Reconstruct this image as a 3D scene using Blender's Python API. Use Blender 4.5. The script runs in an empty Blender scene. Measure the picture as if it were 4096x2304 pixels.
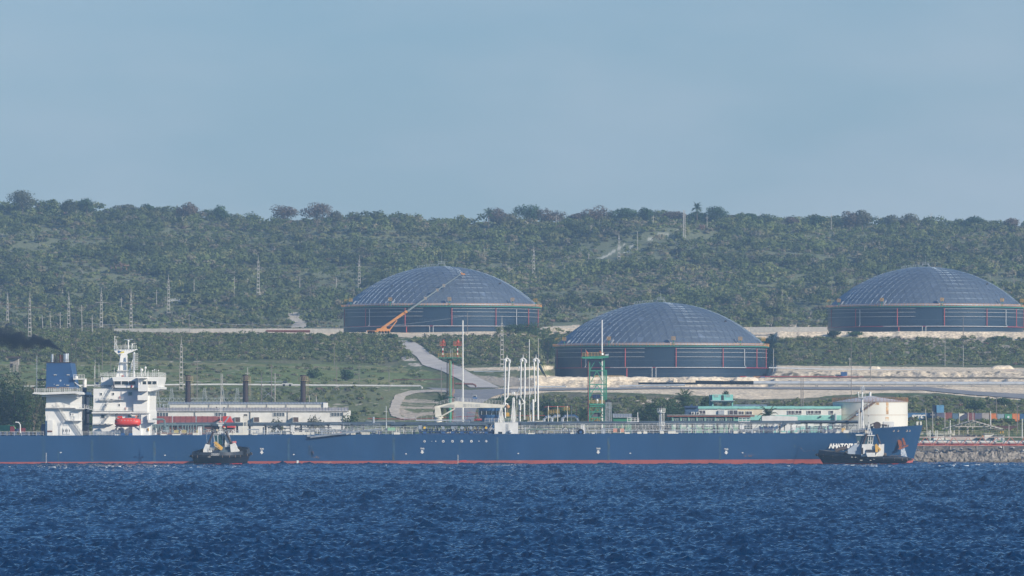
import bpy, bmesh, math, random
import numpy as np
from mathutils import Vector, Matrix
random.seed(7)
R_ = math.radians
SC = bpy.context.scene
COL = SC.collection
# ------------------------------------------------------------------ camera
F = 23077.0            # focal length in photo pixels (4096 wide)
CAM = np.array([0.0, 0.0, 15.0])
PITCH = math.atan((1625 - 1152) / F)
cam_d = bpy.data.cameras.new('camera')
cam_d.sensor_width = 36; cam_d.lens = 36 * F / 4096
cam_d.clip_start = 1; cam_d.clip_end = 20000
cam = bpy.data.objects.new('camera', cam_d); COL.objects.link(cam)
cam.location = CAM; cam.rotation_euler = (math.pi / 2 + PITCH, 0, 0)
SC.camera = cam
# ------------------------------------------------------------------ sky and sun
SUN_AZ, SUN_EL = R_(53), R_(25)         # azimuth measured from behind the camera towards the right
to_sun = Vector((math.sin(SUN_AZ) * math.cos(SUN_EL), -math.cos(SUN_AZ) * math.cos(SUN_EL), math.sin(SUN_EL)))
W = bpy.data.worlds.new('World'); SC.world = W; W.use_nodes = True
nt = W.node_tree; nt.nodes.clear()
def nd(t, typ, **k):
    n = t.nodes.new(typ)
    for a, b in k.items(): setattr(n, a, b)
    return n
out = nd(nt, 'ShaderNodeOutputWorld'); bg = nd(nt, 'ShaderNodeBackground')
sky = nd(nt, 'ShaderNodeTexSky'); sky.sky_type = 'NISHITA'; sky.sun_disc = False
sky.sun_elevation = SUN_EL; sky.sun_rotation = math.atan2(to_sun.x, to_sun.y)
sky.air_density = 1.3; sky.dust_density = 0.6; sky.ozone_density = 2.5; sky.altitude = 0
SKY_STRENGTH = 0.085
bg.inputs['Strength'].default_value = SKY_STRENGTH
tc = nd(nt, 'ShaderNodeTexCoord')
mp = nd(nt, 'ShaderNodeMapping'); mp.inputs['Scale'].default_value = (15, 15, 44)
nz = nd(nt, 'ShaderNodeTexNoise'); nz.inputs['Scale'].default_value = 1.0; nz.inputs['Detail'].default_value = 6; nz.inputs['Roughness'].default_value = .5
rp = nd(nt, 'ShaderNodeMapRange'); rp.inputs['From Min'].default_value = .38; rp.inputs['From Max'].default_value = .68; rp.inputs['To Min'].default_value = .50; rp.inputs['To Max'].default_value = .70
sxyz = nd(nt, 'ShaderNodeSeparateXYZ'); lo_ = nd(nt, 'ShaderNodeMapRange'); lo_.inputs['From Min'].default_value = .04; lo_.inputs['From Max'].default_value = .17; lo_.inputs['To Min'].default_value = 1; lo_.inputs['To Max'].default_value = .04
mul = nd(nt, 'ShaderNodeMath', operation='MULTIPLY')
tint = nd(nt, 'ShaderNodeMix', data_type='RGBA', blend_type='MULTIPLY'); tint.inputs['Factor'].default_value = 1
tint.inputs[7].default_value = (.21, .57, 1.02, 1)
cl = nd(nt, 'ShaderNodeMix', data_type='RGBA'); cl.inputs[7].default_value = (5.7, 6.35, 7.05, 1)
L = nt.links.new
L(tc.outputs['Generated'], mp.inputs['Vector']); L(mp.outputs[0], nz.inputs['Vector']); L(nz.outputs['Fac'], rp.inputs['Value'])
L(sky.outputs[0], tint.inputs[6]); L(tint.outputs[2], cl.inputs[6]); L(tc.outputs['Generated'], sxyz.inputs[0]); L(sxyz.outputs['Z'], lo_.inputs['Value']); L(rp.outputs[0], mul.inputs[0]); L(lo_.outputs[0], mul.inputs[1]); L(mul.outputs[0], cl.inputs['Factor'])
L(cl.outputs[2], bg.inputs['Color']); L(bg.outputs[0], out.inputs['Surface'])
sd = bpy.data.lights.new('sun', 'SUN'); sd.energy = 4.7; sd.angle = R_(.5); sd.color = (1, .90, .76)
so = bpy.data.objects.new('sun', sd); COL.objects.link(so)
so.rotation_euler = (-to_sun).to_track_quat('-Z', 'Y').to_euler(); so.location = (300, -200, 300)
SC.view_settings.view_transform = 'Standard'; SC.view_settings.look = 'None'
SC.view_settings.exposure = 0.25; SC.view_settings.gamma = 1
SC.render.engine = 'CYCLES'
SC.cycles.max_bounces = 6; SC.cycles.diffuse_bounces = 2; SC.cycles.glossy_bounces = 3
SC.cycles.volume_bounces = 0; SC.cycles.transparent_max_bounces = 8; SC.cycles.use_denoising = True
SC.cycles.sample_clamp_indirect = 4; SC.cycles.volume_step_rate = .5
# ------------------------------------------------------------------ pixel <-> world
cp, sp = math.cos(PITCH), math.sin(PITCH)
def P(x, y, Y):
    a = (x - 2048) / F; b = (1152 - y) / F
    dy = cp - b * sp; dz = sp + b * cp
    t = Y / dy
    return Vector((a * t, Y, CAM[2] + dz * t))
def proj(X, Y, Z):
    Z = Z - CAM[2]
    d = Y * cp + Z * sp; up = -Y * sp + Z * cp
    return 2048 + F * X / d, 1152 - F * up / d
class Fr:
    def __init__(s, ox, oy, k): s.o = (ox, oy, k)
    def __call__(s, x, y, Y):
        ox, oy, k = s.o
        return P(ox + x * k, oy + y * k, Y)
    def px(s, x, y): return (s.o[0] + x * s.o[2], s.o[1] + y * s.o[2])
G0 = Fr(0, 0, 1)
Z1 = Fr(0, 1250, .4487); Z2 = Fr(600, 1400, .3451); Z3 = Fr(1300, 1000, .3494); Z4 = Fr(1400, 1450, .3106)
Z5 = Fr(2200, 1200, .3494); Z6 = Fr(2100, 1450, .3106); Z7 = Fr(2800, 1450, .3106); Z8 = Fr(3400, 1450, .3106)
Q1 = Fr(3200, 1000, .3478); Q2 = Fr(0, 740, .5435); Q3 = Fr(1900, 740, .5435)
S5 = Fr(720, 1620, .1933); S6 = Fr(3200, 1540, .2485); S7 = Fr(100, 1330, .3106); S8 = Fr(350, 1330, .3106)
T1 = Fr(0, 1250, .2139); T2 = Fr(1680, 1330, .2693); T3 = Fr(1980, 1400, .2345); T4 = Fr(2300, 1380, .2484)
T5 = Fr(2900, 1560, .1553); T6 = Fr(3640, 1620, .1770); T7 = Fr(1350, 1480, .3106); T8 = Fr(2480, 1560, .1863)
# ------------------------------------------------------------------ materials
MATS = {}
def mat(name, col, rough=.6, metal=0, var=.12, scale=.6, bump=0, streak=None, stretch=(1, 1, 1), spec=.5, attr=None, wear=None, wscale=.5, wamt=.62, wstretch=(1, 1, 1)):
    if name in MATS: return MATS[name]
    m = bpy.data.materials.new(name); m.use_nodes = True; t = m.node_tree; b = t.nodes['Principled BSDF']
    b.inputs['Roughness'].default_value = rough; b.inputs['Metallic'].default_value = metal
    b.inputs['Specular IOR Level'].default_value = spec
    tc = nd(t, 'ShaderNodeTexCoord'); mp = nd(t, 'ShaderNodeMapping'); mp.inputs['Scale'].default_value = stretch
    n = nd(t, 'ShaderNodeTexNoise'); n.inputs['Scale'].default_value = scale; n.inputs['Detail'].default_value = 6
    t.links.new(tc.outputs['Object'], mp.inputs[0]); t.links.new(mp.outputs[0], n.inputs['Vector'])
    mr = nd(t, 'ShaderNodeMapRange'); mr.inputs['From Min'].default_value = .3; mr.inputs['From Max'].default_value = .7
    mr.inputs['To Min'].default_value = 1 - var; mr.inputs['To Max'].default_value = 1 + var
    t.links.new(n.outputs['Fac'], mr.inputs['Value'])
    mx = nd(t, 'ShaderNodeMix', data_type='RGBA', blend_type='MULTIPLY'); mx.inputs['Factor'].default_value = 1
    t.links.new(mr.outputs[0], mx.inputs[7])
    if attr:
        at = nd(t, 'ShaderNodeAttribute'); at.attribute_name = attr; t.links.new(at.outputs['Color'], mx.inputs[6])
    else: mx.inputs[6].default_value = (*col, 1)
    res = mx.outputs[2]
    if wear:
        mp2 = nd(t, 'ShaderNodeMapping'); mp2.inputs['Scale'].default_value = wstretch
        n2 = nd(t, 'ShaderNodeTexNoise'); n2.inputs['Scale'].default_value = wscale; n2.inputs['Detail'].default_value = 8; n2.inputs['Roughness'].default_value = .62
        t.links.new(tc.outputs['Object'], mp2.inputs[0]); t.links.new(mp2.outputs[0], n2.inputs['Vector'])
        r2 = nd(t, 'ShaderNodeMapRange'); r2.inputs['From Min'].default_value = wamt; r2.inputs['From Max'].default_value = wamt + .12
        t.links.new(n2.outputs['Fac'], r2.inputs['Value'])
        m2 = nd(t, 'ShaderNodeMix', data_type='RGBA'); m2.inputs[7].default_value = (*wear, 1)
        t.links.new(r2.outputs[0], m2.inputs['Factor']); t.links.new(res, m2.inputs[6]); res = m2.outputs[2]
    t.links.new(res, b.inputs['Base Color'])
    if bump:
        bp = nd(t, 'ShaderNodeBump'); bp.inputs['Distance'].default_value = bump
        t.links.new(n.outputs['Fac'], bp.inputs['Height']); t.links.new(bp.outputs[0], b.inputs['Normal'])
    MATS[name] = m
    return m
WHITE = mat('white_paint', (.76, .75, .70), .45, wear=(.45, .32, .2), wscale=.5, wamt=.72)
CREAM = mat('cream_paint', (.74, .70, .58), .5, wear=(.5, .33, .16), wscale=.6, wamt=.66)
BLUE = mat('blue_paint', (.035, .105, .27), .42, var=.1)
NAVY = mat('navy_paint', (.03, .06, .13), .5)
SLATE = mat('slate_pipe_paint', (.07, .10, .13), .5, var=.25)
GREYP = mat('grey_paint', (.30, .34, .38), .5, var=.2)
LGREY = mat('light_grey_metal', (.50, .53, .55), .4, .3)
SILVER = mat('silver_cladding', (.62, .64, .66), .33, .7, var=.1, scale=1.5)
DARK = mat('dark_metal', (.035, .035, .04), .6)
BLACK = mat('black_rubber', (.010, .011, .013), .8, spec=.15)
RUST = mat('rusty_steel', (.14, .055, .04), .8, var=.35, scale=2)
REDP = mat('red_paint', (.42, .055, .05), .5, var=.2)
BRED = mat('bright_red_paint', (.60, .05, .04), .4, var=.1)
ORANGE = mat('orange_paint', (.58, .25, .06), .5, var=.12)
YELLOW = mat('yellow_paint', (.62, .36, .05), .5, var=.15)
GREEN = mat('green_paint', (.05, .26, .16), .5, var=.2)
GLASS = mat('dark_window_glass', (.02, .03, .035), .12, var=.3, scale=2)
GLASSG = mat('green_window_glass', (.05, .16, .15), .15, var=.3, scale=2)
CONC = mat('concrete', (.42, .40, .36), .85, var=.15, scale=.8)
CONCD = mat('weathered_concrete', (.30, .28, .25), .9, var=.25, scale=1.2)
WOODP = mat('grey_timber_pole', (.20, .175, .16), .85, var=.25, scale=2)
TURQ = mat('turquoise_paint', (.27, .58, .50), .7, var=.12, scale=1)
def leafy():
    t = LEAF.node_tree; b = t.nodes['Principled BSDF']; tr = nd(t, 'ShaderNodeBsdfTranslucent'); ms = nd(t, 'ShaderNodeMixShader'); ms.inputs[0].default_value = .42
    src = b.inputs['Base Color'].links[0].from_socket; t.links.new(src, tr.inputs['Color']); t.links.new(b.outputs[0], ms.inputs[1]); t.links.new(tr.outputs[0], ms.inputs[2]); t.links.new(ms.outputs[0], t.nodes['Material Output'].inputs['Surface'])
BARK = mat('bark', (.16, .13, .105), .9, var=.3, scale=2)
LEAF = mat('foliage', (.1, .1, .1), .65, var=.12, scale=.4, attr='Col', spec=.15)
leafy()
# ------------------------------------------------------------------ mesh builder
class MB:
    def __init__(s): s.v = []; s.f = []
    def add(s, vs, fs):
        o = len(s.v); s.v.extend([tuple(v) for v in vs]); s.f.extend([tuple(i + o for i in f) for f in fs]); return s
    def box(s, a, b):
        x0, x1 = sorted((a[0], b[0])); y0, y1 = sorted((a[1], b[1])); z0, z1 = sorted((a[2], b[2]))
        return s.add([(x0, y0, z0), (x1, y0, z0), (x1, y1, z0), (x0, y1, z0), (x0, y0, z1), (x1, y0, z1), (x1, y1, z1), (x0, y1, z1)],
                     [(0, 3, 2, 1), (4, 5, 6, 7), (0, 1, 5, 4), (1, 2, 6, 5), (2, 3, 7, 6), (3, 0, 4, 7)])
    def tube(s, pts, r, n=6, r1=None, cap=True):
        pts = [Vector(p) for p in pts]; k = len(pts); ring = []
        for i, p in enumerate(pts):
            d = (pts[min(i + 1, k - 1)] - pts[max(i - 1, 0)])
            d = d.normalized() if d.length > 1e-9 else Vector((0, 0, 1))
            a = d.cross(Vector((0, 0, 1)) if abs(d.z) < .9 else Vector((0, 1, 0))).normalized(); b = d.cross(a)
            rr = r if r1 is None else r + (r1 - r) * i / (k - 1)
            ring.append([p + (a * math.cos(2 * math.pi * (j + .5) / n) + b * math.sin(2 * math.pi * (j + .5) / n)) * rr for j in range(n)])
        vs = [v for q in ring for v in q]; fs = []
        for i in range(k - 1):
            for j in range(n):
                fs.append((i * n + j, i * n + (j + 1) % n, (i + 1) * n + (j + 1) % n, (i + 1) * n + j))
        if cap: fs += [tuple(range(n))[::-1], tuple(range((k - 1) * n, k * n))]
        return s.add(vs, fs)
    def ball(s, c, r, n=10, m=6, sq=(1, 1, 1)):
        c = Vector(c); vs = []; fs = []
        for i in range(m + 1):
            t = math.pi * i / m
            for j in range(n):
                a = 2 * math.pi * j / n
                vs.append(c + Vector((math.sin(t) * math.cos(a) * r * sq[0], math.sin(t) * math.sin(a) * r * sq[1], math.cos(t) * r * sq[2])))
        for i in range(m):
            for j in range(n): fs.append((i * n + j, (i + 1) * n + j, (i + 1) * n + (j + 1) % n, i * n + (j + 1) % n))
        return s.add(vs, fs)
    def prism(s, front, back):   # two matching loops
        n = len(front)
        return s.add(list(front) + list(back), [tuple(range(n)), tuple(range(2 * n - 1, n - 1, -1))] + [((i + 1) % n, i, n + i, n + (i + 1) % n) for i in range(n)])
    # pixel-frame helpers
    def pbox(s, fr, x0, y0, x1, y1, Y0, Y1):
        a = fr(x0, y0, Y0); b = fr(x1, y1, Y0)
        return s.box((a.x, Y0, a.z), (b.x, Y1, b.z))
    def ppoly(s, fr, pts, Y0, Y1):
        A = [fr(x, y, Y0) for x, y in pts]
        return s.prism(A, [Vector((p.x, Y1, p.z)) for p in A])
    def ptube(s, fr, pts, Y, r, n=6, r1=None):
        return s.tube([fr(p[0], p[1], p[2] if len(p) > 2 else Y) for p in pts], r, n, r1)
    def prail(s, fr, x0, y0, x1, y1, Y, h, step=1.6, tiers=3, r=.035, Y1=None, post=None):
        a = fr(x0, y0, Y); b = fr(x1, y1, Y if Y1 is None else Y1)
        return s.rail(a, b, h, step, tiers, r, post)
    def rail(s, a, b, h, step=1.6, tiers=3, r=.035, post=None):
        a = Vector(a); b = Vector(b); n = max(1, int((b - a).length / step))
        for i in range(tiers):
            o = Vector((0, 0, h * (i + 1) / tiers)); s.tube([a + o, b + o], r, 4)
        for i in range(n + 1):
            p = a.lerp(b, i / n); s.tube([p, p + Vector((0, 0, h))], post or r * 1.1, 4)
        return s
    def stair(s, a, b, w=.7, n=14, r=.04):
        a = Vector(a); b = Vector(b)
        for k in (0, 1): 
            o = Vector((0, w * k, 0)); s.tube([a + o, b + o], r * 1.4, 4); s.tube([a + o + Vector((0, 0, .9)), b + o + Vector((0, 0, .9))], r, 4)
            for i in range(0, n + 1, 3): p = a.lerp(b, i / n) + o; s.tube([p, p + Vector((0, 0, .9))], r, 4)
        for i in range(n + 1):
            p = a.lerp(b, i / n); s.box(p + Vector((-.12, 0, -.02)), p + Vector((.12, w, .02)))
        return s
    def build(s, name, m, parent=None, smooth=False, **props):
        if not s.v: return None
        me = bpy.data.meshes.new(name); o = origin(parent)
        me.from_pydata([(v[0] - o[0], v[1] - o[1], v[2] - o[2]) for v in s.v], [], s.f)
        me.validate(); me.update()
        ms = m if isinstance(m, (list, tuple)) else [m]
        for q in ms: me.materials.append(q)
        if smooth:
            me.polygons.foreach_set('use_smooth', [True] * len(me.polygons)); 
            try: me.set_sharp_from_angle(angle=R_(40))
            except Exception: pass
        ob = bpy.data.objects.new(name, me); COL.objects.link(ob)
        if parent is not None: ob.parent = parent; ORG[ob.name] = ORG[parent.name]
        else: ORG[ob.name] = Vector((0, 0, 0))
        for k, v in props.items(): ob[k] = v
        return ob
ORG = {}
def origin(p): return ORG[p.name] if p is not None else (0, 0, 0)
LABELS = set()
def thing(name, label, cat, loc, group=None):
    o = bpy.data.objects.new(name, None); COL.objects.link(o); o.location = loc; o.empty_display_size = .5
    o['label'] = label; o['category'] = cat
    if group: o['group'] = group
    ORG[o.name] = Vector(loc)
    return o
def tag(o, label=None, cat=None, group=None, kind=None):
    for k, v in (('label', label), ('category', cat), ('group', group), ('kind', kind)):
        if v: o[k] = v
    return o
def copy_tree(o, parent=None):
    c = o.copy(); COL.objects.link(c)
    if parent is not None: c.parent = parent
    ORG[c.name] = ORG.get(o.name, Vector((0, 0, 0)))
    for ch in list(o.children): copy_tree(ch, c)
    return c
def text(name, body, p, h, m, parent, shear=0, bold=.0, align='LEFT', rz=0, sx=1):
    c = bpy.data.curves.new(name, 'FONT'); c.body = body; c.size = h / .72; c.shear = shear; c.extrude = .012; c.offset = bold; c.align_x = align
    o = bpy.data.objects.new(name, c); COL.objects.link(o); c.materials.append(m)
    o.parent = parent; o.location = Vector(p) - Vector(origin(parent)); o.rotation_euler = (math.pi / 2, 0, rz); o.scale = (sx, 1, 1)
    me = bpy.data.meshes.new_from_object(o); me.materials.clear(); me.materials.append(m); bpy.data.objects.remove(o)
    o = bpy.data.objects.new(name, me); COL.objects.link(o); o.parent = parent; o.location = Vector(p) - Vector(origin(parent)); o.rotation_euler = (math.pi / 2, 0, rz); o.scale = (sx, 1, 1)
    ORG[o.name] = ORG[parent.name]
    return o
def npmesh(name, V, Fc, m, parent=None, col=None, smooth=False, org=(0, 0, 0)):
    me = bpy.data.meshes.new(name); k = Fc.shape[1]
    V = (V - np.array(org)).astype(np.float32)
    me.vertices.add(len(V)); me.vertices.foreach_set('co', V.ravel())
    me.loops.add(Fc.size); me.loops.foreach_set('vertex_index', Fc.astype(np.int32).ravel())
    me.polygons.add(len(Fc)); me.polygons.foreach_set('loop_start', np.arange(0, Fc.size, k, dtype=np.int32))
    me.polygons.foreach_set('use_smooth', np.full(len(Fc), smooth))
    me.update(calc_edges=True)
    if col is not None:
        a = me.attributes.new('Col', 'FLOAT_COLOR', 'POINT')
        c4 = np.ones((len(V), 4), np.float32); c4[:, :3] = col; a.data.foreach_set('color', c4.ravel())
    me.materials.append(m)
    o = bpy.data.objects.new(name, me); COL.objects.link(o)
    if parent is not None: o.parent = parent; ORG[o.name] = ORG[parent.name]
    else: ORG[o.name] = Vector((0, 0, 0))
    return o
ORD = ['leftmost', 'second', 'third', 'fourth', 'fifth', 'sixth', 'seventh', 'eighth', 'ninth', 'tenth', 'eleventh', 'twelfth', 'thirteenth', 'fourteenth', 'fifteenth', 'sixteenth', 'seventeenth', 'eighteenth', 'nineteenth', 'twentieth', 'twenty-first', 'twenty-second', 'twenty-third', 'twenty-fourth', 'twenty-fifth', 'twenty-sixth', 'twenty-seventh', 'twenty-eighth', 'twenty-ninth', 'thirtieth', 'thirty-first', 'thirty-second', 'thirty-third', 'thirty-fourth', 'thirty-fifth', 'thirty-sixth', 'thirty-seventh', 'thirty-eighth', 'thirty-ninth', 'fortieth']
def nth(i, what='from the left'): return 'leftmost of its row' if i == 0 and what == 'from the left' else ORD[i] + ' ' + what
# ------------------------------------------------------------------ noise for the terrain
def vnoise(x, y, seed=0):
    rs = np.random.RandomState(seed); T = rs.rand(256, 256)
    xi = np.floor(x).astype(int); yi = np.floor(y).astype(int); fx = x - xi; fy = y - yi
    fx = fx * fx * (3 - 2 * fx); fy = fy * fy * (3 - 2 * fy)
    g = lambda a, b: T[a % 256, b % 256]
    return (g(xi, yi) * (1 - fx) + g(xi + 1, yi) * fx) * (1 - fy) + (g(xi, yi + 1) * (1 - fx) + g(xi + 1, yi + 1) * fx) * fy
def fbm(x, y, o=4, seed=0):
    r = 0; a = .5
    for i in range(o): r = r + a * vnoise(x * 2 ** i, y * 2 ** i, seed + i); a *= .5
    return r / (1 - .5 ** o)
def inpoly(px, py, poly):
    c = np.zeros(np.shape(px), bool); n = len(poly)
    for i in range(n):
        x0, y0 = poly[i]; x1, y1 = poly[(i + 1) % n]
        if y0 == y1: continue
        k = ((y0 > py) != (y1 > py)) & (px < (x1 - x0) * (py - y0) / (y1 - y0) + x0)
        c ^= k
    return c
# ------------------------------------------------------------------ terrain height
def zs(y, Y): return float(P(2048, y, Y).z)
def prof(lst): 
    return np.array([q[0] for q in lst], float), np.array([q[2] if q[1] == 'z' else zs(q[1], q[0]) for q in [(a if len(a) == 3 else (a[0], a[1])) for a in lst]])
near = [(1500, 'z', -6), (1541, 'z', -5), (1546, 'z', .3), (1549, 'z', 2.4), (1600, 'z', 3.2), (1660, 'z', 4.2)]
nearR = [(1500, 'z', -6), (1543, 'z', -4), (1547, 'z', .4), (1549, 'z', 1.7), (1555, 'z', 2.4), (1562, 'z', 4.0), (1600, 'z', 5.2), (1640, 'z', 7.2), (1700, 'z', 10.0), (1740, 'z', 10.9)]
def hillp(sk, y0=1308, b=1285): return [(2450, y0), (2550, b), (2700, b + (sk - b) * .22), (2900, b + (sk - b) * .60), (3050, b + (sk - b) * .88), (3150, sk), (3250, sk + 12), (3500, 'z', 105), (3900, 'z', 60)]
left = near + [(1780, 1603), (1900, 1546), (2000, 1492), (2080, 1450), (2200, 1352), (2290, 1329), (2400, 'z', 44.6)]
mid1 = near + [(1780, 1612), (1850, 1585), (1900, 1560), (1990, 1522), (2080, 1475), (2200, 1365), (2290, 1330), (2400, 'z', 44.6)]
mid2 = near + [(1780, 1625), (1880, 1598), (1960, 1562), (2040, 1512), (2100, 1452), (2180, 1370), (2230, 1342), (2290, 1329), (2400, 'z', 44.6)]
mid3 = near + [(1740, 1660), (1850, 1605), (1960, 1563), (2000, 1545), (2030, 1518), (2060, 1475), (2100, 1452), (2200, 1362), (2240, 1326), (2290, 'z', 44.3), (2400, 'z', 44.6)]
tk2 = near + [(1700, 1690), (1800, 1640), (1900, 1592), (1960, 1566), (1985, 1553), (2032, 1550), (2046, 1510), (2060, 'z', 25.0), (2205, 'z', 25.0), (2300, 1345), (2330, 1311), (2400, 1308)]
rt1 = nearR[:-2] + [(1700, 1690), (1800, 1640), (1900, 1592), (1960, 1568), (1985, 1553), (2030, 1528), (2055, 1511), (2070, 1509), (2085, 1485), (2120, 1470), (2160, 1454), (2232, 1366), (2245, 1326), (2250, 'z', 44), (2340, 'z', 44.2), (2400, 1322)]
rt2 = nearR + [(1800, 1645), (1880, 1612), (1930, 1590), (1985, 1556), (2030, 1528), (2055, 1511), (2070, 1509), (2085, 1485), (2120, 1472), (2160, 1456), (2232, 1368), (2245, 1328), (2250, 'z', 44), (2340, 'z', 44.2), (2400, 1322)]
COLS = [(-700, left + hillp(850)), (0, left + hillp(856)), (600, left + hillp(874)), (1000, left + hillp(890)), (1450, mid1 + hillp(900)), (1680, mid2 + hillp(912)),
        (1900, mid3 + hillp(910)), (2110, mid3 + hillp(903)), (2200, tk2 + hillp(902)), (2650, tk2 + hillp(886)), (3060, tk2 + hillp(898)), (3110, rt1 + hillp(905)),
        (3600, rt1 + hillp(915)), (4096, rt2 + hillp(925)), (4800, rt2 + hillp(935))]
YG = np.concatenate([np.arange(1535, 2460, 2.0), np.arange(2460, 3900, 12.0)])
CU = np.array([(c[0] - 2048) / F for c in COLS])
CZs = np.array([np.interp(YG, *prof(c[1])) for c in COLS])
def Hraw(u, Y):
    j = np.clip(np.searchsorted(CU, u) - 1, 0, len(CU) - 2); f = np.clip((u - CU[j]) / (CU[j + 1] - CU[j]), 0, 1); f = f * f * (3 - 2 * f)
    k = np.clip(np.searchsorted(YG, Y) - 1, 0, len(YG) - 2); g = np.clip((Y - YG[k]) / (YG[k + 1] - YG[k]), 0, 1)
    a = CZs[j, k] * (1 - g) + CZs[j, k + 1] * g; b = CZs[j + 1, k] * (1 - g) + CZs[j + 1, k + 1] * g
    return a * (1 - f) + b * f
def H(X, Y):
    X = np.asarray(X, float); Y = np.asarray(Y, float)
    z = Hraw(X / Y, Y)
    wl = np.clip((Y - 2420) / 120, 0, 1); wm = np.clip((Y - 1660) / 60, 0, 1) * (1 - wl)
    z = z + wl * ((fbm(X / 70, Y / 70, 3, 3) - .5) * 9) + wm * (fbm(X / 14, Y / 14, 3, 5) - .5) * .7
    wb = np.clip(1 - np.abs(Y - 2038) / 11, 0, 1) * np.clip((X + 2) / 10 + 1, 0, 1) + np.clip(1 - np.abs(Y - 2077) / 11, 0, 1) * np.clip((X - 88) / 6, 0, 1) + .5 * np.clip(1 - np.abs(Y - 2238) / 9, 0, 1) * np.clip((X - 88) / 6, 0, 1) + .35 * np.clip(1 - np.abs(Y - 1925) / 35, 0, 1)
    z = z + wb * (fbm(X / 3.2, Y / 10, 4, 15) - .5) * 3.0
    ws = np.clip((1568 - Y) / 6, 0, 1) * np.clip((Y - 1545) / 2, 0, 1)
    return z + ws * (fbm(X / 2.2, Y / 2.2, 3, 9) - .5) * 1.6
YH = np.arange(1547, 3300, 1.0)
def hit(px, py):
    a = (px - 2048) / F; b = (1152 - py) / F; dy = cp - b * sp; dz = sp + b * cp
    X = a / dy * YH; Z = CAM[2] + dz / dy * YH
    h = H(X, YH); k = np.nonzero(h >= Z)[0]
    i = k[0] if len(k) else len(YH) - 1
    return Vector((X[i], YH[i], float(h[i])))
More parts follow.
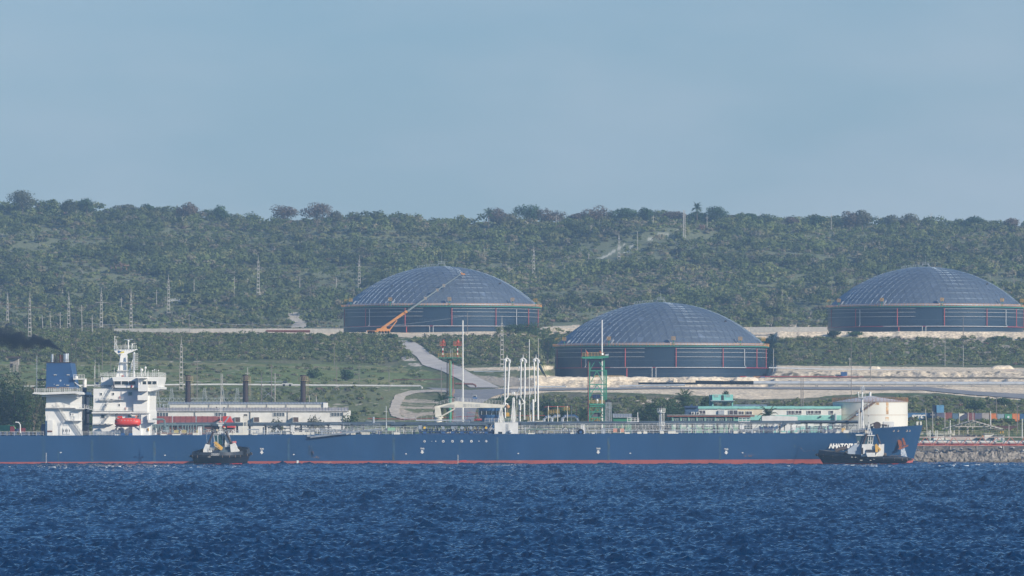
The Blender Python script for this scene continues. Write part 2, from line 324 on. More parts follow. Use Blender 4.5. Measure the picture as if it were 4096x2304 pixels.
# ================================================================== SETTING
SAND = (.80, .67, .48)
def terrain():
    U = np.linspace(-.150, .150, 920); UU, YY = np.meshgrid(U, YG)
    X = UU * YY; Z = H(X, YY)
    px, py = proj(X, YY, Z)
    n1 = fbm(X / 9, YY / 9, 4, 11); n2 = fbm(X / 40, YY / 40, 3, 12); n3 = fbm(X / 3, YY / 3, 3, 13)
    jx = (n1 - .5) * 60; jy = (n1 - .5) * 16; qx, qy = px + jx, py + jy
    c = np.zeros(X.shape + (3,)); mix = lambda m, col: np.multiply(c, 1 - m[..., None]) + m[..., None] * np.array(col)
    c[:] = (.085, .105, .045)
    c = mix(np.clip((n1 - .42) * 4, 0, 1) * .6, (.15, .135, .085))
    c = mix(np.clip((n2 - .5) * 5, 0, 1) * .5, (.055, .10, .035))
    hill = YY > 2390
    c[hill] = (.135, .15, .085)
    mead = inpoly(qx, qy, [(300, 1440), (1500, 1462), (1700, 1478), (1760, 1500), (1700, 1545), (1400, 1550), (0, 1550), (0, 1430)])
    c[mead] = c[mead] * .3 + np.array((.125, .165, .055)) * .7; dr = mead & (n2 + .5 * n1 > .80); c[dr] = c[dr] * .45 + np.array((.20, .175, .085)) * .55; c[mead] *= (.72 + .56 * n3[mead])[:, None]
    low = inpoly(qx, qy, [(0, 1556), (1640, 1556), (1760, 1600), (1750, 1720), (-50, 1720)])
    c[low] = c[low] * .45 + np.array((.155, .16, .08)) * .55
    brown = inpoly(qx, qy, [(2050, 1568), (2800, 1585), (3300, 1590), (3500, 1580), (4300, 1610), (4300, 1660), (3500, 1660), (3000, 1670), (2050, 1680)])
    c[brown] = c[brown] * .5 + np.array((.15, .125, .085)) * .5
    sand = inpoly(px + jx * .3, py + jy * .35, [(2130, 1500), (2200, 1504), (3075, 1504), (3075, 1461), (4400, 1474), (4400, 1603), (4000, 1598), (3750, 1572), (3450, 1574), (3200, 1594), (3000, 1598), (2800, 1582), (2500, 1570), (2200, 1567), (2000, 1590), (1900, 1602), (1960, 1560), (2050, 1546)])
    sand |= inpoly(px, py + jy * .3, [(2950, 1295), (4400, 1310), (4400, 1358), (3600, 1350), (3300, 1347), (3050, 1352), (2950, 1345)])
    sand |= inpoly(px, py + jy * .3, [(600, 1321), (1380, 1323), (2180, 1326), (2190, 1306), (2320, 1300), (2310, 1330), (2050, 1347), (1700, 1353), (1500, 1345), (1330, 1343), (1000, 1334), (620, 1330)])
    sand |= inpoly(px + jx * .2, py + jy * .3, [(1850, 1470), (2220, 1466), (2220, 1479), (1870, 1482)])
    sand |= (YY > 2052) & (YY < 2204) & (px > 2200) & (px < 3080)
    sand |= inpoly(px + jx * .5, py + jy, [(2540, 1600), (2700, 1590), (2760, 1650), (2620, 1640)])
    c[sand] = np.array(SAND)[None] * (.72 + .5 * n3[sand])[:, None]
    gul = sand & (n3 > .60) & (px > 3070) & (py > 1484) & (py < 1512)
    c[gul] = (.24, .21, .15)
    strip = inpoly(px, py + jy * .3, [(3080, 1503), (4400, 1512), (4400, 1518), (3080, 1512)])
    c[strip] = (.20, .17, .12)
    # pale stones and bare patches scattered on the scrubby slopes
    spots = (n3 > .76) & (YY > 1700) & (YY < 2250) & ~sand & (n2 > .44)
    c[spots] = (.34, .31, .24)
    rub = inpoly(px + jx * .6, py + jy, [(1560, 1605), (1700, 1590), (1760, 1610), (1740, 1660), (1650, 1680), (1580, 1650)])
    c[rub & (n1 > .48)] = (.36, .31, .24)
    rub2 = inpoly(px + jx * .3, py + jy * .5, [(1880, 1500), (2150, 1515), (2130, 1545), (2000, 1545), (1930, 1520)])
    c[rub2] = np.array((.30, .265, .21))
    rub3 = inpoly(px + jx * .5, py + jy * .6, [(1610, 1400), (1650, 1425), (1692, 1470), (1640, 1462), (1600, 1425)])
    c[rub3 & (n1 > .44)] = (.42, .38, .32)
    rk = inpoly(px + jx, py + jy, [(3500, 1350), (4400, 1352), (4400, 1440), (3700, 1445)])
    c[rk & (n1 > .60)] = (.27, .24, .19)
    d = inpoly(px, py + jy * .5, [(1150, 1250), (1190, 1250), (1240, 1312), (1165, 1312)])
    c[d] = (.42, .38, .31)
    for poly in ([(2318, 1063), (2420, 1022), (2498, 977), (2504, 981), (2430, 1026), (2330, 1068)], [(2488, 1014), (2540, 970), (2550, 974), (2500, 1018)],
                 [(2590, 956), (2640, 940), (2690, 930), (2740, 926), (2670, 944), (2600, 960)], [(650, 1205), (720, 1190), (750, 1195), (690, 1215)], [(350, 1210), (400, 1205), (390, 1222), (340, 1222)]):
        c[inpoly(px + jx * .1, py + jy * .25, poly)] = (.50, .44, .35)
    wet = (YY < 1570)
    c[wet] = np.array((.20, .18, .15)) * (.5 + n3[wet])[:, None]
    c[(YY < 1551)] = np.array((.13, .105, .075))
    gm = ~sand & (YY > 1600); c[gm] = np.clip(c[gm] * 1.35, 0, .6)
    V = np.stack([X, YY, Z], -1).reshape(-1, 3); ny, nx = X.shape
    i = np.arange(ny - 1)[:, None] * nx + np.arange(nx - 1)[None]; Fc = np.stack([i, i + 1, i + nx + 1, i + nx], -1).reshape(-1, 4)
    m = mat('ground_soil_and_grass', (0, 0, 0), .95, var=.35, scale=.9, bump=.6, attr='Col', spec=.1)
    o = npmesh('ground', V, Fc, m, col=c.reshape(-1, 3), smooth=True); tag(o, kind='structure')
terrain()
# ------------------------------------------------------------------ water
def ocean_patch(N, Lm, wl0, seed, wind=(.35, -.94), pw=2):
    rs = np.random.RandomState(seed); k = np.fft.fftfreq(N, Lm / N) * 2 * np.pi
    kx, ky = np.meshgrid(k, k); kk = np.hypot(kx, ky); kk[0, 0] = 1e9
    kp = 2 * np.pi / wl0; cosd = np.abs(kx * wind[0] + ky * wind[1]) / kk
    S = np.exp(-1.0 * (kp / kk) ** 2) / kk ** 3.4 * (.12 + cosd ** pw) * np.exp(-(kk * .10) ** 2 * .15)
    h = np.real(np.fft.ifft2((rs.randn(N, N) + 1j * rs.randn(N, N)) * np.sqrt(S)))
    return h / h.std()
def sample(h, Lm, X, Y):
    N = h.shape[0]; x = X / Lm * N; y = Y / Lm * N; xi = np.floor(x).astype(int); yi = np.floor(y).astype(int); fx = x - xi; fy = y - yi
    g = lambda a, b: h[b % N, a % N]
    return (g(xi, yi) * (1 - fx) + g(xi + 1, yi) * fx) * (1 - fy) + (g(xi, yi + 1) * (1 - fx) + g(xi + 1, yi + 1) * fx) * fy
def water():
    Ys = [440.0]
    while Ys[-1] < 1580: Ys.append(Ys[-1] + .36 + (Ys[-1] - 440) / 1140 * .75)
    Ys = np.array(Ys); T = np.linspace(-1, 1, 1480)
    TT, YY = np.meshgrid(T, Ys); X = TT * (.102 * YY + 34)
    A = ocean_patch(512, 83., 5.2, 1, (.22, -.97), 6); B = ocean_patch(512, 57., 1.8, 2, (-.15, -.99), 3); C = ocean_patch(256, 240., 26, 3, (.2, -.98))
    c, s = math.cos(.5), math.sin(.5)
    gust = .55 + .9 * fbm(X / 60, YY / 90, 3, 21)
    h = ((.15) * sample(A, 83., X, YY) + .046 * sample(B, 57., X * c - YY * s, X * s + YY * c)) * gust + .13 * sample(C, 240., X, YY)
    h = h + .35 * np.maximum(h, 0) ** 2
    h = h * (1 - .35 * np.clip((YY - 1200) / 300, 0, 1))
    V = np.stack([X, YY, h], -1).reshape(-1, 3); ny, nx = X.shape
    i = np.arange(ny - 1)[:, None] * nx + np.arange(nx - 1)[None]; Fc = np.stack([i, i + 1, i + nx + 1, i + nx], -1).reshape(-1, 4)
    # flat remainder of the bay, towards the camera and to both sides
    k0 = len(V)
    ext = np.array([(-2500, -900, -.3), (2500, -900, -.3), (2500, 441, -.3), (-2500, 441, -.3), (-2500, 1700, -.3), (-194, 1580, -.3), (2500, 1700, -.3), (194, 1580, -.3), (-78, 441, -.3), (78, 441, -.3)], float)
    V = np.vstack([V, ext])
    Fx = np.array([(0, 1, 2, 3), (3, 8, 5, 4), (9, 2, 6, 7)]) + k0
    m = bpy.data.materials.new('sea_water'); m.use_nodes = True; t = m.node_tree; b = t.nodes['Principled BSDF']
    b.inputs['Base Color'].default_value = (.0002, .018, .060, 1); b.inputs['Roughness'].default_value = .05; b.inputs['IOR'].default_value = 1.333; b.inputs['Specular Tint'].default_value = (.5, .8, 1, 1)
    n = nd(t, 'ShaderNodeTexNoise'); n.inputs['Scale'].default_value = 1.6; n.inputs['Detail'].default_value = 5
    tc = nd(t, 'ShaderNodeTexCoord'); mp = nd(t, 'ShaderNodeMapping'); mp.inputs['Scale'].default_value = (1, .6, 1)
    t.links.new(tc.outputs['Object'], mp.inputs[0]); t.links.new(mp.outputs[0], n.inputs['Vector'])
    bp = nd(t, 'ShaderNodeBump'); bp.inputs['Distance'].default_value = .42; bp.inputs['Strength'].default_value = .8
    t.links.new(n.outputs['Fac'], bp.inputs['Height']); t.links.new(bp.outputs[0], b.inputs['Normal'])
    o = npmesh('water', V, np.vstack([Fc, Fx]), m, smooth=True); tag(o, kind='structure')
water()
# foam flecks along the waterlines
def foam():
    mb = MB(); rs = random.Random(5)
    for (x0, x1, y0, n) in ((430, 560, 1863, 12), (600, 700, 1864, 6), (730, 1000, 1867, 10), (1000, 3300, 1860, 7), (3250, 3660, 1861, 18), (3700, 4096, 1858, 14), (0, 430, 1866, 8)):
        for _ in range(n):
            x = rs.uniform(x0, x1); y = y0 + rs.uniform(-1.5, 5); p = P(x, y, 1); d = (p - Vector(CAM)); p = Vector(CAM) + d * ((.18 - 15) / d.z)
            if p.y > 1497 and x < 3655: p = Vector((p.x * 1497 / p.y, 1497 - rs.uniform(0, 8), .15))
            w = rs.uniform(.2, .9) * (1 if n < 35 else 1.3); 
            pts = [p + Vector((math.cos(a) * w * rs.uniform(.6, 1), math.sin(a) * w * .5 * rs.uniform(.6, 1), 0)) for a in [i * 1.05 for i in range(6)]]
            mb.prism([q + Vector((0, 0, .06)) for q in pts], [q - Vector((0, 0, .3)) for q in pts])
    o = mb.build('sea_foam', mat('foam', (.7, .74, .76), .8)); tag(o, kind='stuff')
foam()
# ------------------------------------------------------------------ roads
def ribbon(name, Lp, Rp, m, lift=.22, n=14, sub=10, jit=0):
    V = []; Fc = []; rows = 0; rs = random.Random(len(name))
    for i in range(len(Lp) - 1):
        for k in range(sub + (i == len(Lp) - 2)):
            f = k / sub
            a = (Lp[i][0] * (1 - f) + Lp[i + 1][0] * f, Lp[i][1] * (1 - f) + Lp[i + 1][1] * f); b = (Rp[i][0] * (1 - f) + Rp[i + 1][0] * f, Rp[i][1] * (1 - f) + Rp[i + 1][1] * f)
            j0, j1 = rs.uniform(-jit, jit), rs.uniform(-jit, jit); A = hit(a[0] + j0, a[1]); B = hit(b[0] + j1, b[1])
            for j in range(n + 1):
                q = A.lerp(B, j / n); V.append((q.x, q.y, float(H(q.x, q.y)) + lift))
            rows += 1
    for r in range(rows - 1):
        for j in range(n):
            o = r * (n + 1) + j; Fc.append((o, o + 1, o + n + 2, o + n + 1))
    o = npmesh(name, np.array(V), np.array(Fc), m, smooth=True); tag(o, kind='structure')
    return o
ROADC = mat('pale_concrete_road', (.52, .485, .43), .9, var=.14, scale=.25, bump=.05)
ASPH = mat('worn_asphalt', (.24, .24, .24), .9, var=.18, scale=.3)
DIRT = mat('dirt_track_limestone', (.50, .44, .35), .95, var=.3, scale=.5, bump=.2)
ribbon('hill_road', [(1590, 1366), (1616, 1393), (1667, 1430), (1690, 1462), (1772, 1488), (1850, 1527), (1880, 1552)],
       [(1650, 1366), (1688, 1388), (1719, 1416), (1772, 1449), (1840, 1470), (1905, 1508), (2000, 1553)], ROADC)
ribbon('asphalt_road', [(4300, 1590), (3900, 1568), (3690, 1549), (3400, 1551), (3000, 1551), (2600, 1551), (2300, 1554), (2100, 1557), (1980, 1558), (1890, 1562), (1830, 1590), (1815, 1625), (1812, 1690)],
       [(4300, 1612), (3900, 1583), (3690, 1563), (3400, 1561), (3000, 1557), (2600, 1558), (2300, 1562), (2100, 1567), (2020, 1575), (1975, 1588), (1935, 1610), (1905, 1640), (1895, 1690)], ASPH, n=8)
ribbon('asphalt_road', [(1705, 1553), (1780, 1555), (1850, 1560), (1890, 1563)], [(1740, 1562), (1790, 1573), (1825, 1596), (1832, 1606)], ASPH, lift=.18, n=6)
ribbon('dirt_track', [(1611, 1681), (1564, 1666), (1557, 1641), (1567, 1610), (1583, 1582), (1639, 1565), (1723, 1561), (1780, 1563)],
       [(1650, 1682), (1602, 1668), (1598, 1641), (1608, 1613), (1624, 1587), (1662, 1575), (1738, 1569), (1790, 1572)], DIRT, jit=3, n=6)
# ------------------------------------------------------------------ vegetation
def leafcloud(C, Rr, n, leaf, col, seed, lobes=4, lo=-.35, flat=.8, sym=False, tv=.26, jn=.45):
    rs = np.random.RandomState(seed); N = len(C); C = np.asarray(C, float); Rr = np.asarray(Rr, float); col = np.asarray(col, float)
    ld = rs.randn(N, lobes, 3); ld /= np.linalg.norm(ld, axis=2, keepdims=True); ld[..., 2] = ld[..., 2] if sym else np.abs(ld[..., 2]) * .9 - .15
    pick = rs.randint(0, lobes, (N, n)); base = ld[np.arange(N)[:, None], pick] * .5
    d = rs.randn(N, n, 3); d /= np.linalg.norm(d, axis=2, keepdims=True)
    d[..., 2] = np.where(d[..., 2] < lo, -d[..., 2], d[..., 2])
    rr = .58 * rs.uniform(.55, 1.08, (N, n, 1))
    off = (base + d * rr); p = C[:, None] + off * Rr[:, None]
    nrm = d + rs.randn(N, n, 3) * jn; nrm[..., 2] += .25; nrm /= np.linalg.norm(nrm, axis=2, keepdims=True)
    a = np.cross(nrm, rs.randn(N, n, 3)); a /= np.linalg.norm(a, axis=2, keepdims=True); b = np.cross(nrm, a)
    s = (np.asarray(leaf, float).reshape(-1, 1, 1) * rs.uniform(.6, 1.35, (N, n, 1)))
    V = np.stack([p + a * s, p - a * s * .5 + b * s * flat, p - a * s * .5 - b * s * flat], 2).reshape(-1, 3)
    tint = (1 - tv + 2 * tv * rs.rand(N, lobes))[np.arange(N)[:, None], pick][..., None] * rs.uniform(1 - tv * .7, 1 + tv * .7, (N, n, 1))
    cc = np.repeat((col[:, None] * tint).reshape(-1, 3), 3, 0)
    Fc = np.arange(len(V)).reshape(-1, 3)
    return V, Fc, np.clip(cc * 1.22, 0, 1)
G1, G2, G3, G4 = (.108, .142, .048), (.150, .184, .064), (.198, .210, .088), (.236, .214, .140)
GR = (.22, .15, .11)
def palette(rs, N, w):
    P_ = np.array([G1, G2, G3, G4, (.14, .135, .095), GR]); w = np.array(w, float); w /= w.sum()
    return P_[rs.choice(len(P_), N, p=w)] * rs.uniform(.88, 1.12, (N, 1))
def scatter(n, Y0, Y1, seed, keep):
    rs = np.random.RandomState(seed); Y = np.sqrt(rs.uniform(Y0 ** 2, Y1 ** 2, n)); u = rs.uniform(-.13, .13, n); X = u * Y; Z = H(X, Y); px, py = proj(X, Y, Z)
    k = keep(px, py, X, Y, rs); return np.stack([X, Y, Z], -1)[k], px[k], py[k], rs
def hillwood():
    def keep(px, py, X, Y, rs):
        k = np.ones(len(px), bool)
        for poly in ([(2320, 1060), (2420, 1018), (2490, 975), (2545, 962), (2530, 1004), (2440, 1052), (2330, 1088)], [(2570, 955), (2650, 930), (2745, 922), (2700, 958), (2600, 980)],
                     [(640, 1200), (720, 1188), (755, 1195), (690, 1220)], [(1150, 1240), (1190, 1240), (1245, 1316), (1160, 1316)], [(2200, 1290), (2330, 1290), (2330, 1320), (2200, 1330)]):
            k &= ~inpoly(px, py, poly)
        for cx_, cy_ in ((1765, 2322), (3703, 2331)):
            k &= ~(np.hypot(X - (cx_ - 2048) / F * cy_, Y - cy_) < 50)
        dens = fbm(X / 45, Y / 45, 3, 31); open_ = inpoly(px, py, [(2250, 1080), (2700, 905), (2900, 930), (2700, 1060)])
        return k & (rs.rand(len(px)) < np.where(open_, .35, np.clip((dens - .28) * 3.2, .22, 1)))
    C, px, py, rs = scatter(50000, 2400, 3230, 41, keep)
    N = len(C); big = rs.rand(N) < np.clip((fbm(C[:, 0] / 30, C[:, 1] / 45, 3, 36) - .42) * 1.6, .02, .6); r = np.where(big, rs.uniform(2.6, 5.4, N), rs.uniform(1.0, 2.5, N)); hh = r * np.where(big, rs.uniform(.6, .95, N), rs.uniform(.35, .6, N))
    low = C[:, 1] < 2480; r[low] *= .6; hh[low] *= .5
    zone = fbm(C[:, 0] / 90, C[:, 1] / 130, 3, 33)
    col = palette(rs, N, (4, 3.5, 2.5, 2.5, 1.2, .06)); dry = (zone > .56) & (rs.rand(N) < .55); col[dry] = palette(rs, dry.sum(), (0, .4, 1, 6, 2, .08))
    col[big] = palette(rs, big.sum(), (5, 4, 1.5, .5, .2, .02)) * .9
    pn = fbm(C[:, 0] / 38, C[:, 1] / 60, 3, 35); col *= np.clip(.55 + .95 * pn, .6, 1.35)[:, None]
    C2 = C.copy(); C2[:, 2] += hh * .75
    V, Fc, cc = leafcloud(C2, np.stack([r, r, hh], -1), 72, np.where(r > 2.55, .78, .50), col, 42, tv=.09, jn=.28)
    # bare pale trunks and branches between the crowns
    o = npmesh('hillside_wood', V, Fc, LEAF, col=cc); tag(o, kind='stuff')
    mb = MB(); 
    for i in range(420):
        k = rs.randint(N); p = Vector(C[k]); h = float(hh[k]) * 2.0 + 1
        top = p + Vector((rs.uniform(-.8, .8), 0, h)); mb.tube([p, top], .14, 3, .05)
        for _ in range(4):
            a = p.lerp(top, rs.uniform(.4, .9)); mb.tube([a, a + Vector((rs.uniform(-1.8, 1.8), rs.uniform(-1, 1), rs.uniform(.6, 2.2)))], .08, 3, .03)
    tag(mb.build('bare_branches', mat('pale_bark', (.34, .31, .28), .9)), kind='stuff')
hillwood()
SCRUB = [([(-300, 1326), (430, 1330), (470, 1342), (1300, 1346), (1500, 1345), (1590, 1368), (1655, 1440), (1500, 1462), (1100, 1438), (700, 1446), (-300, 1452)], .9),
         ([(1640, 1368), (1720, 1352), (1980, 1348), (2010, 1300), (2150, 1298), (2210, 1328), (2215, 1464), (1850, 1462), (1760, 1440), (1700, 1400)], .95),
         ([(3060, 1352), (4400, 1360), (4400, 1462), (3060, 1458)], .8),
         ([(-300, 1450), (1700, 1468), (1700, 1545), (-300, 1545)], .11),
         ([(2060, 1585), (2450, 1590), (2700, 1600), (3000, 1612), (3300, 1606), (3700, 1592), (4400, 1620), (4400, 1690), (2060, 1700)], .38),
         ([(3600, 1702), (4400, 1702), (4400, 1745), (3600, 1745)], .5), ([(-300, 1556), (1500, 1556), (1560, 1640), (1500, 1740), (-300, 1740)], .14),
         ([(2200, 1330), (2330, 1326), (2330, 1400), (2200, 1400)], .8)]
def scrub():
    def keep(px, py, X, Y, rs):
        k = np.zeros(len(px), bool)
        for poly, d in SCRUB: k |= inpoly(px, py, poly) & (rs.rand(len(px)) < d * np.clip(.25 + 1.3 * fbm(X / 16, Y / 16, 3, 51), 0, 1))
        for cx_, cy_, rr in ((1765, 2322, 43), (3703, 2331, 43), (2643, 2150, 46)): k &= ~(np.hypot(X - (cx_ - 2048) / F * cy_, Y - cy_) < rr)
        return k
    C, px, py, rs = scatter(62000, 1640, 2330, 52, keep)
    N = len(C); r = rs.uniform(.7, 2.0, N); hh = r * rs.uniform(.5, .95, N); lo = (C[:, 1] < 1960); r[lo] *= .8; hh[lo] *= .7
    mead = (py > 1450) & (py < 1560); hh[mead] *= .55
    col = palette(rs, N, (4, 5, 4, 1.5, 1, .1)); C[:, 2] += hh * .5
    V, Fc, cc = leafcloud(C, np.stack([r, r, hh], -1), 46, .36, col, 53)
    tag(npmesh('scrub_ground_cover', V, Fc, LEAF, col=cc), kind='stuff')
    print('SCRUB', N)
scrub()
def wood_trunk(mb, p, h, rad, rs, spread=1.0):
    p = Vector(p); top = p + Vector((rs.uniform(-.3, .3), 0, h * .6)); mb.tube([p - Vector((0, 0, .8)), p.lerp(top, .5) + Vector((rs.uniform(-.2, .2), 0, 0)), top], rad, 6, rad * .5)
    for i in range(6):
        a = i * 1.05 + rs.random(); e = top + Vector((math.cos(a) * spread, math.sin(a) * spread, h * rs.uniform(.2, .38)))
        mb.tube([p.lerp(top, rs.uniform(.55, 1)), e], rad * .4, 4, rad * .12)
def tree(label, base, h, w, col, seed, n=700, leaf=.5, group=None, cat='tree', name='tree', lobes=8, crown=.62, flatc=1.0):
    rs = random.Random(seed); t = thing(name, label, cat, base, group)
    b = Vector(base); mb = MB(); wood_trunk(mb, b, h * .8, max(.12, h * .035), rs, w * .3); mb.build('trunk', BARK, t)
    V, Fc, cc = leafcloud([(b.x, b.y, b.z + h * (1 - crown / 2))], [(w * .6, w * .5, h * crown * .56 * flatc)], n, leaf, [col], seed, lobes=lobes, lo=-2, sym=True)
    npmesh('crown', V, Fc, LEAF, t, col=cc, org=b)
    return t
# trees that stand out on the skyline: x, top y, width px, colour kind
SKY = [(90, 770, 115, 4), (345, 800, 60, 1), (280, 806, 70, 2), (190, 835, 60, 0), (500, 822, 90, 3), (585, 820, 60, 0), (750, 818, 80, 5), (890, 828, 60, 1), (1133, 826, 100, 5), (1267, 820, 110, 5), (1340, 850, 60, 3),
       (1995, 838, 80, 5), (2015, 858, 100, 3), (2110, 826, 105, 0), (2200, 838, 110, 5), (2385, 828, 105, 5), (2310, 858, 60, 5), (2493, 840, 110, 1), (2580, 836, 60, 0), (2700, 850, 90, 5), (2790, 848, 70, 0), (2862, 834, 90, 0), (2925, 860, 60, 3), (3000, 858, 50, 0), (3170, 868, 55, 5), (3270, 868, 60, 0), (3400, 850, 70, 5), (3450, 848, 60, 3), (3570, 868, 70, 4), (3640, 862, 80, 3), (3880, 870, 90, 1), (4050, 880, 70, 5)]
KC = [(.045, .085, .030), (.060, .105, .035), (.085, .10, .045), (.13, .13, .075), (.11, .12, .075), (.150, .118, .085)]
KN = ['dark green broad tree', 'dense green round tree', 'olive green tree', 'pale dry olive tree', 'grey-green umbrella-crowned tree', 'reddish flowering tree']
cnt = {}
for i, (x, y, w, k) in enumerate(sorted(SKY)):
    Y = 3120; X = (x - 2048) / F * Y; z = float(H(X, Y)); top = P(x, y, Y).z; h = max(4.5, (top - z) * 1.08); wm = w / F * Y
    c = cnt.get(k, 0); cnt[k] = c + 1
    tree(f'{KN[k]} on the ridge, {nth(c)}', (X, Y, z), h, wm, KC[k], 100 + i, n=1500, leaf=.5, group='trees standing out along the ridge', crown=.75)
# ------------------------------------------------------------------ palms
def palm_proto():
    t = thing('palm_tree', 'x', 'palm', (0, 0, 0)); rs = random.Random(3)
    mb = MB(); mb.tube([(0, 0, -.5), (.12, 0, 2), (.2, 0, 4), (.2, 0, 5.4)], .2, 7, .13); mb.build('trunk', BARK, t)
    V = []; Fc = []; c = []
    for i in range(26):
        az = i * 2.4; el = R_(rs.uniform(-5, 80)); Ln = rs.uniform(2.6, 3.3); pos = Vector((.2, 0, 5.3)); d = Vector((math.cos(az) * math.cos(el), math.sin(az) * math.cos(el), math.sin(el)))
        tint = rs.uniform(.7, 1.3); cc = Vector((.10, .115, .04)) if rs.random() < .25 else Vector((.055, .10, .032))
        for s in range(12):
            nx = pos + d * (Ln / 12); side = d.cross(Vector((0, 0, 1))).normalized(); wd = .75 * math.sin(math.pi * (s + 1.2) / 13.5)
            for sg in (-1, 1):
                o = len(V); tip = pos + side * sg * wd + d * .25 + Vector((0, 0, -.35 * wd - .05 * rs.random()))
                V += [pos, nx, tip]; Fc.append((o, o + 1, o + 2)); c += [cc * tint] * 3
            d = (d + Vector((0, 0, -.115 - .02 * s * .5))).normalized(); pos = nx
    npmesh('fronds', np.array(V), np.array(Fc), LEAF, t, col=np.array(c)); return t
PALMS = [(1768, 1565, 1650, 'palm tree beside the white deck crane, in front of the dirt slope', 1640), (2735, 1552, 1680, 'tall palm tree left of the turquoise raised block', 1665), (2600, 1600, 1700, 'smaller palm among the bushes right of the green hut', 1650),
         (2690, 1630, 1710, 'low palm tree just left of the red-eaved building', 1650), (3072, 1618, 1700, 'palm tree in front of the long turquoise and white building', 1622), (2330, 1625, 1735, 'low palm left of the green loading tower', 1620),
         (2260, 1620, 1735, 'palm behind the big silver pipe bends', 1640), (2790, 806, 905, 'palm tree standing tallest on the ridge', 3110), (1955, 830, 900, 'small palm on the ridge left of the reddish trees', 3110), (346, 800, 870, 'palm-topped crown on the left ridge', 3105), (2180, 1640, 1735, 'palm behind the white loading arms', 1630)]
pp = None
for i, (x, yt, yb, lab, Y) in enumerate(PALMS):
    if pp is None: pp = palm_proto(); o = pp
    else: o = copy_tree(pp)
    X = (x - 2048) / F * Y; z = float(H(X, Y)); top = P(x, yt, Y).z; s = (top - z) / 7.6
    o.location = (X, Y, z); o.scale = (s if s < 1.5 else 1.3, s if s < 1.5 else 1.3, s); o.rotation_euler.z = i * 1.3; o['label'] = lab; o['category'] = 'palm'; o['group'] = 'palm trees'
# individual shore trees and bushes: frame, x, top y, base y, width px, Y, colour, label
TR = [(60, 1490, 1740, 120, 1585, 0, 'tall dark feathery tree left of the ship funnel, second of the dark clump'), (-10, 1500, 1740, 110, 1590, 0, 'dark tree at the left edge behind the ship stern'), (130, 1530, 1740, 110, 1580, 2, 'dark olive tree beside the white funnel casing'), (95, 1570, 1740, 100, 1575, 0, 'lower dark tree in the clump behind the ship stern rail'), (170, 1500, 1735, 70, 1592, 0, 'narrow dark tree touching the left side of the funnel casing'),
      (350, 1570, 1740, 60, 1600, 0, 'dark tree seen in the gap between funnel casing and bridge'),
      (1398, 1655, 1715, 75, 1625, 1, 'dense green bush at the right end of the power station'), (1252, 1665, 1715, 60, 1615, 3, 'brownish round bush in front of the power station wall'), (1290, 1668, 1715, 45, 1618, 4, 'thin twiggy bush beside the brownish round bush'), (1110, 1680, 1730, 60, 1615, 2, 'straggly bush in front of the power station wall, left one'),
      (2620, 1598, 1735, 190, 1635, 0, 'large dark green bushy tree right of the green hut'), (2560, 1610, 1735, 80, 1640, 1, 'green bushy tree directly behind the green hut roof end'), (2690, 1600, 1735, 90, 1645, 0, 'dark tree right of the large bushy tree'),
      (2742, 1566, 1632, 40, 1650, 1, 'small rounded tree below the dirt road, left of the tall palm'), (2830, 1590, 1650, 65, 1690, 0, 'bushy tree left of the turquoise raised block'), (2904, 1562, 1590, 30, 1800, 0, 'small dark bush above the turquoise raised block'),
      (2020, 1580, 1640, 100, 1780, 0, 'dark green bush beside the paved road bend'), (2190, 1590, 1660, 90, 1760, 0, 'green bush behind the loading arms'), (2240, 1610, 1700, 70, 1700, 1, 'green bush behind the yellow pipe railings'), (2450, 1640, 1735, 50, 1640, 0, 'dark bush at the foot of the green tower'),
      (1565, 1332, 1368, 45, 2215, 0, 'round dark bush at the top of the hill road'), (2070, 1288, 1345, 110, 2236, 0, 'dark bush covering the foot of the left tank, left one'), (2130, 1292, 1350, 110, 2232, 1, 'green bush covering the foot of the left tank, right one'), (2190, 1312, 1350, 70, 2236, 0, 'bush between the left and the middle tank'),
      (3340, 1322, 1355, 60, 2238, 0, 'dark bush on the sandy bank left of the right tank'), (3420, 1326, 1358, 60, 2238, 1, 'green bush on the sandy bank below the right tank'), (4000, 1345, 1375, 80, 2235, 0, 'green bush at the bank edge on the far right'),
      (4010, 1590, 1625, 50, 1850, 1, 'green bush under the road at the right edge'), (3900, 1600, 1640, 90, 1800, 0, 'bush above the grey and purple containers'), (1260, 1475, 1500, 60, 1990, 1, 'low green bush in the meadow'), (1385, 1478, 1508, 50, 1985, 0, 'dark low bush in the meadow, right one'), (4030, 1672, 1700, 70, 1708, 1, 'green bush in front of the pale blue and green containers')]
for i, (x, yt, yb, w, Y, k, lab) in enumerate(TR):
    X = (x - 2048) / F * Y; z = float(H(X, Y)); top = P(x, yt, Y).z; h = max(1.2, top - z); wm = w / F * Y
    bush = h < 4.5
    tree(lab, (X, Y, z), h, wm, KC[k], 300 + i, n=int(500 + min(2600, wm * h * 16)), leaf=.30, cat='bush' if bush else 'tree', name='bush' if bush else 'tree', crown=.98 if bush else .86, group='bushes and trees on the shore', lobes=12 if not bush else 6)
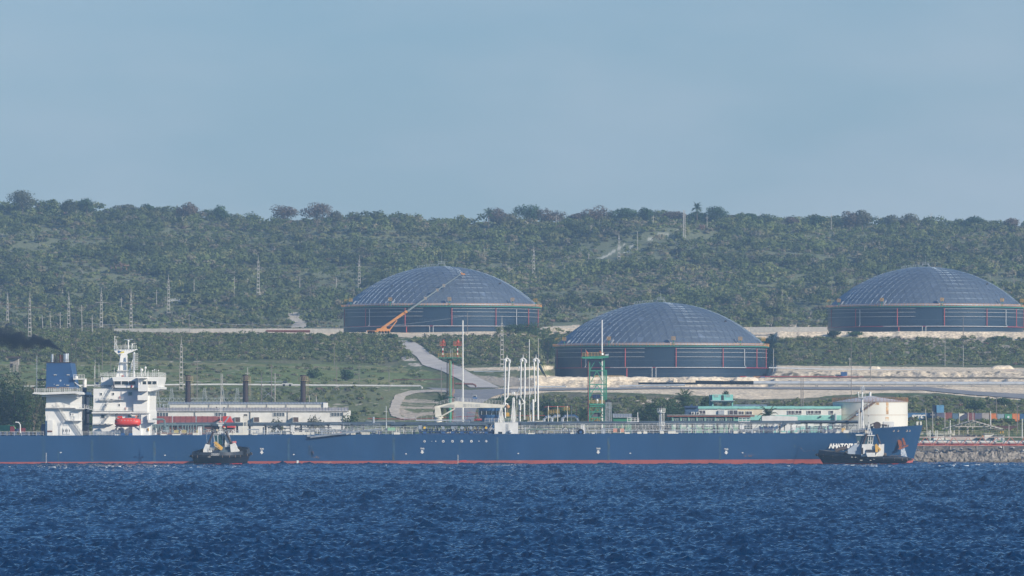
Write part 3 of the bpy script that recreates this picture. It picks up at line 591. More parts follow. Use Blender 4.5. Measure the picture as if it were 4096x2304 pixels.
# ================================================================== OIL TANKER
HULL = mat('hull_blue', (.018, .069, .165), .38, var=.16, scale=.10, stretch=(1, 1, .5), wear=(.05, .10, .13), wscale=.35, wamt=.60, wstretch=(1, 1, .06))
BOOT = mat('boot_topping_red', (.36, .085, .07), .6, var=.15, scale=.3, wear=(.50, .34, .26), wscale=.8, wamt=.60, wstretch=(.25, 1, 1.4))
SX0 = P(-350, 1743, 1500).x
def deckz(x): return 7.33 + (8.0 - 7.33) * (x + 133) / 215
def bootz(x): return .50 + (1.22 - .50) * min(1, max(0, (x + 133) / 215)) + .0
SH = thing('oil_tanker', 'long blue oil tanker with white superstructure aft and red waterline, lying along the shore', 'ship', (0, 1520, 0))
def topz(x):
    f0 = P(3470, 1716, 1503).x; 
    if x < f0: return deckz(x)
    return 9.08 + (10.05 - 9.08) * max(0, (x - f0) / (108.2 - f0)) ** 1.25
def stemx(z): return P(3650, 1855, 1520).x + (108.2 - P(3650, 1855, 1520).x) * max(-.3, z / 10.0) ** 1 if z > 0 else P(3650, 1855, 1520).x - .25 * -z * 0
def halfb(x, z):
    d = max(0, stemx(z) - x); Lb = 46 - 1.6 * max(0, min(10, z)); t = min(1, d / Lb); b = 20 * (1 - (1 - t) ** (2.3 + .08 * max(0, z)))
    ds = x - SX0; b *= 1 - .25 * max(0, 1 - ds / 20) ** 2
    return b
def hullpart(name, zlo, zhi, m, nz=8):
    xs = [SX0 + (60 - SX0) * i / 60 for i in range(60)] ; f0 = P(3470, 1716, 1503).x
    S = [('x', x) for x in xs] + [('x', 60 + (f0 - .02 - 60) * i / 14) for i in range(15)] + [('f', i / 26) for i in range(27)]
    mb = MB(); V = []
    for side in (-1, 1):
        for k, v in S:
            for j in range(nz + 1):
                f = j / nz
                if k == 'x': x = v; z = zlo(x) + (zhi(x) - zlo(x)) * f
                else:
                    z = zlo(f0) + (topz(108) - zlo(100)) * f * 0; 
                    xe = f0 + (108.2 - f0) * v; zl, zh = zlo(xe), zhi(xe); z = zl + (zh - zl) * f; x = f0 + (stemx(z) - f0) * v
                b = halfb(x, z) if not (k == 'f' and v == 1) else 0
                V.append((x, 1520 + side * b, z))
    n = len(S); Fc = []
    for s in (0, 1):
        for i in range(n - 1):
            for j in range(nz):
                a = s * n * (nz + 1) + i * (nz + 1) + j; q = (a, a + nz + 1, a + nz + 2, a + 1)
                Fc.append(q if s == 0 else q[::-1])
    a = 0; b = n * (nz + 1)
    for j in range(nz): Fc.append((a + j, a + j + 1, b + j + 1, b + j))      # transom
    if name == 'hull':
        for i in range(n - 1):
            p = i * (nz + 1) + nz; q = p + n * (nz + 1); Fc.append((p, p + nz + 1, q + nz + 1, q))
    mb.add(V, Fc); return mb.build(name, m, SH, smooth=True)
hull = hullpart('hull', lambda x: bootz(x), topz, HULL)
hullpart('boot_topping', lambda x: -2.0, bootz, BOOT, 3)
def sy(x, z): return 1520 - halfb(x, z)
# hull markings
def pxz(px, py, Y=1500): p = P(px, py, Y); return p.x, p.z
def hulltext(body, px, py, h, **k):
    x, z = pxz(px, py); y = min(sy(x, z), sy(x, z + h), sy(x + .9, z + h)) - .05
    slope = math.atan2(sy(x + 2, z) - sy(x, z), 2)
    return text('hull_lettering', body, (x, y - .02, z), h, WHITE, SH, rz=slope, **k)
def hullmark(pts, m=WHITE, name='hull_marking', t=.03):
    A = []
    for px, py in pts: x, z = pxz(px, py); A.append(Vector((x, sy(x, z) - t - .02, z)))
    mb = MB(); mb.prism(A, [a + Vector((0, t + .01, 0)) for a in A]); return mb.build(name, m, SH)
for cx, cy in ((1047, 1797), (1689, 1796), (2393, 1796), (2905, 1798)):
    hulltext('TUG', cx - 7.5, cy + 1, .36, bold=.03)
    hullmark([(cx - 4, cy + 5), (cx + 4, cy + 5), (cx + 4, cy + 12), (cx + 8, cy + 12), (cx, cy + 20), (cx - 8, cy + 12), (cx - 4, cy + 12)])
for x, y, r, c in ((1698, 1765, 4.5, 'V'), (1727.5, 1765, 1.2, ''), (1743, 1765, 2, ''), (1773, 1765, 5.2, '4'), (1810, 1765, 4.8, '3'), (1847.5, 1765, 5.2, '2'), (1885.5, 1765, 5.2, '1'), (1916, 1764.5, 2, ''), (1945, 1764.5, 4.5, 'V')):
    hullmark([(x + r * math.cos(a), y + r * math.sin(a)) for a in [i * math.pi / 8 for i in range(16)]])
    if c:
        X, Z = pxz(x, y); text('circled_lettering', c, (X, 1499.90, Z - .16), .32, NAVY, SH, align='CENTER', bold=.02)
for x, y in ((660, 1821), (1175, 1818), (1624, 1815.5), (2073, 1814), (2521, 1813), (2970, 1811), (243, 1810)):
    hullmark([(x - 4, y), (x - 1, y - 2), (x + 3, y - 1.6), (x + 4, y), (x + 2, y + 2), (x - 2, y + 1.6)])
for x, y0, y1 in ((185, 1812, 1860), (1832, 1820, 1853)):
    y = y0
    while y < y1: hullmark([(x - 1.6, y), (x + 1.6, y), (x + 1.6, y + 2.2), (x - 1.6, y + 2.2)]); y += 4.6
hullmark([(x, y) for x, y in ((1187, 1842), (1195, 1842), (1194, 1859), (1186, 1859))])
hullmark([Z4.px(x, y) for x, y in ((1415, 1262), (1500, 1258), (1503, 1276), (1420, 1278))], BRED, 'fresh_paint_patch')
for i, ch in enumerate('АНАТОЛИЙ'): hulltext(ch, 3317 + i * 15.4, 1792.5, 1.1, bold=.075, sx=1.08)
STREAK = mat('rust_streak', (.115, .105, .09), .7, wear=(.20, .12, .05), wscale=1, wamt=.5)
for x, w, y0, y1 in ((617, 5, 1765, 1846), (233, 2.5, 1803, 1847), (368, 5, 1757, 1848), (1575, 5, 1750, 1843), (1154, 4, 1752, 1844), (2434, 4, 1748, 1841), (2880, 4, 1746, 1840), (3178, 3, 1744, 1790), (1236, 1.5, 1780, 1820), (1246, 1.5, 1782, 1825), (1990, 4, 1750, 1842)):
    hullmark([(x - w, y0), (x + w, y0), (x + w * 1.1, y1), (x - w * .9, y1)], mat('weld_stain', (.03, .088, .16), .6, var=.3, wear=(.10, .10, .06), wscale=.8, wamt=.52, wstretch=(1, 1, .3)), 'weld_stain', t=.012)
for pts in ([(1235, 1785), (1242, 1785), (1241, 1822), (1236, 1820)], [(1246, 1788), (1250, 1788), (1252, 1830), (1245, 1822)], [(1250, 1805), (1257, 1806), (1255, 1822), (1247, 1820)], [(1240, 1824), (1286, 1824), (1280, 1834), (1248, 1832)], [(2968, 1815), (3010, 1812), (3030, 1824), (2975, 1828)], [(3200, 1790), (3260, 1800), (3268, 1812), (3215, 1806)]):
    hullmark(pts, mat('rust_scuff', (.018, .069, .165), .6, var=.16, scale=.1, wear=(.17, .095, .06), wscale=2.2, wamt=.52, wstretch=(1, 1, .35)), 'rust_patch', t=.012)
for x in (540, 573, 622, 637):
    X, Z = pxz(3400 + x * .3106 + (110 if x > 600 else 0) * .3106 * 1, 1450 + 878 * .3106, 1510)
for x in (3567, 3586, 3624, 3636):
    X, Z = pxz(x, 1723, 1516); y = sy(X, Z); mb = MB(); mb.tube([(X, y - .12, Z), (X, y + .3, Z)], .26, 10); mb.build('fairlead', CREAM, SH)
    mb = MB(); mb.tube([(X + .03, y - .15, Z - .02), (X + .03, y - .10, Z - .02)], .16, 10); mb.build('fairlead_opening', RUST, SH)
# anchor and hawse bell
def anchor():
    Y = 1507.5
    ax = P(3607, 1775, Y)
    yy = sy(ax.x, ax.z)
    mb = MB(); fr = lambda x, y: S6(x, y, yy - .6)
    mb.ball(S6(1590, 880, yy + .1), 1.15, 12, 8, (1, .8, 1.2)); bell = mb.build('hawse_bell', HULL, SH, smooth=True)
    mb = MB()
    mb.ppoly(S6, [(1570, 885), (1615, 880), (1640, 1010), (1600, 1020)], yy - 1.5, yy - 1.05); mb.ppoly(S6, [(1640, 855), (1670, 850), (1710, 965), (1670, 975)], yy - 1.5, yy - 1.05)
    mb.ppoly(S6, [(1575, 1025), (1745, 960), (1740, 985), (1600, 1043)], yy - 1.8, yy - .9)
    mb.ppoly(S6, [(1615, 900), (1640, 895), (1660, 975), (1640, 985)], yy - 1.3, yy - 1.1)
    mb.build('anchor', RUST if False else mat('anchor_rust', (.30, .09, .035), .8, var=.3, scale=3), SH)
    A = [(1630, 1040), (1690, 1010), (1745, 1160), (1635, 1140)]
    V = []
    for x, y in A: p = S6(x, y, yy); V.append(Vector((p.x, sy(p.x, p.z) - .05, p.z)))
    mb = MB(); mb.prism(V, [v + Vector((0, .04, 0)) for v in V]); mb.build('anchor_scrape_mark', mat('scraped_paint', (.5, .55, .6), .6, wear=(.05, .12, .28), wscale=2.5, wamt=.5), SH)
anchor()
# ---- deck rails (near edge, far edge), deck edge trim
def shiprail(x0, x1, Y, name='deck_railing', h=1.1, tiers=3, step=1.7, zo=0):
    mb = MB(); a = P(x0, 1700, Y).x; b = P(x1, 1700, Y).x; n = max(1, int((b - a) / 12))
    for i in range(n):
        xa, xb = a + (b - a) * i / n, a + (b - a) * (i + 1) / n; mb.rail((xa, Y, deckz(xa) + zo), (xb, Y, deckz(xb) + zo), h, step, tiers, .04)
    return mb.build(name, WHITE, SH)
shiprail(-60, 175, 1500.6); shiprail(328, 480, 1500.6); shiprail(590, 1650, 1500.6); shiprail(2075, 3462, 1500.6)
shiprail(590, 3440, 1539, zo=.2)
shiprail(1220, 1670, 1508, 'walkway_railing', zo=.9); shiprail(2060, 3480, 1509, 'walkway_railing', zo=1.15); shiprail(2250, 3180, 1511, 'walkway_railing', zo=1.5, tiers=2)
mb = MB()
for a, b in ((1220, 1670), (2060, 3480)):
    p = P(a, 0, 1509).x; q = P(b, 0, 1509).x; mb.add([(p, 1508.5, deckz(p) + .9), (q, 1508.5, deckz(q) + .9), (q, 1509.6, deckz(q) + .9), (p, 1509.6, deckz(p) + .9), (p, 1508.5, deckz(p) + .78), (q, 1508.5, deckz(q) + .78), (q, 1509.6, deckz(q) + .78), (p, 1509.6, deckz(p) + .78)], [(0, 1, 2, 3), (4, 7, 6, 5), (0, 4, 5, 1), (3, 2, 6, 7)])
mb.build('side_walkway', LGREY, SH)
# ---- main deck pipework
def pz(x): return deckz(x)
def pipes():
    mb = MB()
    for (y, z, r) in ((1518, 2.75, .26), (1519.2, 2.95, .3), (1520.6, 2.8, .34), (1522, 2.7, .3), (1517.2, 2.45, .16)):
        a, b = P(640, 0, y).x, P(3430 if r > .29 else 3200, 0, y).x; n = 12
        mb.tube([(a + (b - a) * i / n, y, deckz(a + (b - a) * i / n) + z + .04 * math.sin(i * 2.3)) for i in range(n + 1)], r, 8)
    mb.build('main_cargo_pipe', SLATE, SH)
    mb = MB(); a, b = P(640, 0, 1520).x, P(3430, 0, 1520).x; x = a; rs = random.Random(2)
    while x < b:
        z = deckz(x)
        for y in (1517, 1523): mb.box((x - .14, y - .14, z - .1), (x + .14, y + .14, z + 2.75))
        mb.box((x - .12, 1516.6, z + 2.35), (x + .12, 1523.4, z + 2.55))
        if rs.random() < .3: mb.tube([(x, 1517, z + .4), (x + 1.6, 1517, z + 2.3)], .09, 4)
        x += rs.uniform(2.7, 4.2)
        mb.build('pipe_support', DARK, SH); mb = MB()
    mb = MB()
    for i in range(98):
        x = rs.uniform(P(640, 0, 1512).x, P(3420, 0, 1512).x); y = rs.uniform(1506, 1530); z = deckz(x)
        k = rs.random()
        if k < .35: mb.tube([(x, y, z), (x, y, z + rs.uniform(.8, 2.0))], rs.uniform(.08, .25), 6)
        elif k < .7: w = rs.uniform(1.5, 6); zz = z + rs.uniform(.3, 1.5); mb.tube([(x, y, zz - .5), (x, y, zz), (x + w, y, zz), (x + w, y, zz - .6)], rs.uniform(.06, .16), 5)
        else: mb.box((x, y, z), (x + rs.uniform(.4, 1.3), y + .6, z + rs.uniform(.5, 1.2)))
        mb.build('deck_fitting', GREYP, SH); mb = MB()
    mb = MB()
    for i in range(90):
        x = rs.uniform(P(640, 0, 1512).x, P(3420, 0, 1512).x); y = rs.uniform(1512, 1534); z = deckz(x); w = rs.uniform(1, 4); zz = z + rs.uniform(.3, 2.2)
        mb.tube([(x, y, z), (x, y, zz), (x + w, y, zz), (x + w, y, z)], rs.uniform(.08, .2), 5)
        if rs.random() < .5: mb.tube([(x, y, zz - .3), (x, y, zz + .1)], .35, 8)
        mb.build('valve_pipework', SLATE, SH); mb = MB()
    mb = MB()
    for i in range(70):
        x = rs.uniform(P(640, 0, 1504).x, P(3440, 0, 1504).x); z = deckz(x); y = rs.uniform(1502, 1506)
        if rs.random() < .5: mb.tube([(x, y, z + .2), (x, y, z + .9)], .09, 5); mb.ball((x, y, z + .95), .14, 6, 4)
        else: w = rs.uniform(.6, 2.2); mb.box((x, y, z), (x + w, y + .5, z + rs.uniform(.25, .7)))
        mb.build('mooring_fitting', CREAM, SH); mb = MB()
pipes()
# pipe hoops (white hose arches) on the walkways
mb = MB()
for x, y in ((932, 1723), (1109, 1718), (1270, 1715), (2262, 1714), (2466, 1714), (2751, 1712), (2925, 1709)):
    mb.ptube(G0, [(x - 8, y + 8), (x - 4, y), (x + 4, y), (x + 8, y + 8)], 1510, .08, 5); mb.ptube(G0, [(x, y - 4), (x, y + 6)], 1510, .08, 4); mb.ptube(G0, [(x - 10, y + 9), (x, y - 4), (x + 10, y + 9)], 1510, .06, 4)
mb.build('access_ladder_hoop', WHITE, SH)
# white deck lockers
for fr, x0, y0, x1, y1 in ((Z2, 555, 890, 598, 990), (Z2, 1630, 875, 1671, 950), (Z6, 722, 800, 770, 922), (Z7, 515, 795, 566, 862)):
    mb = MB(); mb.pbox(fr, x0, y0, x1, y1, 1504, 1506); mb.pbox(fr, x0 - 3, y0 - 4, x1 + 3, y0, 1503.8, 1506.2)
    c = (x0 + x1) / 2; mb.pbox(fr, c - 1, y0 + 3, c + 1, y1 - 3, 1503.93, 1504); mb.build('deck_locker', WHITE, SH)
mb = MB(); p = Z6(718, 897, 1500.4); mb.tube([p, p + Vector((0, .5, 0))], .85, 18); mb.build('tyre_fender', BLACK, SH)
mb = MB(); mb.tube([p - Vector((0, .04, 0)), p + Vector((0, .2, 0))], .38, 14); mb.build('fender_hub', BLUE, SH)
# hose ladder tower (behind the left tug)
mb = MB()
for x in (1084, 1125): mb.ptube(Z2, [(x, 990), (x, 768)], 1504, .13, 4); mb.ptube(Z2, [(x, 990), (x, 768)], 1506, .13, 4)
for i in range(15):
    y = 775 + i * 15; mb.ptube(Z2, [(1084, y), (1125, y)], 1504, .045, 4); mb.ptube(Z2, [(1112, y), (1112, y - 15)], 1503.8, .04, 4)
    if i % 3 == 0: mb.ptube(Z2, [(1084, y, 1504), (1084, y, 1506)], 1504, .06, 4); mb.ptube(Z2, [(1125, y, 1504), (1125, y, 1506)], 1504, .06, 4)
mb.pbox(Z2, 1072, 764, 1134, 772, 1503.6, 1506.4); mb.build('ladder_tower', CREAM, SH)
mb = MB(); mb.pbox(Z2, 1084, 745, 1125, 764, 1504, 1506); mb.build('light_box', DARK, SH)
# gangway stowed at the deck edge
mb = MB(); a = Z2(1860, 1003, 1500.0); b = Z4(400, 848, 1500.0)
for k in (0, .9): mb.tube([a + Vector((0, -k, 0)), b + Vector((0, -k, 0))], .14, 4); 
mb.add([a + Vector((0, 0, .1)), b + Vector((0, 0, .1)), b + Vector((0, -.9, .1)), a + Vector((0, -.9, .1)), a + Vector((0, 0, -.35)), b + Vector((0, 0, -.35)), b + Vector((0, -.9, -.35)), a + Vector((0, -.9, -.35))], [(0, 1, 2, 3), (4, 7, 6, 5), (3, 2, 6, 7), (0, 4, 5, 1), (0, 3, 7, 4), (1, 5, 6, 2)])
mb.rail(a + Vector((0, 0, .1)), b + Vector((0, 0, .1)), .95, 1.2, 2, .03); mb.tube([a, a + Vector((-.9, 0, .1))], .3, 6); mb.build('gangway', GREYP, SH)
mb = MB(); p = Z2(2215, 965, 1499.6); mb.tube([p + Vector((-.35, 0, 0)), p + Vector((.35, 0, 0))], .22, 8); mb.build('gangway_winch', BRED, SH)
mb = MB()
mb.prail(Z2, 2090, 905, 2318, 898, 1506, 1.1, 1.3); mb.prail(Z4, 0, 870, 380, 838, 1507, 1.1, 1.3); mb.ptube(Z4, [(200, 755), (575, 755), (578, 780)], 1512, .1, 5); mb.ptube(Z4, [(303, 700), (303, 780)], 1512, .28, 8)
mb.ptube(Z4, [(466, 560), (466, 860)], 1508, .08, 5); mb.ptube(Z4, [(466, 770), (466, 880)], 1508, .16, 6)
mb.build('raised_platform', LGREY, SH)
mb = MB(); mb.pbox(Z4, 485, 838, 580, 880, 1507, 1509); mb.build('green_deck_box', mat('pale_green_paint', (.28, .5, .32), .6), SH)
mb = MB(); mb.pbox(Z4, 882, 808, 924, 876, 1504, 1506); mb.build('grey_deck_box', GREYP, SH)
mb = MB(); mb.pbox(Z4, 355, 885, 402, 930, 1503, 1505); mb.pbox(Z2, 645, 955, 735, 985, 1503, 1505); mb.build('deck_winch', NAVY, SH)
# ---- cargo manifold
mb = MB(); mb.ptube(Z4, [(965, 850, 1504), (960, 815, 1504), (985, 803, 1504), (1730, 803, 1504), (1758, 815, 1504), (1755, 850, 1504)], 1504, .38, 10)
for x in (1200, 1320, 1440, 1558): mb.ptube(Z4, [(x, 842, 1502.5), (x, 842, 1512)], 1503, .36, 10); mb.ptube(Z4, [(x, 842, 1505), (x, 915, 1505)], 1503, .2, 6)
for x in (985, 1062, 1130, 1260, 1380, 1500, 1640, 1700, 1740): mb.ptube(Z4, [(x, 803), (x, 915)], 1506, .12, 6)
mb.build('manifold_pipe', SLATE, SH, smooth=True)
for x in (960, 1752):
    p = Z4(x, 840, 1501.6); mb = MB(); mb.tube([p, p + Vector((0, 1.5, 0))], .30 * 1.1, 14); mb.build('manifold_flange', mat('bright_yellow', (.75, .48, .06), .5), SH)
for x in (1200, 1320, 1440, 1558):
    p = Z4(x, 842, 1502.2); mb = MB(); mb.tube([p, p + Vector((0, .4, 0))], .42, 12); mb.build('manifold_flange', GREYP, SH)
mb = MB(); a = Z4(888, 880, 1500.4); b = Z4(1830, 890, 1500.4); mb.box((a.x, 1500.4, a.z - .25), (b.x, 1503, a.z)); mb.box((a.x, 1500.4, deckz(a.x)), (b.x, 1500.7, deckz(a.x) + .35))
x = a.x
while x < b.x: mb.box((x, 1500.5, deckz(x)), (x + .25, 1500.8, a.z - .2)); x += 1.55
mb.build('manifold_drip_tray', NAVY, SH)
for x in (960, 1200, 1320, 1440, 1558, 1752):
    mb = MB(); mb.pbox(Z4, x - 22, 893, x + 22, 916, 1500.2, 1501.6); mb.build('mooring_roller', BLUE, SH)
mb = MB(); mb.prail(Z4, 1240, 795, 1540, 795, 1509, 1.0, 1.5); mb.prail(Z4, 700, 755, 850, 755, 1510, 1.0, 1.5); mb.pbox(Z4, 850, 735, 1560, 751, 1514, 1514.5); mb.build('manifold_walkway', LGREY, SH)
rs = random.Random(8); mb = MB()
for i in range(60):
    x = rs.uniform(930, 1800); y0 = rs.uniform(800, 880); mb.ptube(Z4, [(x, y0), (x, 912)], rs.uniform(1505, 1510), rs.uniform(.05, .14), 5)
    if rs.random() < .5: mb.ball(Z4(x, y0, 1506), rs.uniform(.18, .34), 7, 5)
mb.build('manifold_valve', GREYP, SH)
# ---- deck crane
cr = MB(); Yc = 1520
b0 = Z4(1135, 835, Yc)
cr.tube([Z4(1135, 835, Yc), Z4(1137, 700, Yc)], 1.05, 16); cr.tube([Z4(1137, 712, Yc), Z4(1137, 700, Yc)], 1.35, 16)
cr.ppoly(Z4, [(1098, 700), (1180, 690), (1163, 585), (1090, 565)], Yc - 1, Yc + 1); cped = cr.build('deck_crane', CREAM, SH)
mb = MB(); mb.ppoly(Z4, [(1090, 575), (1120, 560), (1370, 498), (1700, 520), (1995, 545), (2045, 560), (2045, 582), (1090, 582)], Yc - .8, Yc + .8); mb.build('crane_jib', CREAM, cped)
mb = MB(); mb.ptube(Z4, [(1175, 695), (1355, 592)], Yc - 1, .2, 8); mb.build('crane_cylinder', CREAM, cped)
mb = MB(); mb.prail(Z4, 1118, 558, 1265, 520, Yc - .8, 1.0, .8, 3, .03); mb.prail(Z4, 1265, 515, 1350, 515, Yc - .8, 1.0, .8); mb.prail(Z4, 1355, 500, 1995, 545, Yc - .8, 1.0, .8, 3, .03); mb.build('crane_railing', WHITE, cped)
mb = MB(); mb.ppoly(Z4, [(1160, 578), (1275, 540), (1345, 540), (1345, 572), (1230, 582)], Yc - .86, Yc - .8); mb.build('crane_shade_patch', mat('painted_shade_grey', (.42, .42, .38), .7), cped)  # thin grey patch: shade painted onto the cream jib plating
mb = MB(); mb.ball(Z4(2030, 570, Yc - 1), .55, 8, 6); mb.ptube(Z4, [(2030, 575), (2030, 660)], Yc - 1, .05, 4); mb.build('crane_block', mat('worn_orange', (.55, .30, .14), .7), cped)
mb = MB(); p = Z4(2032, 670, Yc - 1); mb.box(p - Vector((.4, .3, .5)), p + Vector((.4, .3, .5))); mb.build('crane_hook', YELLOW, cped)
text('crane_lettering', 'SWL 15 T R 4.1-20.0 M', Z4(1462, 550, Yc - .84), .26, GREYP, SH, sx=1.25)
text('crane_lettering', 'SWL 15 T R 4.1-20.0 M', Z4(1462, 568, Yc - .84), .26, GREYP, SH, sx=1.25)
# ---- white deckhouse amidships
mb = MB(); mb.pbox(Z4, 1862, 772, 2165, 918, 1503, 1509); dh = mb.build('midship_deckhouse', WHITE, SH)
mb = MB(); mb.prail(Z4, 1738, 772, 2160, 772, 1503.2, 1.05, 1.1); mb.prail(Z4, 1738, 772, 2160, 772, 1508.8, 1.05, 1.6); mb.build('deckhouse_railing', WHITE, dh)
mb = MB()
for x in (1938, 1960): mb.pbox(Z4, x - 26 if x == 1938 else x - 20, 892, x, 918, 1502.92, 1503.1)
mb.build('deckhouse_opening', GLASS, dh)
mb = MB(); mb.stair(Z4(1780, 915, 1502), Z4(1830, 838, 1502), .7, 10); mb.build('deckhouse_stair', WHITE, dh)
mb = MB(); 
for x in (2022, 2046): mb.ptube(Z4, [(x, 785), (x, 905)], 1502.8, .04, 4)
for i in range(12): mb.ptube(Z4, [(2022, 790 + i * 10), (2046, 790 + i * 10)], 1502.8, .03, 4)
mb.ball(Z4(2060, 893, 1502.6), .5, 10, 6); mb.build('deckhouse_ladder', LGREY, dh)
for cx, top, w in ((1945, 590, 36), (2105, 460, 32)):
    mb = MB()
    for s in (-1, 1):
        for t in (0, 1): mb.ptube(Z4, [(cx + s * w, 770, 1503.5 + t * 4), (cx + s * 5, top, 1505 + t * .8)], 1504, .12, 5)
        mb.ptube(Z4, [(cx + s * 11, 770), (cx + s * 9, top)], 1505, .16, 5)
    mb.ptube(Z4, [(cx, 770), (cx, top - 10)], 1505.5, .2, 6)
    for i in range(1, 5): y = top + (770 - top) * i / 5; ww = 5 + (w - 5) * i / 5; mb.ptube(Z4, [(cx - ww, y), (cx + ww, y)], 1503.8, .06, 4)
    if top < 500: mb.prail(Z4, 2072, 410, 2138, 410, 1505, 1.0, .7); mb.pbox(Z4, 2068, 405, 2140, 412, 1504, 1506); mb.ptube(Z4, [(2088, 380), (2088, 410)], 1505, .15, 6); mb.ball(Z4(2110, 392, 1505), .3)
    mb.build('derrick_post', WHITE, dh)
# ---- vent mast forward of midships (white column with caged top)
mb = MB(); Yv = 1512
mb.ptube(Z6, [(1750, 895), (1748, 610)], Yv, .33, 12); mb.ptube(Z6, [(1750, 895), (1750, 870)], Yv, .55, 12)
mb.ptube(Z6, [(1730, 655), (1712, 635), (1748, 640)], Yv, .1, 6); vm = mb.build('vent_mast', WHITE, SH)
def cage(fr, x0, x1, y0, y1, Y, parent, m=WHITE):
    mb = MB(); a = fr(x0, y1, Y); b = fr(x1, y1, Y); h = fr(x0, y0, Y).z - a.z; c = (a + b) / 2; r = (b.x - a.x) / 2
    pts = [c + Vector((math.cos(t) * r, math.sin(t) * r, 0)) for t in [i * math.pi / 6 for i in range(13)]]
    for k in range(3): mb.tube([p + Vector((0, 0, h * (k + 1) / 3)) for p in pts], .045, 4, cap=False)
    for p in pts[:-1]: mb.tube([p, p + Vector((0, 0, h))], .04, 4)
    mb.tube([c - Vector((0, 0, .12)), c], r * 1.02, 12); return mb.build('platform_cage', m, parent)
cage(Z6, 1702, 1808, 590, 638, Yv, vm); cage(Z6, 1704, 1802, 775, 808, Yv, vm)
mb = MB()
for x in (1778, 1794): mb.ptube(Z6, [(x, 880), (x, 650)], Yv - .8, .05, 4)
for i in range(22): mb.ptube(Z6, [(1778, 655 + i * 10), (1794, 655 + i * 10)], Yv - .8, .035, 4)
for x in (1728,): mb.ptube(Z6, [(x, 880), (x, 650)], Yv - .3, .05, 4)
mb.build('mast_ladder', WHITE, vm)
mb = MB(); mb.ptube(Z6, [(1750, 608), (1750, 572)], Yv, .22, 8); mb.ball(Z6(1750, 575, Yv), .3, 8, 6); mb.build('mast_light', DARK, vm)
for (fr, x0, x1, y0, y1) in ((Z6, 1318, 1465, 713, 763), (Z7, 497, 643, 708, 762)):
    mb = MB(); mb.prail(fr, x0, y1, x1, y1, 1514, 1.0, .9, 2, .07); mb.pbox(fr, x0, y1 - 3, x1, y1 + 4, 1513, 1515); 
    if fr is Z6: mb.ptube(Z6, [(1452, 640), (1452, 760)], 1514, .1, 5)
    mb.build('lookout_platform', WHITE, SH)
# ---- foremast
mb = MB(); Yf = 1516
mb.ptube(S6, [(1008, 780), (1003, 500), (1003, 230)], Yf, .36, 12, .26); mb.ptube(S6, [(1003, 230), (1003, 90)], Yf, .2, 8); mb.ptube(S6, [(1003, 90), (1020, 0)], Yf, .09, 5); fm = mb.build('foremast', WHITE, SH)
mb = MB(); mb.ptube(S6, [(1003, 235), (945, 205), (933, 120)], Yf, .12, 6); mb.ball(S6(933, 125, Yf), .25); mb.pbox(S6, 950, 203, 1060, 209, Yf - .8, Yf + .8)
mb.prail(S6, 955, 205, 1058, 205, Yf - .7, 1.0, .7, 3, .04); mb.prail(S6, 978, 92, 1042, 92, Yf - .5, 1.0, .6, 3, .04); mb.pbox(S6, 978, 88, 1042, 94, Yf - .5, Yf + .5); mb.build('mast_platform', WHITE, fm)
mb = MB(); mb.ptube(S6, [(985, 700), (1060, 400)], Yf - .5, .04, 4)
for x, y0 in ((950, 380), (990, 440), (1105, 350)): mb.ptube(S6, [(x, 720), (x, y0)], Yf - 1.5, .12 if x < 1000 else .07, 5)
mb.build('jackstaff', WHITE, fm)
mb = MB()
for x, y in ((1103, 495), (1103, 610)): p = S6(x, y, Yf - 1.5); mb.box(p - Vector((.15, .1, .2)), p + Vector((.15, .1, .2)))
mb.build('signal_lamp', DARK, fm)
FL = thing('flag', 'small blue and white courtesy flag on the tanker foredeck mast', 'flag', S6(920, 475, Yf - 1.6))
mb = MB(); mb.ppoly(S6, [(897, 470), (942, 455), (940, 488), (905, 500)], Yf - 1.6, Yf - 1.57); mb.build('cloth', WHITE, FL)
mb = MB(); mb.ppoly(S6, [(902, 466), (941, 455), (941, 466), (903, 477)], Yf - 1.64, Yf - 1.61); mb.ppoly(S6, [(904, 488), (940, 478), (940, 488), (905, 499)], Yf - 1.64, Yf - 1.61); mb.build('stripe', BLUE, FL)
# forecastle gear
mb = MB(); p = S6(1245, 650, 1512); mb.tube([p, p + Vector((0, 2, 0))], .95, 14); mb.ptube(S6, [(1130, 640), (1200, 612), (1230, 605)], 1512, .12, 6); mb.ptube(S6, [(1310, 640), (1400, 650)], 1512, .2, 6); mb.build('anchor_windlass', mat('windlass_brown', (.07, .045, .04), .7), SH)
mb = MB()
for x in (1060, 1090, 1140, 1325, 1350, 1385, 1420): mb = MB(); mb.ptube(S6, [(x, 690), (x, 640)], 1513, .2, 6); mb.build('forecastle_fitting', SLATE, SH)
mb = MB(); mb.pbox(S6, 1060, 660, 1180, 700, 1513, 1515); mb.build('forecastle_fitting', SLATE, SH)
mb = MB(); mb.pbox(S6, 1343, 592, 1512, 672, 1514, 1517); mb.build('forecastle_locker', WHITE, SH)
mb = MB(); mb.pbox(S6, 1875, 588, 1905, 645, 1519, 1521); mb.pbox(S6, 1935, 588, 1960, 645, 1519, 1521); mb.ptube(S6, [(1905, 600), (1935, 600)], 1520, .1, 5); mb.ptube(S6, [(1905, 625), (1935, 625)], 1520, .1, 5); mb.build('bow_chock', CREAM, SH)
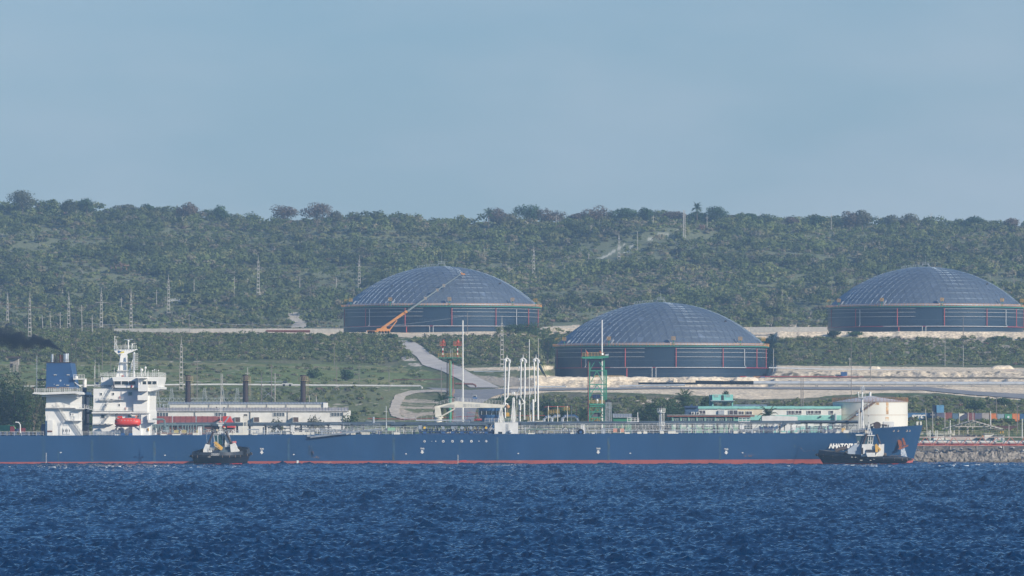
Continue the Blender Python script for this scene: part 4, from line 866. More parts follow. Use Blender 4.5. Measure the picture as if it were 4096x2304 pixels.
# winches and dark mooring gear near the bow
mb = MB()
for x in (790, 850, 905): p = Z7(x, 868, 1505); mb.tube([p + Vector((-.5, 0, 0)), p + Vector((.5, 0, 0))], .75, 12); 
for x in (1600, 1665, 1735): p = Z7(x, 880, 1501.6); mb.tube([p, p + Vector((0, .8, 0))], .55, 14)
for x in (775, 830, 890, 930, 1075, 1410, 1540, 1650): mb.ptube(Z7, [(x, 870), (x, 815)], 1512, .3, 6)
mb.build('mooring_winch', NAVY, SH)
mb = MB()
mb.pbox(Z7, 955, 795, 1003, 880, 1507, 1510); mb.pbox(Z7, 1043, 795, 1145, 880, 1507, 1510); mb.pbox(Z7, 1180, 805, 1235, 870, 1510, 1512); mb.build('bosun_locker', WHITE, SH)
mb = MB(); mb.ptube(Z7, [(1088, 880), (1087, 750)], 1506, .16, 6); mb.pbox(Z7, 1058, 775, 1115, 808, 1505, 1507); mb.build('control_stand', SLATE, SH)
mb = MB(); p = Z7(1848, 870, 1506); mb.box(p - Vector((.5, .4, .5)), p + Vector((.5, .4, .5))); p = Z7(1848, 870, 1506); mb.build('yellow_deck_box', YELLOW, SH)
mb = MB(); mb.ptube(Z7, [(1830, 900), (1845, 805), (1880, 900)], 1510, .12, 5); mb.ptube(Z7, [(1815, 815), (1842, 815)], 1510, .5, 6); mb.build('small_davit', DARK, SH)
mb = MB()
for (a, b, y) in ((0, 560, 1704), (1180, 1300, 1720), (2060, 2300, 1728)): pass
rs = random.Random(77)
for x in (Z6.px(1230, 0)[0], Z6.px(1180, 0)[0]): p = P(x, 1722, 1506); mb.box(p - Vector((.9, .4, .5)), p + Vector((.9, .4, .5)))
mb.build('orange_life_raft', mat('pale_orange', (.65, .25, .14), .6), SH)
mb = MB(); mb.ppoly(Z6, [(0, 868), (60, 852), (200, 848), (300, 855), (352, 872)], 1504, 1508); mb.build('green_tarpaulin', mat('tarpaulin_green', (.06, .13, .10), .8), SH)
# ================================================================== SUPERSTRUCTURE
SW = mat('superstructure_white', (.83, .82, .77), .42, var=.05, scale=.3, wear=(.60, .52, .42), wscale=.5, wamt=.74, wstretch=(1, 1, .3))
def pane(fr, x0, y0, x1, y1, Y, parent, m=GLASS, name='window', fm=WHITE):
    mb = MB(); a = fr(x0, y1, Y); b = fr(x1, y0, Y); t = .09
    for q in (((a.x - t, a.z - t), (b.x + t, a.z)), ((a.x - t, b.z), (b.x + t, b.z + t)), ((a.x - t, a.z), (a.x, b.z)), ((b.x, a.z), (b.x + t, b.z))): mb.box((q[0][0], Y - .09, q[0][1]), (q[1][0], Y + .02, q[1][1]))
    w = mb.build(name, fm, parent); mb = MB(); mb.box((a.x, Y - .03, a.z), (b.x, Y + .02, b.z)); mb.build('pane', m, w); return w
zd = deckz(P(480, 0, 1506).x)
ac = MB(); ac.pbox(S8, 76, 722, 800, 1010, 1506, 1534); ac.pbox(S8, 66, 1010, 806, 1337, 1506, 1534); ac.pbox(S8, 592, 757, 772, 1020, 1504.9, 1506); ac.pbox(S8, 690, 1040, 788, 1337, 1504.9, 1506)
ac.pbox(S8, 578, 1190, 690, 1337, 1504, 1506); ac.pbox(S8, 452, 1215, 478, 1337, 1504.6, 1506)
ACC = ac.build('accommodation_block', SW, SH)
mb = MB(); mb.pbox(S8, 645, 757, 775, 872, 1503.6, 1504.9); mb.build('wing_support', SW, ACC)
mb = MB(); mb.ptube(S8, [(55, 1036), (580, 1036)], 1505.2, .26, 10); mb.ptube(S8, [(580, 1036), (806, 1036)], 1504.6, .2, 8); mb.pbox(S8, 66, 1008, 580, 1016, 1504.9, 1506); mb.pbox(S8, 62, 1176, 300, 1184, 1504.6, 1506); mb.build('deck_edge_pipe', WHITE, ACC)
for x0, y0, x1, y1, g in ((165, 778, 187, 806, 0), (320, 778, 342, 806, 0), (225, 921, 245, 946, 0), (400, 921, 418, 948, 0), (173, 1064, 220, 1101, 0), (523, 1062, 567, 1098, 1), (526, 768, 572, 810, 1), (640, 1066, 660, 1090, 0), (405, 1230, 425, 1262, 0)):
    pane(S8, x0, y0, x1, y1, 1505.97, ACC, GLASSG if g else GLASS)
for x0, y0, x1, y1 in ((560, 681, 578, 706), (408, 822, 425, 849), (484, 967, 498, 993)):
    mb = MB(); mb.pbox(S8, x0, y0, x1, y1, 1505.75 if y0 > 700 else 1504.6, 1506.1); mb.build('fire_box', mat('dark_red_box', (.30, .03, .04), .5), ACC)
def balcony(x0, y0, x1, y1, Y=1505.1, h=None):
    mb = MB(); mb.pbox(S8, x0, y1 - 6, x1, y1, Y, 1506); mb.prail(S8, x0, y1 - 6, x1, y1 - 6, Y + .05, S8(0, y0, Y).z - S8(0, y1 - 6, Y).z, .8, 3, .03); mb.build('balcony', WHITE, ACC)
balcony(150, 820, 322, 868); balcony(290, 828, 460, 868); balcony(90, 965, 575, 1012, 1505.2); balcony(66, 1140, 330, 1182, 1505.1)
mb = MB(); mb.pbox(S8, 155, 868, 345, 880, 1505.3, 1506); mb.build('balcony_bracket', WHITE, ACC)
for (a, b) in (((235, 865), (350, 680)), ((215, 1010), (270, 910)), ((200, 1180), (290, 1065))):
    mb = MB(); mb.stair(S8(a[0], a[1], 1504.9), S8(b[0], b[1], 1504.9), .7, 12, .03); mb.build('outside_stair', WHITE, ACC)
mb = MB()
for i in range(5): mb.pbox(S8, 25, 840 + i * 28, 75, 843 + i * 28, 1510, 1514)
for x in (28, 50): mb.ptube(S8, [(x, 735), (x, 1000)], 1510, .06, 4)
mb.build('aft_ladder_rack', LGREY, ACC)
mb = MB(); mb.pbox(S8, 778, 1125, 875, 1160, 1503, 1508); mb.prail(S8, 800, 1125, 872, 1125, 1503.1, .9, .8); mb.pbox(S8, 765, 1065, 790, 1125, 1504, 1508); mb.ppoly(S8, [(780, 1160), (870, 1160), (800, 1200), (780, 1200)], 1504, 1507); mb.build('forward_platform', WHITE, ACC)
mb = MB(); mb.pbox(S8, 776, 1232, 790, 1272, 1504.6, 1505); mb.build('yellow_box', YELLOW, ACC)
# things crowding the foot of the block
mb = MB(); rs = random.Random(4)
for x in (360, 380, 405, 420): mb.ptube(S8, [(x, 1332), (x - 8, 1255)], 1503, .14, 6)
mb.prail(S8, 40, 1332, 350, 1332, 1502.2, 1.1, .7); mb.pbox(S8, 350, 1295, 430, 1335, 1503, 1505)
for x in range(135, 270, 22): mb.ptube(S8, [(x, 1300), (x + 16, 1300)], 1503, .28, 8)
mb.build('lifeboat_deck_gear', WHITE, ACC)
mb = MB(); mb.pbox(S8, 430, 1295, 475, 1335, 1502.5, 1505); mb.pbox(S8, 532, 1297, 577, 1335, 1502.5, 1505); mb.build('blue_winch', BLUE, ACC)
# bridge
br = MB(); A = [(315, 570), (922, 570), (918, 600), (898, 690), (912, 702), (790, 712), (352, 712), (345, 680)]
br.ppoly(S8, A, 1504.8, 1536); BR = br.build('bridge', SW, SH)
mb = MB(); mb.pbox(S8, 172, 576, 325, 722, 1508, 1530); mb.build('bridge_aft_house', SW, BR)
for x0, x1 in ((344, 430), (440, 523), (534, 616), (708, 756), (776, 824), (835, 889)): pane(S8, x0, 627, x1, 671, 1504.76, BR, GLASS, 'bridge_window')
mb = MB(); mb.pbox(S8, 652, 668, 776, 757, 1502.3, 1504.8); mb.ptube(S8, [(655, 668), (655, 590), (770, 585), (770, 668)], 1502.4, .09, 5); mb.pbox(S8, 630, 578, 770, 588, 1502.3, 1504.8); mb.build('bridge_wing', SW, BR)
mb = MB(); mb.pbox(S8, 660, 600, 705, 668, 1503.8, 1504.7); mb.build('wing_console', WHITE, BR)
mb = MB(); mb.ppoly(S8, [(776, 712), (942, 700), (942, 728), (800, 760), (776, 757)], 1504, 1530); mb.prail(S8, 780, 712, 940, 704, 1504.1, .85, .6, 3, .04); mb.build('bridge_front_platform', WHITE, BR)
mb = MB(); mb.prail(S8, 168, 571, 915, 571, 1505, S8(0, 528, 1505).z - S8(0, 571, 1505).z, 1.0, 3, .045); mb.prail(S8, 168, 571, 915, 571, 1535, 1.2, 1.4); mb.rail(S8(915, 571, 1505), S8(915, 571, 1505) + Vector((0, 32, 0)), 1.2, 2); mb.build('bridge_railing', WHITE, BR)
mb = MB(); mb.pbox(S8, 80, 672, 312, 704, 1507.3, 1507.5); nb = mb.build('name_board', WHITE, BR)
text('board_lettering', 'ANATOLY KOLODKIN', S8(86, 700, 1507.2), .46, DARK, nb, sx=.80, bold=.01)
mb = MB(); mb.pbox(S8, 104, 640, 146, 668, 1508, 1510); mb.build('vent_box', NAVY, BR)
# radar mast
mb = MB(); mb.ppoly(S8, [(430, 270), (506, 270), (503, 572), (370, 572)], 1516, 1519); mb.ppoly(S8, [(340, 214), (636, 214), (640, 220), (508, 275), (506, 300), (432, 322), (345, 240)], 1516.5, 1518.5)
RM = mb.build('radar_mast', SW, SH)
mb = MB(); mb.pbox(S8, 405, 378, 535, 385, 1515, 1519); mb.pbox(S8, 375, 484, 525, 491, 1515, 1519); mb.prail(S8, 342, 213, 430, 213, 1516, .9, .6, 3, .04); mb.prail(S8, 440, 213, 632, 213, 1516, 1.0, .6, 3, .04); mb.build('mast_platform', WHITE, RM)
mb = MB(); mb.ptube(S8, [(432, 270), (432, 572)], 1515.7, .06, 4); mb.ptube(S8, [(352, 215), (350, 45)], 1516, .09, 5); mb.ptube(S8, [(375, 215), (372, 90)], 1516, .06, 4); mb.ptube(S8, [(350, 120), (400, 215)], 1516, .08, 4)
for i in range(4): mb.ptube(S8, [(350, 90 + i * 20), (385, 95 + i * 20)], 1516, .04, 4)
mb.ptube(S8, [(345, 55), (400, 58)], 1516, .05, 4); mb.ptube(S8, [(525, 215), (525, 120)], 1517, .18, 8); mb.ptube(S8, [(487, 213), (487, 130)], 1516, .05, 4); mb.ptube(S8, [(560, 145), (618, 143)], 1516.5, .08, 4); mb.ptube(S8, [(575, 213), (575, 155)], 1516.5, .12, 6)
mb.build('antenna_pole', WHITE, RM)
mb = MB(); mb.ball(S8(525, 108, 1517), .32, 10, 8); mb.build('radar_pedestal', WHITE, RM)
mb = MB(); p = S8(520, 92, 1517); mb.box(p + Vector((-1.0, -.15, -.1)), p + Vector((1.0, .15, .1))); mb.ball(S8(569, 90, 1517), .22); mb.build('radar_scanner', GREYP, RM)
mb = MB(); mb.ball(S8(577, 158, 1516.5), .2); mb.build('small_dome', WHITE, RM)
mb = MB(); mb.ptube(S8, [(601, 570), (601, 252)], 1514, .2, 8); mb.ptube(S8, [(590, 570), (590, 260)], 1515, .12, 6); mb.ptube(S8, [(512, 572), (583, 350)], 1515, .1, 6); mb.ptube(S8, [(528, 570), (590, 375)], 1515, .07, 5)
for i in range(6): mb.ptube(S8, [(532 + i * 8, 530 - i * 30), (590, 530 - i * 30)], 1515, .05, 4)
for x in (616, 648): mb.ptube(S8, [(x, 264), (x, 484)], 1513.5, .05, 4)
for i in range(9): mb.ptube(S8, [(616, 268 + i * 26), (648, 268 + i * 26)], 1513.5, .04, 4)
mb.ptube(S8, [(632, 264), (632, 484)], 1513.5, .04, 4); mb.build('signal_mast', WHITE, SH)
for x, y, r, yb in ((698, 483, .40, 565), (745, 455, .33, 560)):
    mb = MB(); mb.ball(S8(x, y, 1508), r, 12, 8, (1, 1, 1.15)); mb.ptube(S8, [(x, y), (x - 3, yb)], 1508, .13, 6); 
    if x > 700: mb.ptube(S8, [(745, 480), (710, 565)], 1508, .08, 5)
    mb.build('satellite_dome', WHITE, SH, smooth=True)
for x, y in ((838, 493), (862, 482), (885, 470), (911, 490), (785, 490), (772, 495), (686, 445), (345, 450), (90, 430), (98, 350), (148, 400), (255, 505)):
    mb = MB(); mb.ptube(S8, [(x, 570 if x > 160 else 668), (x, y)], 1507, .05, 4)
    if x in (838, 862, 911): mb.ball(S8(x, y, 1507), .18, 8, 6)
    mb.build('whip_antenna', WHITE, SH)
mb = MB(); mb.ball(S8(452, 560, 1506), .35, 8, 6, (1.3, 1, .6)); mb.build('red_raft', BRED, SH)
FY = thing('flag', 'blue and yellow flag hanging on the radar mast of the tanker', 'flag', S8(435, 255, 1516))
mb = MB(); mb.ppoly(S8, [(385, 232), (440, 245), (472, 243), (470, 262), (400, 268)], 1515.6, 1515.65); mb.build('cloth', mat('flag_yellow', (.62, .5, .08), .8), FY)
mb = MB(); mb.ppoly(S8, [(385, 230), (440, 243), (410, 266), (388, 262)], 1515.5, 1515.55); mb.build('blue_stripe', BLUE, FY)
# lifeboat in its davits
LBc = S8(515, 1160, 1500.9); LB = thing('lifeboat', 'orange-red enclosed lifeboat hanging on the side of the white superstructure', 'lifeboat', LBc)
mb = MB(); V = []; n = 15; k = 12
a = S8(350, 1160, 1500.9).x; b = S8(683, 1160, 1500.9).x; hz = (S8(0, 1103, 1500).z - S8(0, 1215, 1500).z)
for i in range(n + 1):
    t = i / n; x = a + (b - a) * t; w = (1 - abs(2 * t - 1) ** 3.2) ** .6 + .05
    for j in range(k):
        an = 2 * math.pi * j / k; z = math.sin(an) * hz * .5; yv = math.cos(an) * 1.35 * w
        zz = z * (w ** .45 if z < 0 else (.55 + .45 * w)); V.append((x + (.15 * z * (2 * t - 1) * -.2), 1500.9 + yv, LBc.z + zz + (.05 if z > 0 else 0)))
Fc = [(i * k + j, i * k + (j + 1) % k, (i + 1) * k + (j + 1) % k, (i + 1) * k + j) for i in range(n) for j in range(k)] + [tuple(range(k))[::-1], tuple(range(n * k, n * k + k))]
LBM = mat('lifeboat_orange_red', (.68, .06, .035), .45, var=.08)
mb.add(V, Fc); mb.build('hull', LBM, LB, smooth=True)
mb = MB(); mb.pbox(S8, 386, 1076, 444, 1102, 1500.2, 1501.6); mb.ptube(S8, [(355, 1212), (395, 1205)], 1500.9, .14, 6); mb.build('steering_turret', LBM, LB)
mb = MB(); mb.ptube(S8, [(352, 1172), (440, 1182), (600, 1182), (682, 1172)], 1499.6, .06, 4); mb.build('fender_strip', BRED, LB)
mb = MB(); 
for x in (440, 480, 520, 560, 600): p = S8(x, 1130, 1499.62); mb.box(p + Vector((-.14, -.02, -.05)), p + Vector((.14, .1, .05)))
mb.build('reflective_mark', WHITE, LB)
mb = MB(); p = S8(628, 1082, 1501); mb.box(p - Vector((.25, .3, .25)), p + Vector((.25, .3, .25))); mb.build('davit_winch', mat('pale_orange', (.65, .25, .14), .6), SH)
for x in (372, 668):
    mb = MB(); mb.ptube(S8, [(x, 1330, 1505), (x, 1190, 1503.2), (x - 8, 1050, 1502), (x + 10, 1045, 1500.9), (x + 8, 1110, 1500.9)], 1502, .13, 6); mb.build('lifeboat_davit', DARK if x < 500 else GREYP, SH)
# ---- aft funnel casing
cs = MB(); cs.pbox(S7, 262, 972, 732, 1336, 1507, 1533); cs.pbox(S7, 272, 800, 728, 972, 1507, 1533); CA = cs.build('funnel_casing', SW, SH)
mb = MB()
mb.tube([S7(735, 1125, 1512), S7(735, 785, 1512)], .75, 14); mb.tube([S7(735, 1125, 1512), S7(728, 1180, 1512)], .75, 14, .3); mb.build('casing_trunk', SW, CA, smooth=True)
mb = MB(); mb.ppoly(S7, [(90, 788), (122, 768), (240, 770), (640, 755), (740, 770), (756, 800), (700, 800), (640, 785), (260, 800), (215, 800)], 1504, 1534); mb.ptube(S7, [(215, 822), (600, 808)], 1506, .2, 8); mb.ptube(S7, [(600, 805), (700, 850)], 1505, .15, 6); mb.build('casing_platform', WHITE, CA)
mb = MB(); mb.prail(S7, 122, 770, 645, 757, 1504.1, 1.0 * .95, .55, 3, .05); mb.prail(S7, 645, 757, 735, 775, 1504.1, .95, .55, 3, .05); mb.prail(S7, 122, 770, 645, 757, 1533.5, .95, 1.2, 3, .05); mb.ptube(S7, [(660, 770), (690, 850), (700, 790)], 1504, .05, 4); mb.build('platform_railing', WHITE, CA)
mb = MB(); mb.pbox(S7, 262, 966, 652, 974, 1505.9, 1507); mb.pbox(S7, 652, 976, 762, 988, 1505.6, 1512); mb.prail(S7, 268, 966, 645, 966, 1505.9, .85, .7); mb.prail(S7, 668, 976, 770, 976, 1505.7, .9, .7); mb.pbox(S7, 540, 1130, 735, 1140, 1506, 1507); mb.prail(S7, 545, 1130, 690, 1130, 1505, .85, .7); mb.build('casing_walkway', WHITE, CA)
mb = MB(); mb.stair(S7(535, 1135, 1506.1), S7(405, 940, 1506.1), .7, 15, .04); mb.stair(S7(740, 1330, 1506.1), S7(600, 1130, 1506.1), .7, 15, .04); mb.build('casing_stair', WHITE, CA)
mb = MB(); a = S7(765, 968, 1506); b = S7(880, 1000, 1506); mb.rail(a, b, .8, .6, 2, .04); mb.tube([a, b], .1, 4); mb.ptube(S7, [(690, 1040), (690, 1090)], 1506, .1, 5); mb.build('connecting_gangway', WHITE, SH)
for x0, y0, x1, y1 in ((583, 1022, 626, 1080), (488, 1232, 530, 1310), (538, 1232, 582, 1310)):
    mb = MB(); mb.pbox(S7, x0, y0, x1, y1, 1506.85, 1507.05); d = mb.build('steel_door', SW, CA)
    mb = MB(); mb.pbox(S7, x0 + 4, y0 + 18, x0 + 10, y0 + 45, 1506.78, 1506.86); mb.pbox(S7, x1 - 10, y0 + 18, x1 - 4, y0 + 45, 1506.78, 1506.86); mb.build('door_handle', DARK, d)
mb = MB(); mb.pbox(S7, 286, 1130, 358, 1336, 1506.4, 1507); mb.ptube(S7, [(292, 1060), (292, 1240)], 1506.5, .07, 5); mb.ptube(S7, [(365, 1330), (365, 1140)], 1506.5, .05, 4); mb.ptube(S7, [(378, 1330), (378, 1140)], 1506.5, .05, 4)
for i in range(18): mb.ptube(S7, [(365, 1145 + i * 10), (378, 1145 + i * 10)], 1506.5, .03, 4)
mb.ptube(S7, [(462, 1330), (462, 1190), (475, 1172), (520, 1160)], 1506.6, .07, 5); mb.build('casing_pipe', WHITE, CA)
mb = MB(); mb.pbox(S7, 285, 1263, 350, 1280, 1506.2, 1506.5); mb.build('fire_hose', RUST, CA)
mb = MB(); mb.pbox(S7, 210, 1178, 258, 1330, 1508, 1512); mb.build('blue_deck_locker', NAVY, SH)
mb = MB(); mb.pbox(S7, 622, 592, 772, 606, 1508, 1514); mb.prail(S7, 625, 592, 768, 592, 1508.1, 1.0, .7, 3, .05); mb.tube([S7(768, 705, 1511), S7(768, 618, 1511)], .55, 12); mb.ball(S7(768, 618, 1511), .55, 12, 8, (1, 1, .7)); mb.ball(S7(660, 580, 1510), .5, 10, 6); mb.ptube(S7, [(640, 640), (740, 715)], 1509, .1, 5); FT = mb.build('funnel_side_platform', WHITE, SH)
mb = MB(); mb.tube([S7(765, 1180, 1516), S7(765, 705, 1516)], .6, 10); 
for y in (822, 1040, 1180): mb.ptube(S7, [(735, y), (885, y - 4)], 1516, .28, 8)
mb.build('blue_trunk_pipe', mat('dark_blue_pipe', (.04, .085, .15), .5), SH)
FN = MB(); FN.ppoly(S7, [(276, 392), (584, 392), (606, 520), (640, 722), (268, 722)], 1509, 1526); FU = FN.build('funnel', mat('funnel_blue', (.026, .082, .20), .45, var=.08), SH)
mb = MB(); mb.pbox(S7, 274, 380, 588, 393, 1508.9, 1526.1); mb.prail(S7, 280, 382, 580, 382, 1509.1, .8, .8, 2, .05); mb.prail(S7, 280, 382, 580, 382, 1525.5, .8, .8, 2, .05); mb.build('funnel_top_rim', DARK, FU)
for a, b in ((284, 408), (440, 570)): mb = MB(); mb.pbox(S7, a, 701, b, 722, 1508.9, 1509.05); mb.build('funnel_vent', mat('brown_louvre', (.11, .07, .055), .7), FU)
for x, y in ((390, 545), (557, 545), (418, 678), (551, 678)): mb = MB(); mb.pbox(S7, x - 19, y - 3, x + 19, y + 4, 1508.75, 1509.1); mb.build('funnel_lamp', CREAM, FU)
mb = MB(); p = S7(457, 620, 1508.95); mb.tube([p, p + Vector((0, .15, 0))], .26, 10); mb.tube([S7(376, 667, 1508.95), S7(376, 667, 1509.1)], .12, 8); mb.tube([S7(508, 668, 1508.95), S7(508, 668, 1509.1)], .12, 8); mb.build('funnel_badge', LGREY, FU)
for x, r, m, y0 in ((351, .36, SILVER, 275), (405, .16, DARK, 278), (452, .22, RUST, 285), (476, .22, RUST, 290), (522, .68, SILVER, 268), (556, .16, LGREY, 265), (378, .1, DARK, 290)):
    mb = MB(); mb.tube([S7(x, 390, 1514), S7(x, y0, 1514)], r, 14); e = mb.build('exhaust_pipe', m, FU, smooth=True)
    mb = MB(); mb.tube([S7(x, y0 + 4, 1514), S7(x, y0 - 3, 1514)], r * 1.03, 14); mb.build('sooty_rim', DARK, e)
mb = MB(); mb.pbox(S7, 150, 600, 272, 620, 1512, 1513); mb.build('funnel_bracket', NAVY, FU)
mb = MB(); mb.ptube(S7, [(152, 305), (152, 765)], 1509, .08, 5); mb.ptube(S7, [(145, 390), (160, 392)], 1509, .05, 4); mb.build('stern_antenna', GREYP, SH)
# stern deck gear
mb = MB(); mb.ptube(Z1, [(138, 978), (165, 980), (180, 1000), (181, 1092)], 1506, .17, 8); mb.build('gooseneck_vent', WHITE, SH)
mb = MB()
for x in (10, 45, 85, 120, 215, 260, 300, 330): p = Z1(x, 1080, 1505); mb.box(p - Vector((.8, .5, .5)), p + Vector((.8, .5, .4)))
p = Z1(148, 1052, 1507); mb.tube([p, p + Vector((0, 1, 0))], .55, 12); mb.build('stern_mooring_winch', NAVY, SH)
mb = MB(); p = Z1(205, 1050, 1510); mb.box(p - Vector((1.0, .5, .9)), p + Vector((.6, .5, .6))); p = Z1(112, 1035, 1510); mb.box(p - Vector((.6, .5, .9)), p + Vector((.5, .5, .6))); mb.build('red_engine_unit', mat('dark_red_paint', (.2, .03, .035), .6), SH)
tp = thing('tarpaulin', 'bright green tarpaulin heap behind the stern rail at the left edge', 'tarpaulin', Z1(60, 1060, 1545)); mb = MB(); mb.ppoly(Z1, [(-60, 1062), (-40, 1008), (60, 1003), (115, 1010), (135, 1040), (130, 1062)], 1545, 1549); mb.build('cloth', mat('bright_green_tarp', (.16, .50, .18), .7, var=.25, scale=.7), tp)
# deck tanks forward of the accommodation
mb = MB(); mb.tube([Z2(178, 950, 1512), Z2(178, 895, 1512)], .85, 14); mb.ball(Z2(178, 897, 1512), .85, 14, 6, (1, 1, .4)); mb.ptube(Z2, [(30, 805), (150, 803), (168, 815), (170, 895)], 1511, .3, 8)
for x in (60, 90, 120, 215, 255, 320, 375, 410, 440, 470, 500, 535, 620): mb.ptube(Z2, [(x, 960), (x, 870)], 1514, .22, 7)
mb.ptube(Z2, [(0, 872), (700, 868)], 1515, .32, 8); mb.ptube(Z2, [(0, 905), (300, 850)], 1517, .3, 8); mb.build('deck_tank_pipework', mat('grey_green_pipe', (.12, .17, .18), .5), SH, smooth=True)
mb = MB()
for x in (300, 390, 560): p = Z2(x, 945, 1508); mb.box(p - Vector((.5, .4, .4)), p + Vector((.7, .4, .4)))
mb.build('yellow_fitting', mat('dull_yellow', (.42, .34, .10), .7), SH)
# ---- smoke from the funnel
def smoke():
    pts = [(262, 1413, 3), (250, 1406, 6), (235, 1396, 11), (215, 1384, 17), (190, 1374, 24), (160, 1368, 32), (120, 1365, 42), (80, 1360, 50), (40, 1354, 58), (0, 1348, 62), (-60, 1342, 66), (-120, 1338, 60), (-160, 1336, 20)]
    mb = MB(); n = 14; V = []; org = P(130, 1365, 1514)
    for x, y, r in pts:
        c = P(x, y, 1514); rr = r * 1514 / F
        for j in range(n): a = 2 * math.pi * j / n; V.append((c.x, 1514 + math.cos(a) * rr * .8, c.z + math.sin(a) * rr))
    k = len(pts); mb.add(V, [(i * n + j, i * n + (j + 1) % n, (i + 1) * n + (j + 1) % n, (i + 1) * n + j) for i in range(k - 1) for j in range(n)] + [tuple(range(n)), tuple(range((k - 1) * n, k * n))[::-1]])
    m = bpy.data.materials.new('funnel_smoke'); m.use_nodes = True; t = m.node_tree; t.nodes.remove(t.nodes['Principled BSDF'])
    v = nd(t, 'ShaderNodeVolumePrincipled'); v.inputs['Color'].default_value = (.045, .062, .10, 1); v.inputs['Density'].default_value = 0
    tc = nd(t, 'ShaderNodeTexCoord'); sx = nd(t, 'ShaderNodeSeparateXYZ'); t.links.new(tc.outputs['Object'], sx.inputs[0])
    # centre line and radius of the plume as curves over x
    xs = [P(x, y, 1514) for x, y, r in pts]; x0, x1 = xs[-1].x, xs[0].x; z0, z1 = min(p.z for p in xs) - .1, max(p.z for p in xs) + .1
    u = nd(t, 'ShaderNodeMapRange'); u.inputs['From Min'].default_value = x0; u.inputs['From Max'].default_value = x1; t.links.new(sx.outputs['X'], u.inputs['Value'])
    def curve(vals):
        c = nd(t, 'ShaderNodeFloatCurve'); cm = c.mapping; cv = cm.curves[0]; P_ = sorted(zip([(p.x - x0) / (x1 - x0) for p in xs], vals))
        cv.points[0].location = P_[0]; cv.points[1].location = P_[-1]
        for q in P_[1:-1]: cv.points.new(*q)
        cm.update(); t.links.new(u.outputs[0], c.inputs['Value']); return c
    zc = curve([(p.z - z0) / (z1 - z0) for p in xs]); rc = curve([r * 1514 / F / 5 for _, _, r in pts])
    def math_(op, a, b=None):
        q = nd(t, 'ShaderNodeMath'); q.operation = op
        for i, w in enumerate((a, b)):
            if w is None: continue
            if isinstance(w, (int, float)): q.inputs[i].default_value = w
            else: t.links.new(w, q.inputs[i])
        return q.outputs[0]
    zz = math_('MULTIPLY_ADD', zc.outputs[0], z1 - z0); zz.node.inputs[2].default_value = z0
    dz = math_('SUBTRACT', sx.outputs['Z'], zz); dy = math_('SUBTRACT', sx.outputs['Y'], 1514.0)
    rr = math_('MULTIPLY', rc.outputs[0], 5.0)
    d2 = math_('ADD', math_('MULTIPLY', dz, dz), math_('MULTIPLY', dy, dy)); q = math_('DIVIDE', math_('SQRT', d2), rr)
    nz = nd(t, 'ShaderNodeTexNoise'); nz.inputs['Scale'].default_value = .42; nz.inputs['Detail'].default_value = 4; t.links.new(tc.outputs['Object'], nz.inputs['Vector'])
    fall = math_('SUBTRACT', 1.0, q); f2 = math_('ADD', fall, math_('MULTIPLY_ADD', nz.outputs['Fac'], 1.9)); f2.node.inputs[1].default_value = 1.0
    nzs = math_('MULTIPLY_ADD', nz.outputs['Fac'], 2.2); nzs.node.inputs[2].default_value = -1.25
    s = math_('ADD', math_('SUBTRACT', .95, q), nzs); s = math_('MAXIMUM', s, 0.0)
    edge = math_('MINIMUM', math_('MULTIPLY', fall, 4.0), 1.0); edge = math_('MAXIMUM', edge, 0.0)
    thick = math_('DIVIDE', 1.5, math_('ADD', rr, .5))
    dens = math_('MULTIPLY', math_('MULTIPLY', s, edge), math_('MULTIPLY', thick, 4.6))
    t.links.new(dens, v.inputs['Density']); t.links.new(v.outputs[0], t.nodes['Material Output'].inputs['Volume'])
    o = mb.build('smoke', m); bm = bmesh.new(); bm.from_mesh(o.data); bmesh.ops.recalc_face_normals(bm, faces=bm.faces); bm.to_mesh(o.data); bm.free(); tag(o, kind='stuff')
smoke()
